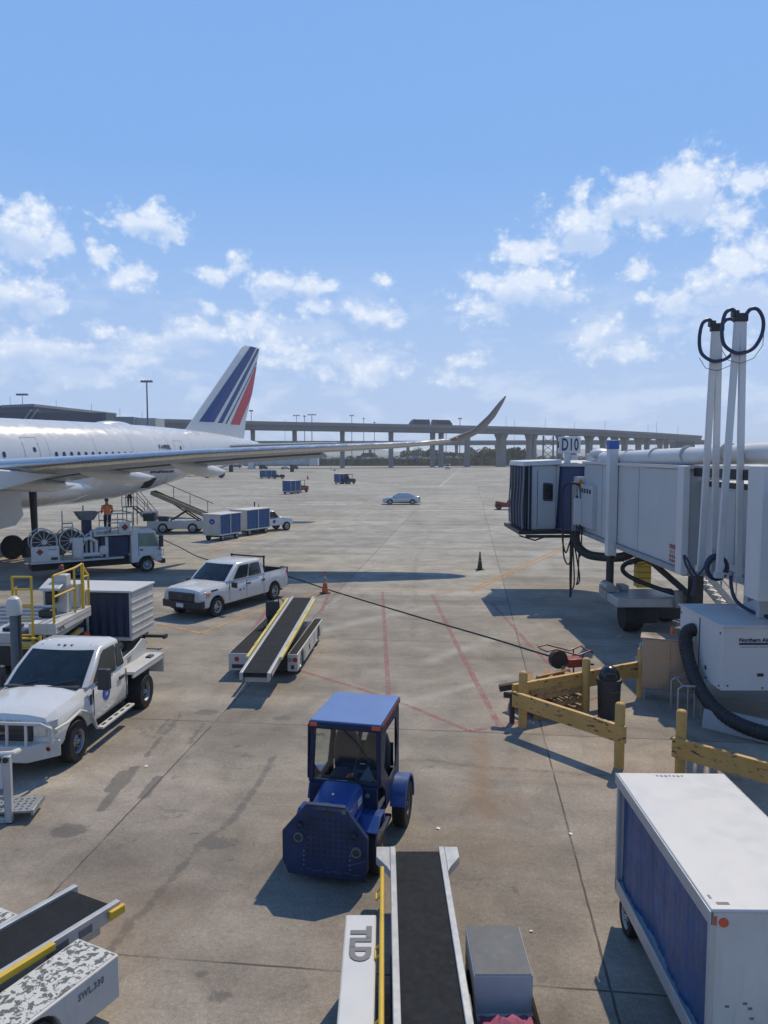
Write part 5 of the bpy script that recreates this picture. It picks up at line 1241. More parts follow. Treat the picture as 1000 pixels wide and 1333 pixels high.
def big_cart(t):
    L, Wd, H, zf = 3.08, 1.36, 2.0, .52; h, w = L / 2, Wd / 2
    MB().box(-h, h, -w, w, zf - .12, zf).build('floor', m_railalu, t, .01)
    mb = MB(); mb.box(-h - .02, h + .02, -w - .03, w + .03, H - .035, H); rf = mb.build('roof', m_cartroof, t, .012)
    mb = MB(); mb.box(-h - .04, h + .04, -w - .05, -w - .032, H - .15, H - .01); mb.box(-h - .04, h + .04, w + .032, w + .05, H - .15, H - .01); mb.build('eave_rail', m_railalu, t, .006)
    mb = MB()
    for k in range(7): mb.box(-h + .06, -h + .09 + .01 * (k % 3), -.22 + .055 * k, -.19 + .055 * k, H + .001, H + .003)
    mb.box(h - .10, h - .06, -.62, -.50, H + .001, H + .003); mb.box(h - .22, h - .16, -.655, -.63, H + .001, H + .003); mb.islands('scuff', m_lettergrey, rf)
    for s in (-1, 1):
        x = s * h; mb = MB(); mb.box(min(x, x - s * .045), max(x, x - s * .045), -w, w, zf + .003, H - .038); e = mb.build('end_wall', m_offwhite, t, .01)
        mb = MB(); mb.lathe([(.001, x + s * .012), (.045, x + s * .012), (.045, x)], (0, -w + .10, H - .14), 'x', 16); mb.build('reflector', m_cone, e)
        mb = MB(); mb.box(min(x, x + s * .006), max(x, x + s * .006), -w + .005, -w + .035, H - .17, H - .08); mb.build('corner_reflector', m_cone, e)
        mb = MB(); mb.lathe([(.001, x + s * .008), (.13, x + s * .008), (.13, x)], (0, -.02, H - .40), 'x', 28); em = mb.build('emblem', m_decal, e)
        text('emblem_mark', 'as', .16, m_letterw, em, (x + s * .0095, -.02, H - .40), (0, s, 0), (0, 0, 1), .001)
        mb = MB()
        for y_, z_ in ((-.35, 1.05), (-.3, 1.0), (-.52, 1.02), (-.1, 1.25), (-.28, .9)): mb.box(min(x, x + s * .004), max(x, x + s * .004), y_ - .02, y_ + .02, z_ - .012, z_ + .012)
        mb.build('chip', m_lettergrey, e)
        mb = MB(); n = 110; y = s * (w - .05); rows = []
        for zz in (zf - .02, zf + .35, zf + .9, H - .10):
            k = (H - zz) / (H - zf); rows.append([(-h + .05 + (L - .1) * i / n, y + (.006 * math.sin(i * .42 + 1.5 * k) + .003 * math.sin(i * 1.31 + 1 - 2 * k) + .018 * math.sin(i * .10 + 2 + 1.2 * k)) * (.25 + k), zz) for i in range(n + 1)])
        mb.loft(rows, closed=False, cap=False); mb.build('curtain', m_curtain, t, ang=80)
    mb = MB()
    for sx in (-1, 1):
        for sy in (-1, 1): x, y = sx * (h - .02), sy * (w + .005); mb.box(x - .035, x + .035, y - .025, y + .025, zf - .12, H - .16)
    mb.islands('corner_post', m_railalu, t, .006)
    mb = MB(); mb.box(-h, h, -w - .03, -w - .003, zf - .16, zf + .03); mb.box(-h, h, w + .003, w + .03, zf - .16, zf + .03); mb.build('floor_rail', m_railalu, t, .006)
    mb = MB(); mb.box(-h + .1, h - .1, -w + .25, w - .25, zf - .25, zf - .125); mb.box(h, h + .8, -.05, .05, .32, .40); mb.build('chassis', m_blacksteel, t)
    for sx in (-1, 1):
        for sy in (-1, 1): wheel(t, sx * (h - .42), sy * (w - .06), .25, .16, m_railalu, sy)
big_cart(C_)

# ---------------------------------------------------------------- belt loaders: x towards the front, driver's wide deck on the left
def belt_loader(label, loc, rz, zr, zf, xr=-3.45, xfr=3.5, xd0=-1.35, xd1=3.3, zd=.69, bw=.62, rail='yellow', deck=m_tread, ears=False, wide=(.42, 1.02), slim=(-.98, -.42), lettering=None, side_text=None, seat=True, yl=None, tip=False, low=None, light=m_offwhite, wx=.75):
    t = thing('belt_loader', label, 'belt loader', loc, rz, 'belt loaders on the apron')
    sl = (zf - zr) / (xfr - xr); B = lambda x, y, z=0: (x, y, zr + (x - xr) * sl + z)
    mb = MB(); h = bw / 2; n = 10
    prof = [(xr + .02, -.10), (xr, -.05), (xr + .03, 0)] + [(xr + .03 + (xfr - xr - .06) * i / n, 0) for i in range(1, n)] + [(xfr - .03, 0), (xfr, -.05), (xfr - .02, -.10)]
    mb.loft([[B(x, y, z) for x, z in prof] for y in (-h, h)], cap=True); mb.build('belt', m_belt, t)
    for s in (-1, 1):
        mb = MB(); y0 = s * (h + .005); y1 = s * (h + .085)
        mb.hexa([B(xr - .06, y0, -.16), B(xr - .06, y1, -.16), B(xr - .06, y1, .035), B(xr - .06, y0, .035)], [B(xfr + .03, y0, -.16), B(xfr + .03, y1, -.16), B(xfr + .03, y1, .035), B(xfr + .03, y0, .035)])
        if ears:
            y2 = s * (h + .28); mb.hexa([B(xr - .08, y1 + s * .002, .02), B(xr - .08, y2, .02), B(xr + .22, y2 - s * .0, .02), B(xr + .5, y1 + s * .05, .02), B(xr + .62, y1 + s * .002, .02)][::1], [B(xr - .08, y1 + s * .002, -.10), B(xr - .08, y2, -.10), B(xr + .22, y2, -.10), B(xr + .5, y1 + s * .05, -.10), B(xr + .62, y1 + s * .002, -.10)])
        mb.build('belt_side_rail', m_railalu, t, .01)
    mb = MB(); mb.hexa([B(xr + .2, -h, -.30), B(xr + .2, h, -.30), B(xr + .2, h, -.162), B(xr + .2, -h, -.162)], [B(xfr - .2, -h, -.30), B(xfr - .2, h, -.30), B(xfr - .2, h, -.162), B(xfr - .2, -h, -.162)]); mb.build('boom_frame', m_railalu, t)
    mb = MB()
    for x in (xr + .06, xfr - .06): p = B(x, 0, -.075); mb.cyl((p[0], -h - .1, p[2]), (p[0], h + .1, p[2]), .055, .055, 12)
    mb.build('belt_roller', m_blacksteel, t)
    ym = m_paleyellow if rail == 'pale' else m_yellow
    for s in (-1, 1):
        if rail == 'tube' and s != (yl or 1): continue
        y = s * (h + .145); x0, x1 = xr + (1.0 if rail != 'tube' else 1.1), xfr - .35; mb = MB()
        if rail == 'tube':
            mb.tube([B(xr + .75, y + s * .05, .12), B(xr + 1.2, y + s * .05, .16), B(xfr - .4, y + s * .05, .18)], .028, 8)
            for k in range(4): x = xr + 1.3 + 1.2 * k; mb.tube([B(x, y + s * .05, .16), B(x, y + s * .12, .08), B(x + .18, y + s * .12, .08), B(x + .18, y + s * .05, .16)], .014, 6)
        else:
            mb.hexa([B(x0, y - .035, -.01), B(x0, y + .035, -.01), B(x0, y + .035, .07), B(x0, y - .035, .07)], [B(x1, y - .035, -.01), B(x1, y + .035, -.01), B(x1, y + .035, .07), B(x1, y - .035, .07)])
            for k in range(3): x = x0 + .8 + 1.5 * k; mb.tube([B(x, y, .07), B(x + .05, y, .11), B(x + .3, y, .11), B(x + .35, y, .07)], .012, 6)
        mb.build('folded_handrail', ym, t, .006)
    if tip:
        mb = MB(); y1 = h + .09; mb.hexa([B(xr - .08, y1, -.11), B(xr - .08, y1 + .06, -.11), B(xr - .08, y1 + .06, .0), B(xr - .08, y1, .0)], [B(xr + .16, y1, -.11), B(xr + .16, y1 + .06, -.11), B(xr + .16, y1 + .06, .0), B(xr + .16, y1, .0)]); mb.build('tip_bumper', m_yellow, t, .015)
        mb = MB()
        for k, (a, b) in enumerate(((.45, .60), (.75, 1.05), (.40, .44))): mb.hexa([B(xr + a, y1 - .001, -.13), B(xr + a, y1 + .004, -.13), B(xr + a, y1 + .004, -.03), B(xr + a, y1 - .001, -.03)], [B(xr + b, y1 - .001, -.13), B(xr + b, y1 + .004, -.13), B(xr + b, y1 + .004, -.03), B(xr + b, y1 - .001, -.03)])
        mb.islands('warning_label', m_lettergrey, t)
    # chassis and the two side decks
    mb = MB(); mb.box(xd0 + .1, xd1 - .1, -.40, .40, .18, min(zd, zr + (xd0 - xr) * sl - .32)); mb.build('chassis', m_blacksteel, t)
    for (a, b), s in ((wide, 1), (slim, -1)):
        zz = low if low and s > 0 else zd
        e0 = xd0 + (.25 if low and s > 0 else 0); ax = [(xd0 + wx, .36, .30), (xd1 - .85, .36, .30)]
        prof = [(e0, .20), (e0, zz)] + [(xd1, zz), (xd1, .25)]
        bot = []
        for xc, R_, zc in ax[::-1]:
            bot += [(xc + R_ * math.cos(R(q)), max(.20, zc + R_ * math.sin(R(q)))) for q in range(-15, 196, 15)]
        mb = MB(); mb.prism(prof + bot, 'xz', a, b); bd = mb.build('side_deck_body', light, t, .015)
        mb = MB(); mb.box(e0 + .03, xd1 - .03, a + .03, b - .03, zz + .001, zz + .006); mb.build('deck_tread', deck, t)
        yo = b if s > 0 else a
        mb = MB(); mb.box(e0 - .008, e0 + .001, a + .10, b - .10, .27, .38); mb.build('rear_plate', m_blackpl, t)
        for k in (0, 1):
            y = a + (b - a) * (.28 + .44 * k) if b - a > .4 else a + (b - a) * (.25 + .5 * k)
            mb = MB(); mb.lathe([(.001, e0 - .014), (.062, e0 - .014), (.07, e0)], (0, y, zz - .16), 'x', 18); mb.build('rear_lamp', m_redlens if (k == 1) == (s > 0) else M('grey_lamp', (.3, .3, .32), .2), t)
        mb = MB(); 
        for x in (-.2, .9, 1.9): mb.box(e0 + 1.35 + x * .8, e0 + 1.36 + x * .8, yo - .006, yo + .006, .28, zz - .06)
        mb.box(e0 + 1.9, e0 + 2.05, yo - .007, yo + .007, .36, .50); mb.build('panel_line', m_blacksteel, bd)
        for x in (xd0 + wx, xd1 - .85): wheel(t, x, yo - s * .15, .31, .22, m_railalu, s)
        if side_text and s > 0:
            text('stencil', side_text, .105, m_lettergrey, bd, (e0 + .40, yo + .003, zz - .15), (-1, 0, 0), (0, 0, 1), .001, .004, 1.15, .8)
        if lettering and s < 0:
            text('maker_lettering', lettering, .30, m_lettergrey, bd, ((e0 + .55), (a + b) / 2, zz + .0135), (1, 0, 0), (0, 1, 0), .002, .018, 1.02, 1.05)
    if seat:
        mb = MB(); mb.box(xd1 - 1.35, xd1 - .9, .50, .92, zd + .01, zd + .42); mb.box(xd1 - 1.42, xd1 - 1.30, .48, .94, zd + .3, zd + .86); mb.build('driver_seat', m_blackpl, t, .06, seg=3)
        mb = MB(); mb.tube([(xd1 - .45, .7, zd), (xd1 - .62, .7, zd + .62)], .03, 8); mb.tube([(xd1 - .62 + .08 * math.cos(R(a)), .7 + .2 * math.sin(R(a)), zd + .64 + .16 * math.cos(R(a))) for a in range(0, 360, 24)], .016, 6, 0, True); mb.build('steering_wheel', m_blackpl, t)
        mb = MB(); mb.tube([(xd1 - 1.38, .52, zd + .8), (xd1 - 1.4, .5, zd + 1.02), (xd1 - 1.3, .6, zd + 1.06), (xd1 - 1.1, .72, zd + 1.0)], .022, 6); mb.box(xd1 - .36, xd1 - .2, .45, .95, zd, zd + .35); mb.build('control_post', m_blacksteel, t, .01)
    return t
belt_loader('white belt loader with pale yellow folded rails, standing between the pickup and the blue tractor', (-3.02, 22.5, 0), heading(.07, 1), .75, 1.38, rail='pale', wide=(.42, 1.27), slim=(-.70, -.41))
tl = belt_loader('white belt loader with TLD lettering in the bottom centre, seen from above its tail', (.47, 7.45, 0), R(-90), .68, 1.02, -3.05, 3.3, -1.18, 3.2, .90, .60, 'tube', m_tread, True, (.46, 1.08), (-.92, -.56), 'TLD', seat=False, yl=-1, low=.48)
# replace the plain decks of this one: smooth white slim hood, grey tread box with a footwell
for c in list(children(tl)):
    if c.name.startswith('deck_tread'): bpy.data.objects.remove(c)
mb = MB(); mb.box(-1.15, 3.1, -.90, -.58, .902, .9055); mb.build('hood_top', m_cartroof, tl)
MB().box(-.96, -.12, .463, 1.077, .483, .90).build('engine_box', M('grey_white_box', (.36, .37, .38), .5, var=.1, grime=.4, gcol=(.2, .19, .18), streak=True), tl, .012)
mb = MB(); mb.box(-.95, -.13, .475, 1.065, .902, .908); mb.build('deck_tread', M('worn_grey_tread', (.13, .135, .135), .8, var=.15, grime=.5, gcol=(.22, .22, .21), gscale=4, bump=.2), tl)
mb = MB(); mb.box(.10, .9, .60, 1.0, .483, .53); mb.build('foot_plate', m_galv, tl, .01)
bag = MB(); rows = []
for j in range(9):
    rows.append([(.97 + .047 * i + .012 * math.sin(j * 2 + i), 7.05 + .052 * j + .014 * math.sin(i * 2.1), .53 + (.01 + .11 * math.sin(math.pi * i / 12) * math.sin(math.pi * j / 8)) * (1 + .3 * math.sin(i * 1.7 + j * 1.3))) for i in range(13)])
bag.loft(rows, closed=False, cap=False); o = bag.build('pink_cloth', m_pink, None, ang=70); tag(o, 'crumpled dark pink cloth on the low footplate of the TLD belt loader', 'cloth')
belt_loader('belt loader at the lower left edge with white paint peeling off its dark deck', (-5.28, 6.35, 0), heading(-.45, -.89), .64, 1.02, -3.45, 3.5, -2.70, 3.3, .70, .66, 'yellow', m_peel, False, (.58, 1.22), (-.98, -.44), side_text='SWL.330', seat=False, wx=1.12, tip=True)
# ---------------------------------------------------------------- blue baggage tractor
T = thing('baggage_tractor', 'blue baggage tractor with a flat faded blue canopy and a perforated octagonal nose plate', 'tractor', (-.48, 12.34, 0), heading(-.215, -.975))
mb = MB(); mb.hexa([(-.74, -.54, 2.06), (.72, -.54, 2.06), (.72, .60, 2.06), (-.74, .60, 2.06)], [(-.74, -.54, 2.14), (.72, -.54, 2.14), (.72, .60, 2.14), (-.74, .60, 2.14)]); cp = mb.build('canopy', m_roofblue, T, .012)
mb = MB(); mb.box(.724, .735, -.55, .603, 2.035, 2.115); mb.box(-.74, .735, .604, .614, 2.035, 2.115); mb.box(-.74, .735, -.554, -.544, 2.035, 2.115); mb.box(.736, .742, -.54, -.42, 2.05, 2.11, 1); mb.box(.736, .742, .46, .60, 2.05, 2.11, 1)
for k in range(12): mb.box(-.70 + .115 * k, -.65 + .115 * k, .615, .620, 2.06, 2.11, 1)
mb.build('canopy_edge', [m_navy, m_cone], cp)
mb = MB()
for s in (1, -1):
    mb.bar((.70, s * .55 + .02, 1.14), (.66, s * .52 + .03, 2.06), .055, .075); mb.bar((-.70, s * .56, .95), (-.70, s * .56, 2.06), .055, .07)
mb.bar((.66, -.56, 2.02), (.66, .56, 2.02), .05, .06); mb.bar((-.70, -.56, 2.02), (-.70, .56, 2.02), .05, .05); mb.bar((.69, -.55, 1.16), (.69, .55, 1.16), .05, .05); mb.bar((-.70, -.10, 1.0), (-.70, -.10, 2.02), .04, .05)
mb.islands('cab_frame', m_navy, T, .01)
mb = MB(); mb.box(.685, .692, -.52, .52, 1.19, 2.0); mb.build('windshield', m_clear, T)
mb = MB(); mb.tube([(.71, .0, 1.99), (.70, .20, 1.82), (.70, .42, 1.52)], .010, 6); mb.build('wiper', m_blackpl, T)
mb = MB(); mb.box(-.73, -.70, -.5, .5, .9, 1.32); mb.build('rear_panel', m_navy, T, .01)
# side panels of the cab with an opening: left one is seen
for s in (1, -1):
    y0, y1 = (.575, .595) if s > 0 else (-.595, -.575)
    mb = MB()
    outer = [(-.72, .62), (-.72, 2.04), (.66, 2.04), (.70, 1.2), (.36, .95), (.30, .62)]
    inner = [(-.42, 1.02), (-.60, 1.45), (-.45, 1.88), (.30, 1.90), (.45, 1.35), (.05, 1.0)]
    vs = [(x, y, z) for y in (y0, y1) for x, z in outer + inner]; n = 6; fs = []
    for i in range(n):
        j = (i + 1) % n
        fs += [(i, j, n + j, n + i), (2 * n + i, 2 * n + n + i, 2 * n + n + j, 2 * n + j), (i, 2 * n + i, 2 * n + j, j), (n + i, n + j, 3 * n + j, 3 * n + i)]
    mb.add(vs, fs); mb.build('cab_side', m_navy, T)
# dash, seats, steering
mb = MB(); mb.hexa([(.66, -.55, .55), (.66, .55, .55), (.74, .55, .55), (.74, -.55, .55)], [(.68, -.55, 1.14), (.68, .55, 1.14), (.76, .55, 1.14), (.76, -.55, 1.14)]); mb.build('firewall', m_navy, T, .01)
mb = MB(); mb.box(.45, .66, -.50, .50, .95, 1.16); mb.build('dashboard', m_blackpl, T, .03)
for y in (-.26, .28):
    mb = MB(); mb.box(-.46, .02, y - .20, y + .20, .78, .94); mb.build('seat', m_seat, T, .05, seg=3)
    mb = MB(); pts = [(-.22, 0), (.22, 0), (.225, .42), (.17, .62), (.07, .69), (-.07, .69), (-.17, .62), (-.225, .42)]; mb.hexa([(-.40, y + a, .93 + b) for a, b in pts], [(-.54, y + a * .96, .93 + b) for a, b in pts]); mb.build('seat_back', m_seat, T, .04, seg=3)
mb = MB(); mb.tube([(.44, .26, 1.0), (.26, .26, 1.22)], .022, 8); mb.tube([(.25 + .07 * math.cos(R(a)), .26 + .17 * math.sin(R(a)), 1.24 + .15 * math.cos(R(a))) for a in range(0, 360, 20)], .014, 6, 0, True); mb.build('steering_wheel', m_blackpl, T)
mb = MB(); mb.ball((.56, .06, 1.22), .04, 8, 0, (1, 1, 1)); mb.build('dash_beacon', m_amber, T)
mb = MB(); mb.bar((.60, .12, 1.16), (.42, .24, 1.98), .025, .025); mb.bar((.50, .10, 1.28), (.50, .52, 1.28), .04, .03); mb.build('grab_bar', m_lettergrey, T)
mb = MB(); mb.add([(.60, .22, 1.18), (.60, .50, 1.18), (.55, .36, 1.40)], [(0, 1, 2)]); mb.build('warning_triangle', M('pale_blue_triangle', (.22, .30, .42), .4), T, fixn=False)
# hood and nose
mb = MB(); sec = [(-.34, .55), (-.34, 1.10), (-.30, 1.17), (-.24, 1.20), (.24, 1.20), (.30, 1.17), (.34, 1.10), (.34, .55)]
mb.loft([[(x, y * k, z - dz * (z > .9)) for y, z in sec] for x, k, dz in ((.775, 1.0, -.01), (1.15, .97, .015), (1.50, .93, .05))]); hd = mb.build('hood', m_blue, T, .015)
mb = MB(); mb.ball((1.22, -.02, 1.195), .026, 8, 0, (1, 1, 1.4)); mb.box(1.42, 1.44, -.10, .0, 1.152, 1.162); mb.build('hood_latch', m_chrome, hd)
for x, s_ in ((1.38, '088'), (1.00, '1021')):
    text('fleet_number', s_, .15, m_letterw, hd, (x, .338 - .022 * (x > 1.2), 1.02), (-1, 0, -.03), (0, -.05, 1), .002, .008, 1, .9)
mb = MB(); mb.box(1.05, 1.42, .33, .38, .86, .93); mb.build('hood_rail', m_blue, T, .012)
mb = MB(); octo = [(-.60, .12), (.54, .12), (.60, .28), (.60, .76), (.26, 1.20), (-.32, 1.20), (-.69, .76), (-.69, .32)]
mb.prism(octo, 'yz', 1.52, 1.60)
for i in range(8):
    for j in range(8):
        y, z = -.30 + .0857 * i, .42 + .08 * j
        mb.lathe([(.001, 1.6035), (.024, 1.6035), (.024, 1.601)], (0, y, z), 'x', 8, 1)
npl = mb.build('nose_plate', [M('scraped_navy_plate', (.017, .034, .088), .5, var=.4, scale=3, grime=.6, gcol=(.045, .055, .08), gscale=9, spec=.35), m_dark], T, .008)
for y, z, r_ in ((-.43, .70, .062), (.44, .56, .066), (-.42, .94 - .06, .045), (.40, .80, .045)):
    mb = MB(); mb.lathe([(.001, 1.63), (r_ * .8, 1.63), (r_ * .82, 1.61)], (0, y, z), 'x', 20); mb.build('headlight', m_blackpl, npl)
    mb = MB(); mb.lathe([(r_ * .84, 1.602), (r_ * .86, 1.645), (r_ * 1.12, 1.645), (r_ * 1.14, 1.602)], (0, y, z), 'x', 22, cap=False); mb.build('headlight_rim', m_lettergrey if r_ > .05 else m_navy, npl)
text('nose_lettering', 'LADDER CARRIER', .055, m_lettergrey, npl, (1.604, 0, 1.15), (0, 1, 0), (0, 0, 1), .001); text('nose_number', '1088', .075, m_blackpl, npl, (1.604, .02, 1.075), (0, 1, 0), (0, 0, 1), .001, .004)
mb = MB(); mb.box(1.601, 1.606, .22, .28, 1.10, 1.17)
for k in range(9): mb.box(1.601, 1.603, -.44 + .10 * k, -.38 + .10 * k + .02 * (k % 3), .20 + .02 * (k % 2), .206 + .02 * (k % 2)); mb.box(1.601, 1.603, .30 + .03 * k, .33 + .03 * k, .33 + .012 * k, .337 + .012 * k)
for y in (-.36, .34):
    for k in range(4): mb.lathe([(.001, 1.608), (.014, 1.608), (.016, 1.6)], (0, y, .28 + .07 * k), 'x', 8)
mb.islands('scuff', m_lettergrey, npl)
# fenders, steps, frame, wheels
for s in (1, -1):
    mb = MB(); a, b = (.34, .66) if s > 0 else (-.66, -.34); mb.prism([(.62, .60), (.70, .80), (.98, .82), (1.22, .66), (1.20, .63), (.96, .78), (.73, .76), (.66, .58)], 'xz', a, b); mb.build('front_fender', m_blue, T, .012)
    a, b = (.58, .84) if s > 0 else (-.84, -.58); pr = []
    for q in range(10, 191, 15): pr.append((-.46 + .44 * math.cos(R(q)), .42 + .46 * math.sin(R(q))))
    pr2 = [(-.46 + .40 * math.cos(R(q)), .42 + .42 * math.sin(R(q))) for q in range(190, 9, -15)]
    mb = MB(); mb.prism(pr + pr2, 'xz', a, b); mb.build('rear_fender', m_blue, T, .01)
    mb = MB(); mb.box(.0, .62, *((.45, .62) if s > 0 else (-.62, -.45)), .34, .40); mb.build('step', m_navy, T, .01)
    wheel(T, 1.08, s * .60, .30, .20, m_alu, s, .5); wheel(T, -.46, s * .71, .385, .22, m_lettergrey, s, .5)
mb = MB(); mb.box(-.9, 1.515, -.42, .42, .22, .60); mb.box(-1.02, -.9, -.12, .12, .30, .52); mb.build('frame', m_navy, T, .02)
mb = MB(); mb.box(-.70, .66, -.56, .56, .60, .66); mb.box(-.95, -.705, -.55, .55, .45, .88); mb.build('floor_pan', m_navy, T, .01)
mb = MB(); mb.box(1.515, 1.58, -.56, .56, .10, .155); mb.build('bumper_skid', m_blacksteel, T, .01)
mb = MB()
mb.lathe([(.001, .001), (.036, .001), (.04, -.01)], (0, 0, 0), 'x', 14); mb.v = [(p[0] + .775, p[1] + .40, p[2] + 1.02) for p in mb.v]; mb.build('gauge', m_lettergrey, T)
text('window_lettering', 'VENTL', .07, m_blackpl, T, (.70, -.40, 1.90), (0, 1, 0), (0, 0, 1), .001)

# ---------------------------------------------------------------- barriers, bin, pallet, hand cart, cabinet
def post(mb, x, y, h, r=.10): mb.lathe([(r, 0), (r, h - .05), (r * .8, h - .01), (.001, h + .01)], (x, y, 0), 'z', 18)
def barrier(label, posts, beams):
    o = Vector((posts[0][0], posts[0][1], 0)); t = thing('barrier', label, 'barrier', o)
    for x, y, h in posts: mb = MB(); post(mb, x - o.x, y - o.y, h); mb.build('post', m_barrier, t, ang=50)
    for p, q, z0, z1 in beams:
        mb = MB(); p = Vector(p + (0,)) - o; q = Vector(q + (0,)) - o; mb.bar(p + Vector((0, 0, (z0 + z1) / 2)), q + Vector((0, 0, (z0 + z1) / 2)), .11, z1 - z0); mb.build('beam', m_chip, t, .012)
    return t
barrier('V-shaped faded yellow barrier with chipped beams on four round posts, around the timber pallet', [(3.20, 17.32, 1.30), (4.72, 15.0, 1.34), (4.94, 18.42, 1.32), (6.62, 19.4, 1.32)],
        [((2.95, 17.12), (4.78, 14.84), .55, .90), ((3.0, 17.48), (6.7, 19.52), .55, .95)])
barrier('straight faded yellow barrier running behind the big white-roofed cart', [(5.80, 14.62, 1.32), (8.35, 11.9, 1.3)], [((5.62, 14.56), (8.5, 11.65), .42, .80)])
t = thing('trash_bin', 'black domed plastic trash bin beside the yellow barrier', 'trash bin', (5.38, 17.98, 0))
MB().lathe([(.235, 0), (.25, .02), (.275, .85), (.285, .86), (.285, .90), (.27, .90)], n=30).build('bin_body', m_blackpl, t)
MB().lathe([(.30, .86), (.30, .94), (.285, .95)], n=30).build('bin_rim', m_blackpl, t)
mb = MB(); mb.lathe([(.25, .951), (.245, 1.02), (.215, 1.13), (.15, 1.21), (.06, 1.245), (.001, 1.25)], n=30); mb.build('dome_lid', M('glossy_black_plastic', (.016, .018, .022), .18), t, ang=60)
text('bin_lettering', 'Keep Safe', .055, m_lettergrey, t, (.06, -.272, .68), (1, .15, 0), (0, 0, 1), .001)
mb = MB(); mb.prism([(-.17, 1.0), (.10, 1.0), (.07, 1.12), (-.14, 1.12)], 'xz', -.252, -.235); mb.build('lid_opening', m_dark, t)
# pallet of timber behind the barrier
t = thing('pallet_stack', 'weathered brown timber pallets and blocks behind the yellow beam', 'pallets', (4.0, 18.55, 0), R(28))
for k, (z, dx, a) in enumerate(((.0, 0, 0), (.24, .05, 3), (.48, -.04, -2))):
    mb = MB()
    for y in (-.5, 0, .5): mb.box(-.75 + dx, .75 + dx, y - .05, y + .05, z, z + .10)
    for j in range(6): x = -.66 + .265 * j + dx; mb.box(x - .06, x + .06, -.55, .55, z + .102, z + .14)
    mb.build('pallet', m_wood, t, .008)
mb = MB()
for j in range(9): x, y = -.72 + .18 * j, -.35 + .33 * (j % 3); mb.bar((x, y - .12, .68 + .035 * (j % 2)), (x + .22, y + .14, .72 + .05 * (j % 3)), .12, .09)
mb.bar((-.9, -.5, .68), (.6, -.42, .74), .12, .10); mb.bar((-.2, .1, .79), (.9, .2, .80), .10, .08); mb.build('timber_block', m_wood, t, .01)
t = thing('wooden_beam', 'dark broken timber end sticking out at the corner of the yellow barrier', 'timber', (2.95, 17.55, 0), R(20)); mb = MB(); mb.bar((-.16, .25, .78), (.36, .05, .88), .17, .14); mb.bar((-.12, .10, .66), (.24, -.20, .68), .10, .12); mb.bar((.05, 0, .0), (.05, 0, .66), .1, .1); mb.build('timber_end', M('dark_timber', (.06, .045, .035), .85, var=.3), t, .015)
# red hand cart with a reel
t = thing('hand_cart', 'red tubular hand cart with a black hose reel behind the pallets', 'hand cart', (4.75, 19.6, 0), R(15)); mb = MB()
for y in (-.25, .25): mb.tube([(-.7, y, 1.28), (-.45, y, 1.32), (.2, y, 1.12), (.55, y, 1.22), (.62, y, 1.15)], .022, 8); mb.tube([(.32, y, 1.14), (.35, y, .25)], .022, 8)
mb.tube([(-.7, -.25, 1.28), (-.74, 0, 1.28), (-.7, .25, 1.28)], .022, 8); mb.tube([(.62, -.25, 1.15), (.62, .25, 1.15)], .022, 8); mb.bar((-.3, 0, .55), (.4, 0, .55), .05, .05); mb.build('handle', M('rusty_red_tube', (.20, .06, .045), .5, var=.3), t)
mb = MB(); mb.box(-.05, .38, -.2, .2, .78, 1.0); mb.build('red_box', m_red, t, .03)
mb = MB(); mb.lathe([(.12, -.08), (.24, -.09), (.24, .09), (.12, .08)], (-.28, -.05, 1.0), 'y', 22); mb.build('hose_reel', m_hose, t, .02)
for y in (-.34, .34): wheel(t, .1, y, .2, .09, m_lettergrey, 1 if y > 0 else -1)
# galvanised step frame
t = thing('pipe_frame', 'small galvanised pipe frame at the end of the concrete kerb block', 'frame', (7.35, 18.15, 0), R(-8)); mb = MB()
for y in (-.35, .35): mb.tube([(-.32, y, 0), (-.32, y, .72), (-.22, y, .80), (.22, y, .80), (.32, y, .72), (.32, y, 0)], .028, 8)
for z in (.3, .55): mb.tube([(.32, -.35, z), (.32, .35, z)], .02, 6)
for k in range(3): mb.tube([(-.1 + .15 * k, -.35, .8), (-.1 + .15 * k, -.35, .05)], .018, 6)
mb.tube([(-.22, -.35, .8), (-.22, .35, .8)], .024, 6); mb.build('pipe', m_galv, t)
# stainless cabinet
t = thing('steel_cabinet', 'brushed stainless steel cabinet on short legs behind the yellow barrier', 'cabinet', (7.25, 19.3, 0), R(-20))
mb = MB(); mb.box(-.62, .75, -.28, .28, .30, 1.60); mb.build('cabinet_body', m_steelcab, t, .015)
mb = MB(); mb.box(-.66, .79, -.33, .32, 1.603, 1.64); mb.build('cabinet_lid', m_steelcab, t, .008)
mb = MB(); mb.box(.06, .07, -.288, -.281, .36, 1.56); mb.build('door_gap', m_lettergrey, t)
mb = MB(); mb.box(-.630, -.621, -.20, .2, 1.15, 1.45); mb.box(-.636, -.631, -.16, -.02, 1.2, 1.4); mb.build('side_vent', m_lettergrey, t)
mb = MB()
for x in (-.55, .68):
    for y in (-.22, .22): mb.box(x - .03, x + .03, y - .03, y + .03, 0, .297)
mb.build('leg', m_galv, t)
t = thing('warning_lamp', 'small orange lamp on a stalk behind the steel cabinet', 'lamp', (7.75, 20.3, 0)); MB().cyl((0, 0, 0), (0, 0, 1.45), .025).build('stalk', m_galv, t); MB().lathe([(.06, 1.453), (.065, 1.6), (.04, 1.66), (.001, 1.67)], n=16).build('lamp_lens', m_orange, t)
t = thing('valve_cluster', 'pale bundle of pipes and fittings on the ground behind the steel cabinet', 'pipes', (7.6, 21.4, 0)); mb = MB()
for k in range(5): mb.tube([(-.5 + .22 * k, -.2, .05), (-.4 + .22 * k, .1, .5 + .1 * (k % 2)), (-.1 + .2 * k, .5, .4), (.5, .9 + .1 * k, .06)], .05, 7)
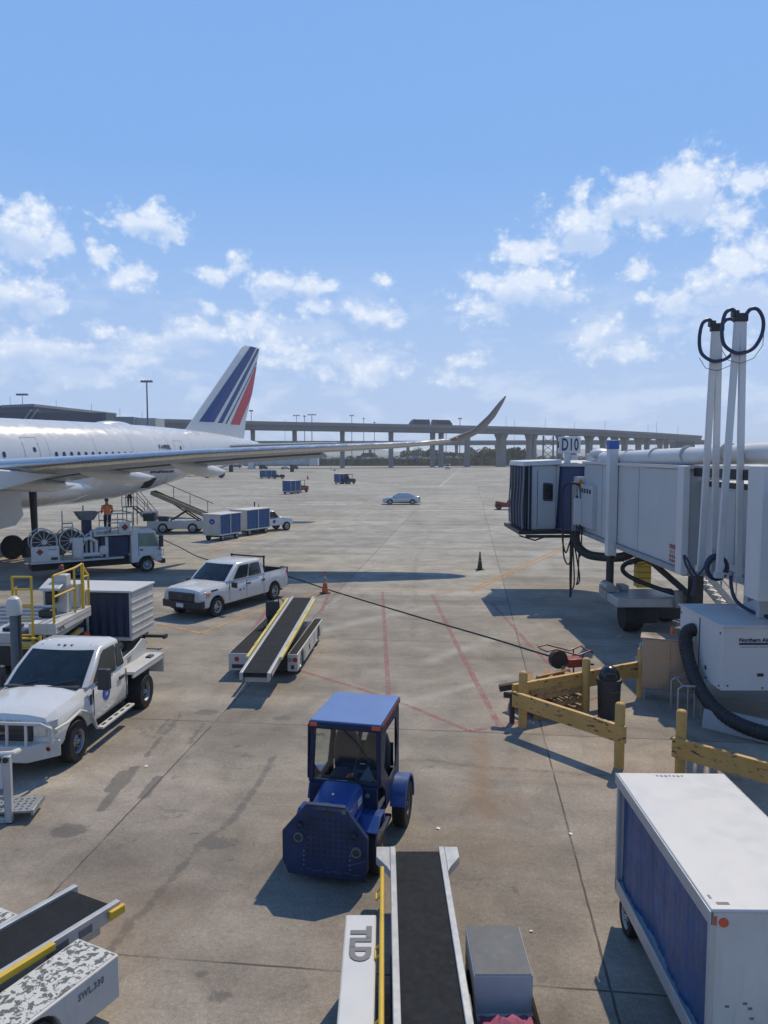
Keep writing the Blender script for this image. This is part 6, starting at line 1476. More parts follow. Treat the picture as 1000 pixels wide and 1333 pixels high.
mb.build('pipe', m_galv, t); mb = MB(); mb.box(-.35, .35, -.4, .1, 0, .95); mb.build('fitting_box', M('pale_grey_box', (.45, .46, .47), .6, var=.2), t, .04)
t = thing('loose_grating', 'flat steel lattice frame lying on the apron between the bridge wheels and the air unit', 'grating', (9.9, 24.6, 0), R(20)); mb = MB()
for k in range(6): mb.bar((-1.1, -.9 + .36 * k, .06), (1.1, -.9 + .36 * k, .06), .05, .05)
for k in range(5): mb.bar((-1 + .5 * k, -1, .11), (-1 + .5 * k + .4, 1, .11), .05, .05)
mb.build('lattice', m_galv, t)
t = thing('kerb_block', 'long grey precast concrete barrier block under the black hose', 'concrete block', (9.2, 15.75, 0), heading(1.0, -.95)); mb = MB(); mb.loft([[(x, -.24, 0), (x, -.22, .16), (x, -.14, .42), (x, .14, .42), (x, .22, .16), (x, .24, 0)] for x in (-2.4, 2.2)]); mb.build('block', m_conc, t, .02)
# traffic cones
def cone(label, p):
    t = thing('traffic_cone', label, 'traffic cone', p, random.random(), 'traffic cones on the apron')
    MB().lathe([(.15, .035), (.035, .90), (.03, .93), (.001, .93)], n=20).build('cone_body', m_cone, t, ang=60)
    mb = MB(); mb.prism([(-.21, -.15), (-.15, -.21), (.15, -.21), (.21, -.15), (.21, .15), (.15, .21), (-.15, .21), (-.21, .15)], 'xy', 0, .034); mb.build('base', m_rubber, t, .008)
    for z0, z1 in ((.46, .56), (.64, .78)):
        r0, r1 = .15 - (z0 - .035) * .1329 + .003, .15 - (z1 - .035) * .1329 + .003; MB().lathe([(r0, z0), (r1, z1)], n=20, cap=False).build('reflective_band', M('reflective_sleeve', (.50, .50, .48), .5, var=.2, grime=.4), t)
    MB().lathe([(.032, .931), (.05, .96), (.03, .99), (.001, 1.0)], n=12).build('cone_top', m_blackpl, t)
    return t
cone('orange traffic cone with grey bands standing on the cable near the pickup', (-2.66, 34.3, 0))
c2 = cone('dark dirty traffic cone standing alone in the middle of the apron', (5.2, 41.3, 0))
dk = M('dirty_dark_cone', (.045, .055, .035), .7, var=.3)
for c in children(c2):
    if c.name.startswith('cone_body'): c.data.materials[0] = dk
    if c.name.startswith('reflective'): c.data.materials[0] = M('dirty_sleeve', (.16, .15, .12), .7)
# black cable across the apron
mb = MB(); pts = [gp(204, 699), gp(232, 712), gp(264, 727), gp(330, 742), gp(378, 752), gp(423, 767), gp(480, 784), gp(560, 808), gp(640, 832), gp(720, 856), gp(775, 866)]
pts = [p + Vector((.04 * math.sin(i * 1.7), 0, .025)) for i, p in enumerate(pts)]; mb.tube(smooth_path(pts), .024, 6)
tag(mb.build('ground_cable', m_hose), 'long black cable stretched across the apron past the orange cone', 'cable')
# litter
for i, (px, py, s_) in enumerate(((570, 1078, .05), (743, 1085, .05), (905 * .3 + 420, 1212, .03), (190, 997, .05))):
    p = gp(px, py, .012); mb = MB(); vs = [(p.x + s_ * math.cos(a * 1.05) * (.6 + .5 * random.random()), p.y + s_ * math.sin(a * 1.05) * (.6 + .5 * random.random()), .006 + .012 * random.random()) for a in range(6)]
    mb.add(vs + [(p.x, p.y, .022)], [(k, (k + 1) % 6, 6) for k in range(6)]); tag(mb.build('litter', m_letterw, fixn=False), ['white scrap of litter right of the blue tug', 'white scrap of litter on the slab joint right of the tug', 'white scrap of litter near the TLD loader', 'white scrap of litter beside the flatbed truck'][i], 'litter')

# ---------------------------------------------------------------- container loader with yellow railings at the left edge
T = thing('cargo_loader', 'off-white cargo loader with yellow railings, ladder and roller deck behind the flatbed truck', 'cargo loader', (-11.3, 22.0, 0)); 
mb = MB(); mb.box(-4.5, 1.9, -.9, 1.9, .35, .95); mb.build('chassis', m_blacksteel, T, .02)
mb = MB(); mb.box(1.5, 2.25, -1.15, 1.45, 1.30, 1.62); pf = mb.build('operator_platform', m_offwhite, T, .02)
text('platform_lettering', 'TREPEL', .17, m_letterd, pf, (2.253, -.78, 1.40), (0, 1, 0), (0, 0, 1), .001, .004)
mb = MB(); mb.box(2.251, 2.26, -.6, 1.3, 1.48, 1.50); mb.box(2.251, 2.26, -.6, -.58, 1.36, 1.50); mb.build('platform_seam', m_railalu, pf)
def rail(mb, pts, h=1.25, post_r=.035):
    P = [Vector(p) for p in pts]
    for p in P: mb.tube([p, p + Vector((0, 0, h))], post_r, 8)
    for k in (.55, 1.0): mb.tube([p + Vector((0, 0, h * k)) for p in P], .03, 8)
mb = MB(); rail(mb, [(2.2, -1.1, 1.62), (2.2, .35, 1.62)], 1.32); rail(mb, [(2.2, 1.0, 1.62), (2.2, 1.4, 1.62)], .95); mb.bar((2.2, .95, 1.62), (2.2, .95, 3.0), .09, .05); mb.bar((2.2, .95, 2.95), (2.2, 1.4, 2.55), .05, .05); mb.tube([(2.2, .35, 2.94), (2.2, .95, 2.98)], .03, 8); mb.build('railing', m_yellow, T)
mb = MB(); rail(mb, [(1.72, -1.35, 1.1), (1.2, -1.35, 1.1)], 1.85)
for k in range(4): mb.tube([(1.2, -1.35, 1.35 + .42 * k), (1.72, -1.35, 1.35 + .42 * k)], .026, 8)
mb.tube([(1.08, -.9, 1.1), (1.08, -.9, 2.6)], .035, 8); mb.tube([(1.2, -1.35, 2.1), (1.08, -.9, 2.1)], .03, 8); mb.build('gate_rail', m_yellow, T)
mb = MB()
for x in (1.42, 1.95): mb.bar((x, -1.62, .05), (x, -1.44, 1.35), .05, .09)
for k in range(5): mb.bar((1.42, -1.61 + .035 * k, .25 + .26 * k), (1.95, -1.61 + .035 * k, .25 + .26 * k), .10, .03)
mb.box(1.15, 1.95, -1.5, -1.16, 1.05, 1.12); mb.build('ladder', m_yellow, T)
mb = MB()
for k in range(9): mb.cyl((-4.3, -.75 + .30 * k, 1.12 + .05 * k), (1.05, -.75 + .30 * k, 1.12 + .05 * k), .06, .06, 10)
mb.build('deck_roller', m_galv, T)
mb = MB(); mb.box(-4.5, 1.1, -.95, -.85, .95, 1.15); mb.hexa([(-4.5, -.85, .955), (1.1, -.85, .955), (1.1, 1.9, .955), (-4.5, 1.9, .955)], [(-4.5, -.85, 1.02), (1.1, -.85, 1.02), (1.1, 1.9, 1.42), (-4.5, 1.9, 1.42)]); mb.build('roller_deck', m_railalu, T)
mb = MB(); mb.box(1.6, 2.0, .25, .6, 1.623, 2.75); mb.hexa([(1.35, -.15, 2.35), (1.95, -.15, 2.35), (1.95, .55, 2.55), (1.35, .55, 2.55)], [(1.35, -.15, 2.42), (1.95, -.15, 2.42), (1.95, .55, 2.62), (1.35, .55, 2.62)]); mb.box(1.5, 2.1, 1.0, 1.4, 1.623, 2.35); mb.build('control_console', m_offwhite, T, .03)
mb = MB(); mb.box(1.45, 1.85, -.45, -.05, 1.625, 1.85); mb.box(1.5, 1.8, -.1, .2, 1.95, 2.3); mb.box(1.55, 1.75, .65, .8, 2.6, 2.9); mb.islands('operator_seat', m_blackpl, T, .06)
mb = MB(); mb.ball((1.75, .55, 2.95), .07, 6); mb.build('red_button', m_red, T)
mb = MB(); mb.box(.2, 1.15, -1.0, .8, 1.02, 1.32); mb.build('front_cover', m_railalu, T, .03)
mb = MB(); mb.box(.6, .95, -.8, -.2, 1.33, 1.42); mb.build('blue_cover', m_navycurtain, T, .02)
mb = MB()
for z in (.45, .8, 1.1): mb.bar((2.0, -1.0, z), (2.0, 1.3, z + .1), .12, .12)
for y in (-.7, 0, .7): mb.bar((2.0, y, .3), (1.7, y, 1.3), .08, .08)
mb.build('scissor_frame', m_offwhite, T, .01)
mb = MB(); mb.bar((2.08, -.9, .70), (2.08, .9, 1.0), .06, .08); mb.build('yellow_bar', m_yellow, T)
mb = MB(); mb.lathe([(.11, 0), (.12, .2), (.06, .26), (.001, .27)], (2.1, 1.35, .55), 'z', 16); mb.build('beacon', m_orange, T)
for x in (-3.4, -.2): 
    for y in (-.7, 1.7): wheel(T, x, y, .34, .25, m_railalu, -1 if y < 0 else 1)
# short steel post with white cap
t = thing('steel_post', 'thick dark steel post with a white cap in front of the yellow ladder', 'post', (-9.05, 18.55, 0))
MB().lathe([(.11, 0), (.11, 2.42), (.10, 2.45)], n=22).build('post_tube', M('dark_grey_paint', (.10, .115, .13), .45, var=.2, grime=.4), t)
mb = MB(); mb.lathe([(.17, 2.36), (.18, 2.40), (.18, 2.62), (.14, 2.76), (.06, 2.82), (.001, 2.83)], n=22); mb.build('cap', m_offwhite, t, .01)
mb = MB(); mb.box(.112, .15, -.04, .04, .2, 2.5); mb.build('conduit', m_blacksteel, t)
# lower left: end of a steel work stand with a chequer-plate step
t = thing('work_stand', 'grey steel stand end with a chequer plate step at the left edge', 'stand', (-6.75, 12.75, 0), R(6))
mb = MB(); mb.box(.28, .40, -.16, -.04, 0.02, 1.18); mb.box(-.9, -.78, -.16, -.04, .02, 1.18); mb.bar((-1.2, -.10, .12), (.28, -.10, .06), .09, .10); mb.build('upright', m_railalu, t, .012)
mb = MB(); mb.box(-1.2, .278, -.15, -.05, .62, 1.08); mb.build('panel', m_offwhite, t, .01)
mb = MB(); mb.tube([(-1.2, -.1, 1.20), (.25, -.1, 1.20), (.38, .0, 1.17), (.40, .25, 1.12)], .055, 10); mb.build('top_rail', m_offwhite, t)
mb = MB()
for z in (.30, .45): mb.bar((-1.2, -.1, z), (.3, -.1, z), .06, .05)
mb.build('cross_rail', m_galv, t)
mb = MB(); mb.box(-.7, .72, -.10, .48, .16, .20); mb.box(.70, .74, -.12, .5, .12, .215); mb.build('step_plate', m_galv, t, .006)
mb = MB()
for i in range(12):
    for j in range(5): x, y = -.55 + .105 * i, -.03 + .1 * j; mb.bar((x - .02, y - .02 * (-1) ** (i + j), .203), (x + .02, y + .02 * (-1) ** (i + j), .203), .012, .008)
mb.build('tread_pattern', m_blacksteel, t)
mb = MB()
for k in range(3): mb.lathe([(.02, -.11), (.05, -.11), (.05, -.06), (.02, -.06)], (.10 + .12 * k, -.08, 1.13), 'y', 10)
mb.build('hook', m_blacksteel, t)
for x in (-.84, .34): MB().lathe([(.06, 0), (.06, .018)], (x, -.1, 0), 'z', 12).build('foot', m_blacksteel, t)

# ---------------------------------------------------------------- hydrant fuel truck under the wing
hx = Vector((.84, .545, 0)); T = thing('fuel_truck', 'white hydrant fuel truck with two big hose reels under the airliner wing', 'truck', (-14.75, 40.2, 0), heading(hx.x, hx.y))
mb = MB(); mb.box(-3.6, 2.3, -.55, .55, .45, .80); mb.build('chassis', m_dark, T)
mb = MB(); mb.box(-3.75, .75, -1.15, 1.15, .85, .95); mb.build('deck', m_railalu, T, .015)
# forward-control cab
sec = lambda k: [(.98, .55), (.98, 1.15), (1.0, 1.2), (2.45, 1.2)]
mb = MB(); pr = [(1.15, .55), (1.15, 2.22), (1.35, 2.30), (2.25, 2.28), (2.42, 2.18), (2.72, 1.35), (2.76, 1.2), (2.76, .55), (2.42, .55), (2.36, .72), (2.2, .84), (1.98, .88), (1.76, .84), (1.6, .72), (1.54, .55)]
mb.prism(pr, 'xz', -1.0, 1.0); mb.build('cab', m_white, T, .05)
for s in (1, -1):
    mb = MB(); mb.prism([(1.55, 1.40), (2.55, 1.36), (2.36, 2.08), (1.55, 2.10)], 'xz', s * 1.004 - .004, s * 1.004 + .004); mb.build('door_window', m_glassgreen if s < 0 else m_glass, T)
    mb = MB(); mb.box(2.55, 2.75, s * 1.22 - .1, s * 1.22 + .1, 1.35, 1.95); mb.bar((2.6, s, 1.9), (2.65, s * 1.2, 1.8), .04, .04); mb.bar((2.6, s, 1.2), (2.65, s * 1.2, 1.4), .04, .04); mb.build('mirror', m_blackpl, T, .02)
    mb = MB(); mb.box(1.52, 1.54, s * 1.003 - .006, s * 1.003 + .006, .9, 2.15); mb.box(1.6, 1.75, s * 1.01 - .02, s * 1.01 + .02, 1.18, 1.25); mb.build('door_gap', m_dark, T)
    wheel(T, 1.98, s * .84, .39, .26, m_railalu, s, .6); wheel(T, -1.5, s * .80, .39, .42, m_steelrim, s, .6)
mb = MB(); mb.hexa([(2.725, -.86, 1.38), (2.725, .86, 1.38), (2.455, .80, 2.12), (2.455, -.80, 2.12)], [(2.735, -.86, 1.39), (2.735, .86, 1.39), (2.465, .80, 2.13), (2.465, -.80, 2.13)]); mb.build('windshield', m_glass, T)
mb = MB(); mb.box(2.70, 2.95, -.98, .98, .42, .66); mb.build('front_bumper', m_blackpl, T, .03)
mb = MB(); mb.tube([(2.5, -1.05, .9), (2.75, -1.3, .9), (2.75, -1.3, 1.2), (2.5, -1.05, 1.2)], .02, 6); mb.build('step_guard', m_galv, T)
# reels
for x in (-3.05, -1.75):
    mb = MB(); mb.lathe([(.30, -.45), (.50, -.45), (.50, .45), (.30, .45)], (x, -.45, 1.92), 'y', 28); hz = mb.build('hose_reel', m_hose, T)
    mb = MB()
    for y in (-.92, .0):
        mb.tube([(x + .60 * math.cos(R(a)), y, 1.92 + .60 * math.sin(R(a))) for a in range(0, 360, 12)], .032, 6, 0, True)
        for k in range(12): a = R(30 * k); mb.tube([(x + .1 * math.cos(a), y, 1.92 + .1 * math.sin(a)), (x + .6 * math.cos(a), y, 1.92 + .6 * math.sin(a))], .014, 5)
    mb.lathe([(.001, -.98), (.13, -.98), (.13, .05)], (x, 0, 1.92), 'y', 14); mb.build('reel_rim', m_offwhite, hz)
mb = MB(); mb.box(-3.7, -2.40, -1.14, -1.08, .955, 1.72); pn = mb.build('side_panel', m_offwhite, T, .015)
def diamond(par, x, y, z, s):
    mb = MB(); mb.prism([(x, z - s), (x + s, z), (x, z + s), (x - s, z)], 'xz', y - .006, y); mb.build('hazard_diamond', m_red, par)
diamond(pn, -3.30, -1.142, 1.45, .17)
mb = MB(); mb.box(-2.95, -2.5, -1.145, -1.141, 1.28, 1.60); mb.build('notice_plate', m_letterw, pn); mb = MB(); mb.box(-2.80, -2.48, -1.145, -1.141, 1.02, 1.16); mb.build('dark_plate', m_blackpl, pn)
text('danger_lettering', 'DANGER', .095, m_red, pn, (-2.72, -1.147, 1.54), (1, 0, 0), (0, 0, 1), .001, .003)
mb = MB(); mb.box(-1.75, -1.25, -1.10, -.70, .955, 2.05); mb.cyl((-1.55, -1.0, 1.25), (-1.55, -1.22, 1.25), .22, .22, 18); mb.build('filter_box', m_offwhite, T, .03)
mb = MB()
mb.tube([(-1.2, -.95, 1.9), (-.9, -.95, 2.0), (-.6, -.95, 1.8), (-.6, -.95, 1.2), (-.3, -.95, 1.05)], .10, 10); mb.tube([(-1.3, -1.0, 1.15), (-.4, -1.0, 1.15)], .11, 10); mb.cyl((-.25, -.75, 1.35), (-.25, -1.12, 1.35), .22, .22, 18)
mb.tube([(-.8, -.8, 1.0), (-.8, -.8, 2.3), (.1, -.8, 2.35)], .09, 10); mb.tube([(-1.0, -.6, 1.0), (-1.0, -.6, 2.1), (-.4, -.6, 2.45), (.3, -.6, 2.4)], .07, 8); mb.cyl((-.05, -.7, .96), (-.05, -.7, 2.0), .17, .17, 16)
mb.build('pipework', m_offwhite, T, ang=50)
mb = MB(); mb.box(-.35, 1.05, -.85, .95, .955, 2.0); mb.build('pump_housing', m_navycurtain, T, .03)
mb = MB(); mb.box(-.7, 1.3, -1.0, 1.0, 2.05, 2.13); mb.box(-.7, -.62, -1.0, 1.0, 2.13, 2.4); mb.build('lift_platform', m_offwhite, T, .01)
mb = MB(); mb.box(.55, 1.12, -1.03, -1.0, 2.15, 2.75); hp = mb.build('hazard_board', m_offwhite, T, .008); diamond(hp, .84, -1.032, 2.46, .19)
mb = MB(); mb.hexa([(-1.15, -.35, 2.85), (-.55, -.35, 2.85), (-.55, .35, 2.85), (-1.15, .35, 2.85)], [(-1.4, -.5, 3.28), (-.3, -.5, 3.28), (-.3, .5, 3.28), (-1.4, .5, 3.28)]); mb.build('hose_basket', M('grey_basket', (.16, .18, .19), .5, var=.3), T, .02)
mb = MB(); mb.box(-1.05, -.65, -.3, .3, .955, 2.85); mb.build('lift_mast', m_navycurtain, T, .02)
mb = MB(); rail(mb, [(.0, -.95, 2.13), (.5, -.95, 2.13), (1.25, -.95, 2.13), (1.25, .95, 2.13), (.0, .95, 2.13)], 1.05, .025)
mb.tube([(-1.9, .7, .95), (-1.9, .7, 3.3)], .03, 6); rail(mb, [(-2.0, .2, 1.0), (-1.5, .2, 1.0)], 1.7, .025); mb.tube([(-1.0, 0, 3.28), (-1.0, 0, 3.6)], .04, 6); mb.build('railing', m_galv, T)
mb = MB(); mb.box(-3.78, -3.74, -1.1, -.8, .62, .72); mb.build('tail_light', m_redlens, T)

# ---------------------------------------------------------------- people
def person(label, loc, rz, joints, vest=None, trousers=m_cloth, hat=True):
    """one skinned body; joints: name -> position (metres, feet at z 0)"""
    t = thing('person', label, 'person', loc, rz); J = joints
    order = [('pelvis', None, .13), ('waist', 'pelvis', .125), ('chest', 'waist', .15), ('neck', 'chest', .06), ('head_low', 'neck', .085), ('head_top', 'head_low', .085)]
    for s in 'LR':
        order += [('hip' + s, 'pelvis', .095), ('knee' + s, 'hip' + s, .06), ('ankle' + s, 'knee' + s, .042), ('toe' + s, 'ankle' + s, .04), ('shoulder' + s, 'chest', .065), ('elbow' + s, 'shoulder' + s, .045), ('wrist' + s, 'elbow' + s, .032), ('hand' + s, 'wrist' + s, .038)]
        for k, (dx, dz) in enumerate(((.03, -.07), (.01, -.09), (-.01, -.09), (-.03, -.075))):
            J['finger%d' % k + s] = tuple(Vector(J['hand' + s]) + Vector((dx, .0, dz))); order.append(('finger%d' % k + s, 'hand' + s, .009))
        J['thumb' + s] = tuple(Vector(J['hand' + s]) + Vector((.05, .0, -.02))); order.append(('thumb' + s, 'hand' + s, .010))
    names = [o[0] for o in order]; me = bpy.data.meshes.new('body')
    me.from_pydata([J[n] for n in names], [(names.index(o[1]), i) for i, o in enumerate(order) if o[1]], [])
    bo = bpy.data.objects.new('body', me); COL.objects.link(bo); bo.parent = t
    me.materials.append(m_skin); sk = bo.modifiers.new('skin', 'SKIN'); sk.use_smooth_shade = True
    bo.data.skin_vertices or me.attributes
    for i, o in enumerate(order): me.skin_vertices[0].data[i].radius = (o[2], o[2] * (.8 if 'chest' in o[0] or 'waist' in o[0] else 1))
    me.skin_vertices[0].data[0].use_root = True
    ss = bo.modifiers.new('smooth', 'SUBSURF'); ss.levels = 1; ss.render_levels = 1
    V = lambda n: Vector(J[n])
    mb = MB(); mb.tube([V('pelvis') + Vector((0, 0, .05)), V('pelvis') - Vector((0, 0, .08))], [.165, .17], 12)
    for s in 'LR': mb.tube([V('hip' + s), V('knee' + s), V('ankle' + s)], [.11, .08, .06], 10)
    mb.build('trousers', trousers, t)
    mb = MB(); mb.tube([V('pelvis'), V('waist'), V('chest'), V('neck') - Vector((0, 0, .06))], [.17, .16, .185, .10], 12)
    for s in 'LR': mb.tube([V('shoulder' + s), V('elbow' + s), V('elbow' + s).lerp(V('wrist' + s), .7)], [.085, .06, .05], 10)
    mb.build('safety_vest' if vest else 'shirt', vest or m_cloth, t)
    hc = V('head_top'); mb = MB(); mb.ball(hc + Vector((0, 0, .03)), .115, 8, 0, (1.1, .95, .75))
    if hat: mb.ball(hc + Vector((.10, 0, .0)), .07, 6, 0, (1, 1, .2))
    mb.build('cap' if hat else 'hair', m_dark, t)
    mb = MB()
    for y in (-.035, .035): mb.ball(hc + Vector((.088, y, -.055)), .012, 5)
    mb.build('eye', m_dark, t); mb = MB(); mb.ball(hc + Vector((.105, 0, -.085)), .018, 5, 0, (1, .7, 1.4)); mb.ball(hc + Vector((.085, 0, -.135)), .02, 5, 0, (.5, 1.3, .35)); mb.build('face_feature', m_skin, t)
    mb = MB()
    for s in 'LR': mb.tube([V('ankle' + s) - Vector((.05, 0, .03)), V('toe' + s)], [.055, .045], 8)
    mb.build('boot', m_dark, t)
    return t
stand = dict(pelvis=(0, 0, .95), waist=(.01, 0, 1.10), chest=(.03, 0, 1.34), neck=(.04, 0, 1.50), head_low=(.06, 0, 1.57), head_top=(.07, 0, 1.68),
             hipL=(0, .10, .90), kneeL=(.03, .11, .50), ankleL=(0, .11, .09), toeL=(.16, .12, .04), hipR=(0, -.10, .90), kneeR=(.05, -.11, .50), ankleR=(.02, -.11, .09), toeR=(.18, -.12, .04),
             shoulderL=(.02, .20, 1.42), elbowL=(.06, .26, 1.14), wristL=(.28, .22, 1.04), handL=(.36, .20, 1.05), shoulderR=(.02, -.20, 1.42), elbowR=(.0, -.27, 1.14), wristR=(.16, -.24, .94), handR=(.22, -.23, .90))
fp = Vector((-14.75, 40.2, 2.13)) + hx * .25 + Vector((-.545, .84, 0)) * .15
person('person in an orange vest and dark cap standing on the fuel truck platform', fp, heading(-.6, .8), dict(stand), m_vest)
sp = Vector((-21.9, 66.0, 1.75))
person('person in dark clothes on the service stair under the airliner tail, only the legs showing', sp, heading(.2, -1), dict(stand), None)
t = thing('service_stairs', 'dark wheeled service stair with handrails under the rear fuselage', 'stairs', (-21.4, 66, 0)); mb = MB()
mb.box(-1.0, .0, -.5, .5, 1.68, 1.75)
for k in range(7): mb.box(.02 + .24 * k, .26 + .24 * k, -.45, .45, 1.45 - .24 * k, 1.49 - .24 * k)
mb.build('tread', m_blacksteel, t); mb = MB()
for y in (-.5, .5):
    mb.bar((-.05, y, 1.68), (1.8, y, -.02 + .06), .06, .12); mb.tube([(-1.0, y, 1.75), (-1.0, y, 3.3), (0, y, 3.3), (1.75, y, 1.15), (1.78, y, .1)], .03, 6); mb.tube([(-.02, y, 1.75), (-.02, y, 3.3)], .03, 6)
    mb.tube([(-1, y, 2.5), (0, y, 2.5), (1.76, y, .65)], .025, 6); mb.tube([(.9, y, .85), (.9, y, 2.2)], .025, 6)
    for x in (-.95, -.05): mb.tube([(x, y, .1), (x, y, 1.68)], .04, 6)
mb.build('handrail', m_blacksteel, t); mb = MB()
for x in (-.9, 1.6):
    for y in (-.5, .5): mb.lathe([(.02, -.05), (.15, -.05), (.15, .05), (.02, .05)], (x, y, .15), 'y', 12)
mb.build('wheel', m_rubber, t)

# ---------------------------------------------------------------- raised belt loader under the tail
T = thing('belt_loader', 'white belt loader with its dark belt raised to the cargo door under the tail', 'belt loader', (-16.1, 61.2, 0), R(180), 'belt loaders on the apron')
mb = MB(); mb.box(-2.2, 2.6, -.9, .9, .35, .95); mb.build('chassis', m_offwhite, T, .03)
mb = MB(); mb.box(2.0, 2.9, .1, .9, .95, 1.6); mb.box(1.0, 1.7, .3, .9, .95, 1.3); mb.build('driver_station', m_blackpl, T, .05)
mb = MB(); mb.box(2.2, 3.2, -.9, .9, 1.55, 1.62); mb.build('fender_wing', m_galv, T)
for x in (-1.0, 1.35):
    for s in (1, -1): wheel(T, x, s * .80, .40, .28, m_railalu, s)
B0, B1 = Vector((-2.35, 0, 1.25)), Vector((2.35, 0, 3.25))
mb = MB(); mb.bar(B0, B1, .9, .14); mb.build('belt', m_belt, T)
mb = MB()
for s in (-1, 1): mb.bar(B0 + Vector((0, s * .52, -.06)), B1 + Vector((0, s * .52, -.06)), .10, .32)
mb.build('boom_rail', M('bronze_boom', (.27, .23, .15), .5), T); mb = MB()
for s in (-1, 1): mb.bar((-1.4, s * .4, .95), (.9, s * .4, 2.5), .10, .10); mb.bar((.9, s * .4, .95), (-.6, s * .4, 1.9), .10, .10)
mb.build('lift_strut', m_blacksteel, T); mb = MB(); o = Vector((0, -.6, 0)); U_ = Vector((0, 0, 1.0)); mb.tube([B0 + o + U_, B1 + o + U_ - Vector((.6, 0, .25))], .035, 6)
for k in (.1, .4, .68): p = B0.lerp(B1, k) + o; mb.tube([p, p + U_], .03, 6)
mb.build('handrail', M('bronze_rail', (.22, .17, .10), .5), T)
MB().lathe([(.001, -.905), (.2, -.905), (.2, -.9)], (-.1, 0, .66), 'y', 20).build('emblem', m_decal, T)

# ---------------------------------------------------------------- white tug in front of the cart train
def tug(label, loc, rz, m=m_white, group=None, canopy=True, cat='tug'):
    t = thing('baggage_tractor', label, cat, loc, rz, group)
    mb = MB(); mb.prism([(-1.4, .40), (-1.4, .92), (-.4, .95), (-.3, .85), (.35, .85), (.45, 1.12), (1.35, 1.05), (1.5, .9), (1.5, .35)], 'xz', -.70, .70); mb.build('body', m, t, .05)
    mb = MB(); mb.box(-.35, .05, -.55, .55, .86, 1.05); mb.box(-.45, -.33, -.55, .55, .9, 1.5); mb.build('seat', m_blackpl, t, .04)
    for x in (-.9, .95):
        for s in (1, -1): wheel(t, x, s * .64, .34, .24, m_railalu, s)
    mb = MB()
    for x in (-.55, .5):
        for s in (1, -1): mb.bar((x, s * .6, .9), (x, s * .6, 1.95), .06, .06)
    if canopy:
        mb.build('canopy_post', m_blacksteel, t); mb = MB(); mb.box(-.75, .65, -.68, .68, 1.953, 2.03); mb.build('canopy', m, t, .02)
    mb = MB()
    for s in (1, -1): mb.box(1.503, 1.52, s * .5 - .09, s * .5 + .09, .66, .84)
    mb.build('headlight', m_lens, t)
    return t
tg = thing('service_pickup', 'small white service truck with a dark open cab at the head of the cart train', 'truck', (-9.35, 62.6, 0), heading(.75, .66))
mb = MB(); mb.prism([(-1.9, .45), (-1.9, 1.05), (-.75, 1.08), (-.7, 1.0), (.3, 1.05), (.45, 1.15), (1.7, 1.0), (1.8, .45)], 'xz', -.82, .82); mb.build('body', m_white, tg, .07)
mb = MB(); mb.prism([(-.7, 1.05), (-.6, 1.62), (.0, 1.66), (.5, 1.15)], 'xz', -.72, .72); mb.build('cab_hood', m_white, tg, .05)
mb = MB(); mb.box(-1.8, -.8, -.7, .7, 1.09, 1.5); mb.build('dark_load', m_blackpl, tg, .04); mb = MB(); mb.tube([(-1.3, .2, 1.5), (-1.3, .2, 2.4)], .05, 6); mb.lathe([(.09, 1.5), (.02, 2.2)], (-1.1, -.1, 0), 'z', 8); mb.build('aerial', m_blacksteel, tg)
for s in (1, -1):
    mb = MB(); mb.prism([(-.55, 1.12), (-.5, 1.55), (.0, 1.58), (.35, 1.15)], 'xz', s * .725 - .004, s * .725 + .004); mb.build('door_window', m_glass, tg)
    for x in (-1.15, 1.1): wheel(tg, x, s * .76, .36, .24, m_railalu, s)
MB().lathe([(.001, -.826), (.15, -.826), (.15, -.82)], (-.1, 0, .78), 'y', 18).build('emblem', m_decal, tg)

# ---------------------------------------------------------------- sedan, van, far vehicles
T = thing('sedan_car', 'silver white sedan driving left across the middle of the apron', 'car', (2.12, 95.0, 0), R(180)); xa, xb = 1.38, -1.38; A_ = [(xa, .36, .32), (xb, .36, .32)]
silver = M('silver_white_paint', (.58, .60, .63), .2, .3, var=.03, coat=.6)
body_shell([(2.32, .60, .55, .5, .60, .3, .62, .62), (2.2, .80, .66, .66, .74, .4, .77, .78), (1.9, .88, .74, .70, .84, .4, .88, .89), (1.0, .91, .84, .74, .94, .5, .96, .97), (-1.5, .91, .90, .76, .98, .5, 1.0, 1.0), (-2.1, .88, .90, .72, 1.0, .5, 1.02, 1.02), (-2.36, .78, .84, .68, .92, .4, .94, .94)], A_, .24, T, silver)
sh, G_ = greenhouse(T, [(1.05, -1.85, .78, .74, .94, .08), (.55, -1.45, .68, .66, 1.2, .08), (.05, -.95, .58, .56, 1.41, .05), (-.1, -.8, .5, .48, 1.45, .03)], silver)
g0, g2 = G_[0], G_[2]
glass(T, 'windshield', (g0[0], g0[4], g2[4], g2[0]), .05, .95, .05, .95, off=.07); glass(T, 'rear_window', (g0[6], g0[7], g2[7], g2[6]), .05, .95, .05, .95, off=.02)
for s_ in (1, -1):
    i, j = (4, 6) if s_ > 0 else (0, 7); qd = (g0[j], g0[i], g2[i], g2[j]) if s_ > 0 else (g0[i], g0[j], g2[j], g2[i])
    fl = (lambda a, b: (a, b)) if s_ > 0 else (lambda a, b: (1 - b, 1 - a))
    for a, b in ((.54, .88), (.16, .50)): glass(T, 'door_window', qd, *fl(a, b), .1, .88, off=.05, r=.06)
    mb = MB(); mb.box(-2.33, -2.1, s_ * .80 - .06, s_ * .80 + .06, .72, .86); mb.build('tail_light', m_redlens, T, .02)
    mb = MB(); mb.box(2.05, 2.28, s_ * .72 - .08, s_ * .72 + .08, .60, .72); mb.build('headlight', m_lens, T, .02)
    for x in (xa, xb): wheel(T, x, s_ * .80, .33, .22, m_alu, s_, .68)
mb = MB(); mb.box(-2.0, 2.0, -.7, .7, .18, .5); mb.build('underbody', m_dark, T)
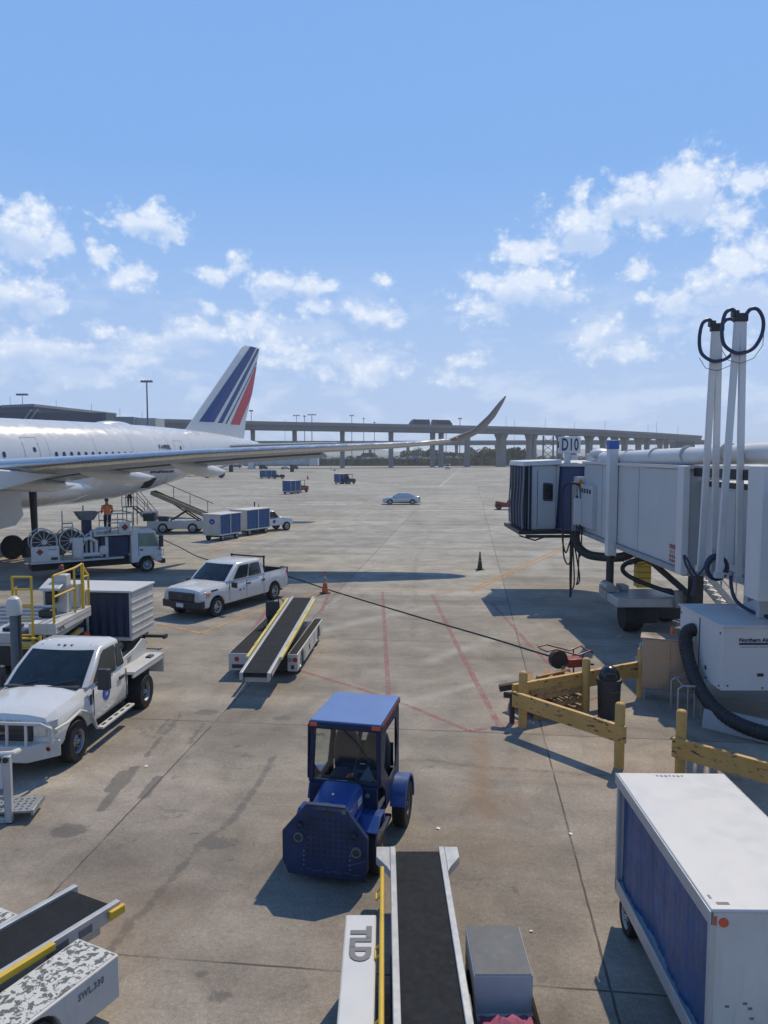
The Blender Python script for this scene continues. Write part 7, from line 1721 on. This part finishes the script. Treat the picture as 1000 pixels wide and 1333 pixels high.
mb = MB(); mb.box(.72, .78, .908, .93, .72, .80); mb.build('fender_mark', m_letterd, T)
V_ = gp(583, 611); T = thing('van', 'small white van with dark windscreen parked at the far edge of the apron', 'van', V_, R(-95))
mb = MB(); mb.prism([(-2.3, .35), (-2.3, 2.0), (1.0, 2.05), (1.6, 1.25), (2.35, 1.05), (2.4, .35)], 'xz', -.95, .95); mb.build('body', m_white, T, .12)
mb = MB(); mb.hexa([(1.03, -.82, 1.95), (1.03, .82, 1.95), (1.60, .86, 1.28), (1.60, -.86, 1.28)], [(1.06, -.82, 1.98), (1.06, .82, 1.98), (1.63, .86, 1.31), (1.63, -.86, 1.31)]); mb.build('windshield', m_glass, T)
mb = MB(); mb.box(2.38, 2.43, -.7, .7, .5, .85); mb.build('grille', m_blackpl, T)
for s in (1, -1):
    for x in (-1.4, 1.5): wheel(T, x, s * .85, .34, .22, m_lettergrey, s)
# dark red forklift-like tug beside the cab
p = gp(655, 664); T = thing('forklift', 'small dark red tug half hidden behind the jet bridge bellows', 'tug', (p.x + .5, p.y + .8, 0), R(172)); mb = MB(); mb.prism([(-1.1, .3), (-1.1, 1.1), (-.2, 1.15), (.0, .8), (1.2, 1.0), (1.3, .3)], 'xz', -.6, .6); mb.build('body', m_red, T, .05)
mb = MB(); mb.bar((-.9, .5, 1.1), (-.8, .5, 2.2), .08, .08); mb.bar((-.9, -.5, 1.1), (-.8, -.5, 2.2), .08, .08); mb.bar((-.8, -.5, 2.18), (-.8, .5, 2.18), .08, .08); mb.box(-.6, -.45, -.4, .4, 1.0, 1.6); mb.build('mast', m_blacksteel, T)
for x in (-.75, .85):
    for s in (1, -1): wheel(T, x, s * .55, .32, .22, m_lettergrey, s)
# carts and tugs far across the apron
FG = 'blue carts far across the apron'
def far_cart(label, px, py, rz, L=2.6): 
    p = gp(px, py); return cart(label, (p.x, p.y + .8, 0), rz, L, 1.6, 2.1, .45, near=m_curtain, ribs=False, group=FG)
far_cart('blue baggage cart with a dark red tug behind it, nearest of the far blue carts', 379, 643, R(60)); p = gp(388, 642); tug('dark red tug hitched to the nearest blue baggage cart', (p.x, p.y + 2.6, 0), R(60), m_red)
far_cart('blue baggage cart alone in mid apron, right of the other blue carts', 444, 630, R(50)); p = gp(453, 630.5); tug('dark tug beside the lone blue baggage cart in mid apron', (p.x, p.y + 2.5, 0), R(50), m_navy)
far_cart('blue baggage cart behind a dark tug, left one of the coupled pair far off', 345, 623, R(8), 2.8); far_cart('blue baggage cart coupled ahead of another, right one of the far pair', 353, 623, R(8), 2.4); p = gp(362, 623.5); tug('low dark tug pulling the far pair of blue carts', (p.x, p.y + 1, 0), R(5), m_navy, canopy=False)
# far loader and the distant gate
p = gp(280, 622); T = thing('belt_loader', 'blue belt loader with raised belt far behind the flap fairing', 'belt loader', (p.x, p.y, 0), R(0)); mb = MB(); mb.box(-3, 2.4, -.9, .9, .4, 1.3); mb.box(-2.6, -1.4, -.8, .8, 1.3, 2.1); mb.box(0, 1.2, -.8, .8, 1.3, 2.0); mb.build('chassis', m_navy, T, .05)
mb = MB(); mb.bar((-1.5, 0, 1.4), (6.2, 0, 4.4), .9, .5); mb.build('belt_boom', m_galv, T); mb = MB(); mb.bar((-3.0, 0, .5), (-7.5, 0, .35), .15, .15); mb.build('tow_bar', m_blacksteel, T)
for x in (-2, 1.6):
    for s in (1, -1): wheel(T, x, s * .85, .42, .3, m_lettergrey, s)
m_truss = M('pale_blue_truss', (.36, .40, .46), .5, var=.1, scale=.3)
T = thing('far_jet_bridge', 'distant pale boarding bridge with zigzag truss sides, beyond the blue carts', 'jet bridge', (0, 0, 0)); a, b = dp(312, 598, 262), dp(403, 594, 262)
mb = MB(); mb.box(a.x, b.x, 261, 264, 2.6, 5.4); mb.build('tunnel', m_bridge, T); mb = MB(); n = 10
for k in range(n):
    x0 = a.x + (b.x - a.x) * k / n; x1 = a.x + (b.x - a.x) * (k + 1) / n
    mb.bar((x0, 260.85, 2.6 if k % 2 else 5.4), (x1, 260.85, 5.4 if k % 2 else 2.6), .3, .3)
mb.bar((a.x, 260.85, 5.4), (b.x, 260.85, 5.4), .25, .35); mb.bar((a.x, 260.85, 2.6), (b.x, 260.85, 2.6), .25, .35); mb.build('truss', m_truss, T)
mb = MB(); mb.box(b.x + .01, b.x + 3.0, 260, 265, 2.2, 5.9); mb.build('cab', m_bridge, T, .1); mb = MB(); mb.box(a.x - 5.5, a.x - .01, 259, 265, 2.4, 6.0); mb.box(a.x + 3, a.x + 5.0, 260.4, 260.95, 1.0, 6.2); mb.build('rotunda', m_bridgewhite, T, .1)
mb = MB()
for x in (a.x - 3, b.x - 6): mb.box(x - .6, x + .6, 261.5, 263, 0, 2.59)
mb.build('support_leg', m_blacksteel, T)
mb = MB(); mb.box(a.x - 30, a.x - 5.6, 262, 264, 2.8, 5.2); mb.build('rear_tunnel', m_bridge, T)
for i, (px, py, w, d, h, m_, lab) in enumerate(((343, 611, 3.2, 2, 2.0, m_navy, 'dark blue cart parked at the foot of the distant boarding bridge, left'), (372, 611, 3.6, 2, 1.2, m_galv, 'low grey dolly left of the cluttered spot near the distant boarding bridge'), (384, 611, 2.4, 2, 2.2, m_navy, 'blue tug parked in front of the distant boarding bridge cab'), (330, 606, 2.6, 2, 1.9, m_blacksteel, 'dark vehicle under the distant boarding bridge'), (307, 609, 5, 2, 2.2, m_lettergrey, 'grey truck parked beside the distant bridge rotunda'))):
    p = gp(px, py); T = thing('parked_equipment', lab, 'ground equipment', (p.x, p.y, 0), R(5 * i)); mb = MB(); mb.prism([(-w / 2, .35), (-w / 2, h * .7), (-w * .2, h), (w * .2, h), (w * .3, h * .6), (w / 2, h * .55), (w / 2, .35)], 'xz', -d / 2, d / 2); mb.build('body', m_, T, .08)
    for x in (-w * .32, w * .32):
        for s in (1, -1): wheel(T, x, s * (d / 2 - .1), .3, .25, m_lettergrey, s)
p = gp(434, 613); T = thing('tow_dolly', 'small pale dolly on the far apron left of the retaining bank', 'dolly', p, .4); mb = MB(); mb.box(-1, 1, -.6, .6, .4, .55); mb.bar((-.9, 0, .5), (-.9, 0, 1.6), .15, .15); mb.bar((1, 0, .45), (2.4, 0, .4), .12, .12); mb.build('frame', m_galv, T, .02)
for s in (1, -1): wheel(T, .5, s * .5, .22, .15, m_lettergrey, s)
p = gp(400.7, 624); tag(MB().lathe([(.32, 0), (.30, .05), (.12, .9), (.001, .92)], (p.x, p.y, 0), 'z', 14).build('traffic_cone', m_cone), 'tiny orange cone far out between the blue carts', 'traffic cone')
# cars parked beyond the bank, blue container and canopy
cols = [(.6, .62, .64), (.05, .055, .06), (.3, .32, .34), (.55, .56, .58), (.04, .06, .16), (.25, .05, .05)]; cm = [M('parked_car_paint', c, .3, .2, var=.05) for c in cols]
def far_car(x, y, m, rz):
    t = thing('parked_car', 'small parked car in the lot beyond the grass bank under the viaduct', 'car', (x, y, .1), rz, 'cars parked under the viaduct')
    mb = MB(); mb.prism([(-2.2, .3), (-2.25, .9), (-1.5, 1.0), (-.9, 1.45), (.5, 1.45), (1.2, .98), (2.1, .85), (2.2, .3)], 'xz', -.88, .88); mb.build('body', m, t, .1)
    mb = MB()
    for s in (1, -1): mb.prism([(-1.3, 1.0), (-.85, 1.38), (.45, 1.38), (1.0, 1.0)], 'xz', s * .885 - .004, s * .885 + .004)
    mb.build('window', m_glass, t); mb = MB()
    for x_ in (-1.4, 1.4):
        for s in (1, -1): mb.lathe([(.1, -.1), (.32, -.1), (.32, .1), (.1, .1)], (x_, s * .8, .32), 'y', 12)
    mb.build('wheel', m_rubber, t)
mb = MB()
structure(MB().box(-70, 210, 455, 560, .03, 3.3).build('car_park', M('car_park_asphalt', (.16, .16, .16), .9, scale=.05)))
for i in range(34):
    far_car(-60 + 250 * ((i * .618) % 1), 458 + 6 * (i % 3), cm[i % 6], random.choice((0, 3.14, 1.57)))
for o in bpy.data.objects:
    if o.name.startswith('parked_car') and o.parent is None: o.location.z = 3.3
for px, w, D, h, col, lab in ((365, 7, 440, 2.2, (.06, .20, .48), 'bright blue container beyond the bank, left of the second viaduct pier'), (541, 2.6, 430, 1.9, (.05, .22, .55), 'small bright blue container beyond the bank, left of the twin piers')):
    x = ray(px, 590).x * D; T = thing('blue_container', lab, 'container', (x, D, .12 + 2.4), .03); mb = MB(); mb.box(-w / 2, w / 2, -1.3, 1.3, .0, h); mb.build('container_box', M('container_blue', col, .5, scale=.5), T, .05)
    mb = MB()
    for k in range(int(w)): mb.box(-w / 2 + .3 + k, -w / 2 + .4 + k, -1.34, -1.303, .1, h - .1)
    mb.build('side_rib', m_decal, T)
# shrubs along the bank
mb = MB()
for k in range(2600):
    x = -60 + 300 * random.random(); y = 384 + 12 * random.random(); z = 1.6 + 2.6 * random.random() ** 2; s = .25 + .4 * random.random()
    u = Vector((random.gauss(0, 1), random.gauss(0, 1), random.gauss(0, 1))).normalized(); v = u.orthogonal().normalized(); p = Vector((x, y, z))
    mb.add([p + u * s, p + v * s, p - u * s, p - v * s], [(0, 1, 2, 3)], k % 3)
sh_ = mb.build('scrub', m_leaf, fixn=False); sh_['kind'] = 'stuff'; sh_['label'] = 'dark scrub growing along the grass bank at the apron edge'

# ---------------------------------------------------------------- summer haze over the airfield
hm = bpy.data.materials.new('summer_haze'); hm.use_nodes = True; t = NT(hm.node_tree); t.n.remove(t.n['Principled BSDF'])
pv = t.node('ShaderNodeVolumePrincipled'); pv.inputs['Color'].default_value = (.90, .95, 1, 1); pv.inputs['Density'].default_value = .00030; pv.inputs['Anisotropy'].default_value = .35
t.l.new(pv.outputs[0], t.n['Material Output'].inputs['Volume'])
hz = MB().box(-6000, 6000, -6000, 6000, -1.0, 36).build('haze', hm); hz['kind'] = 'stuff'
SC.cycles.volume_max_steps = 64
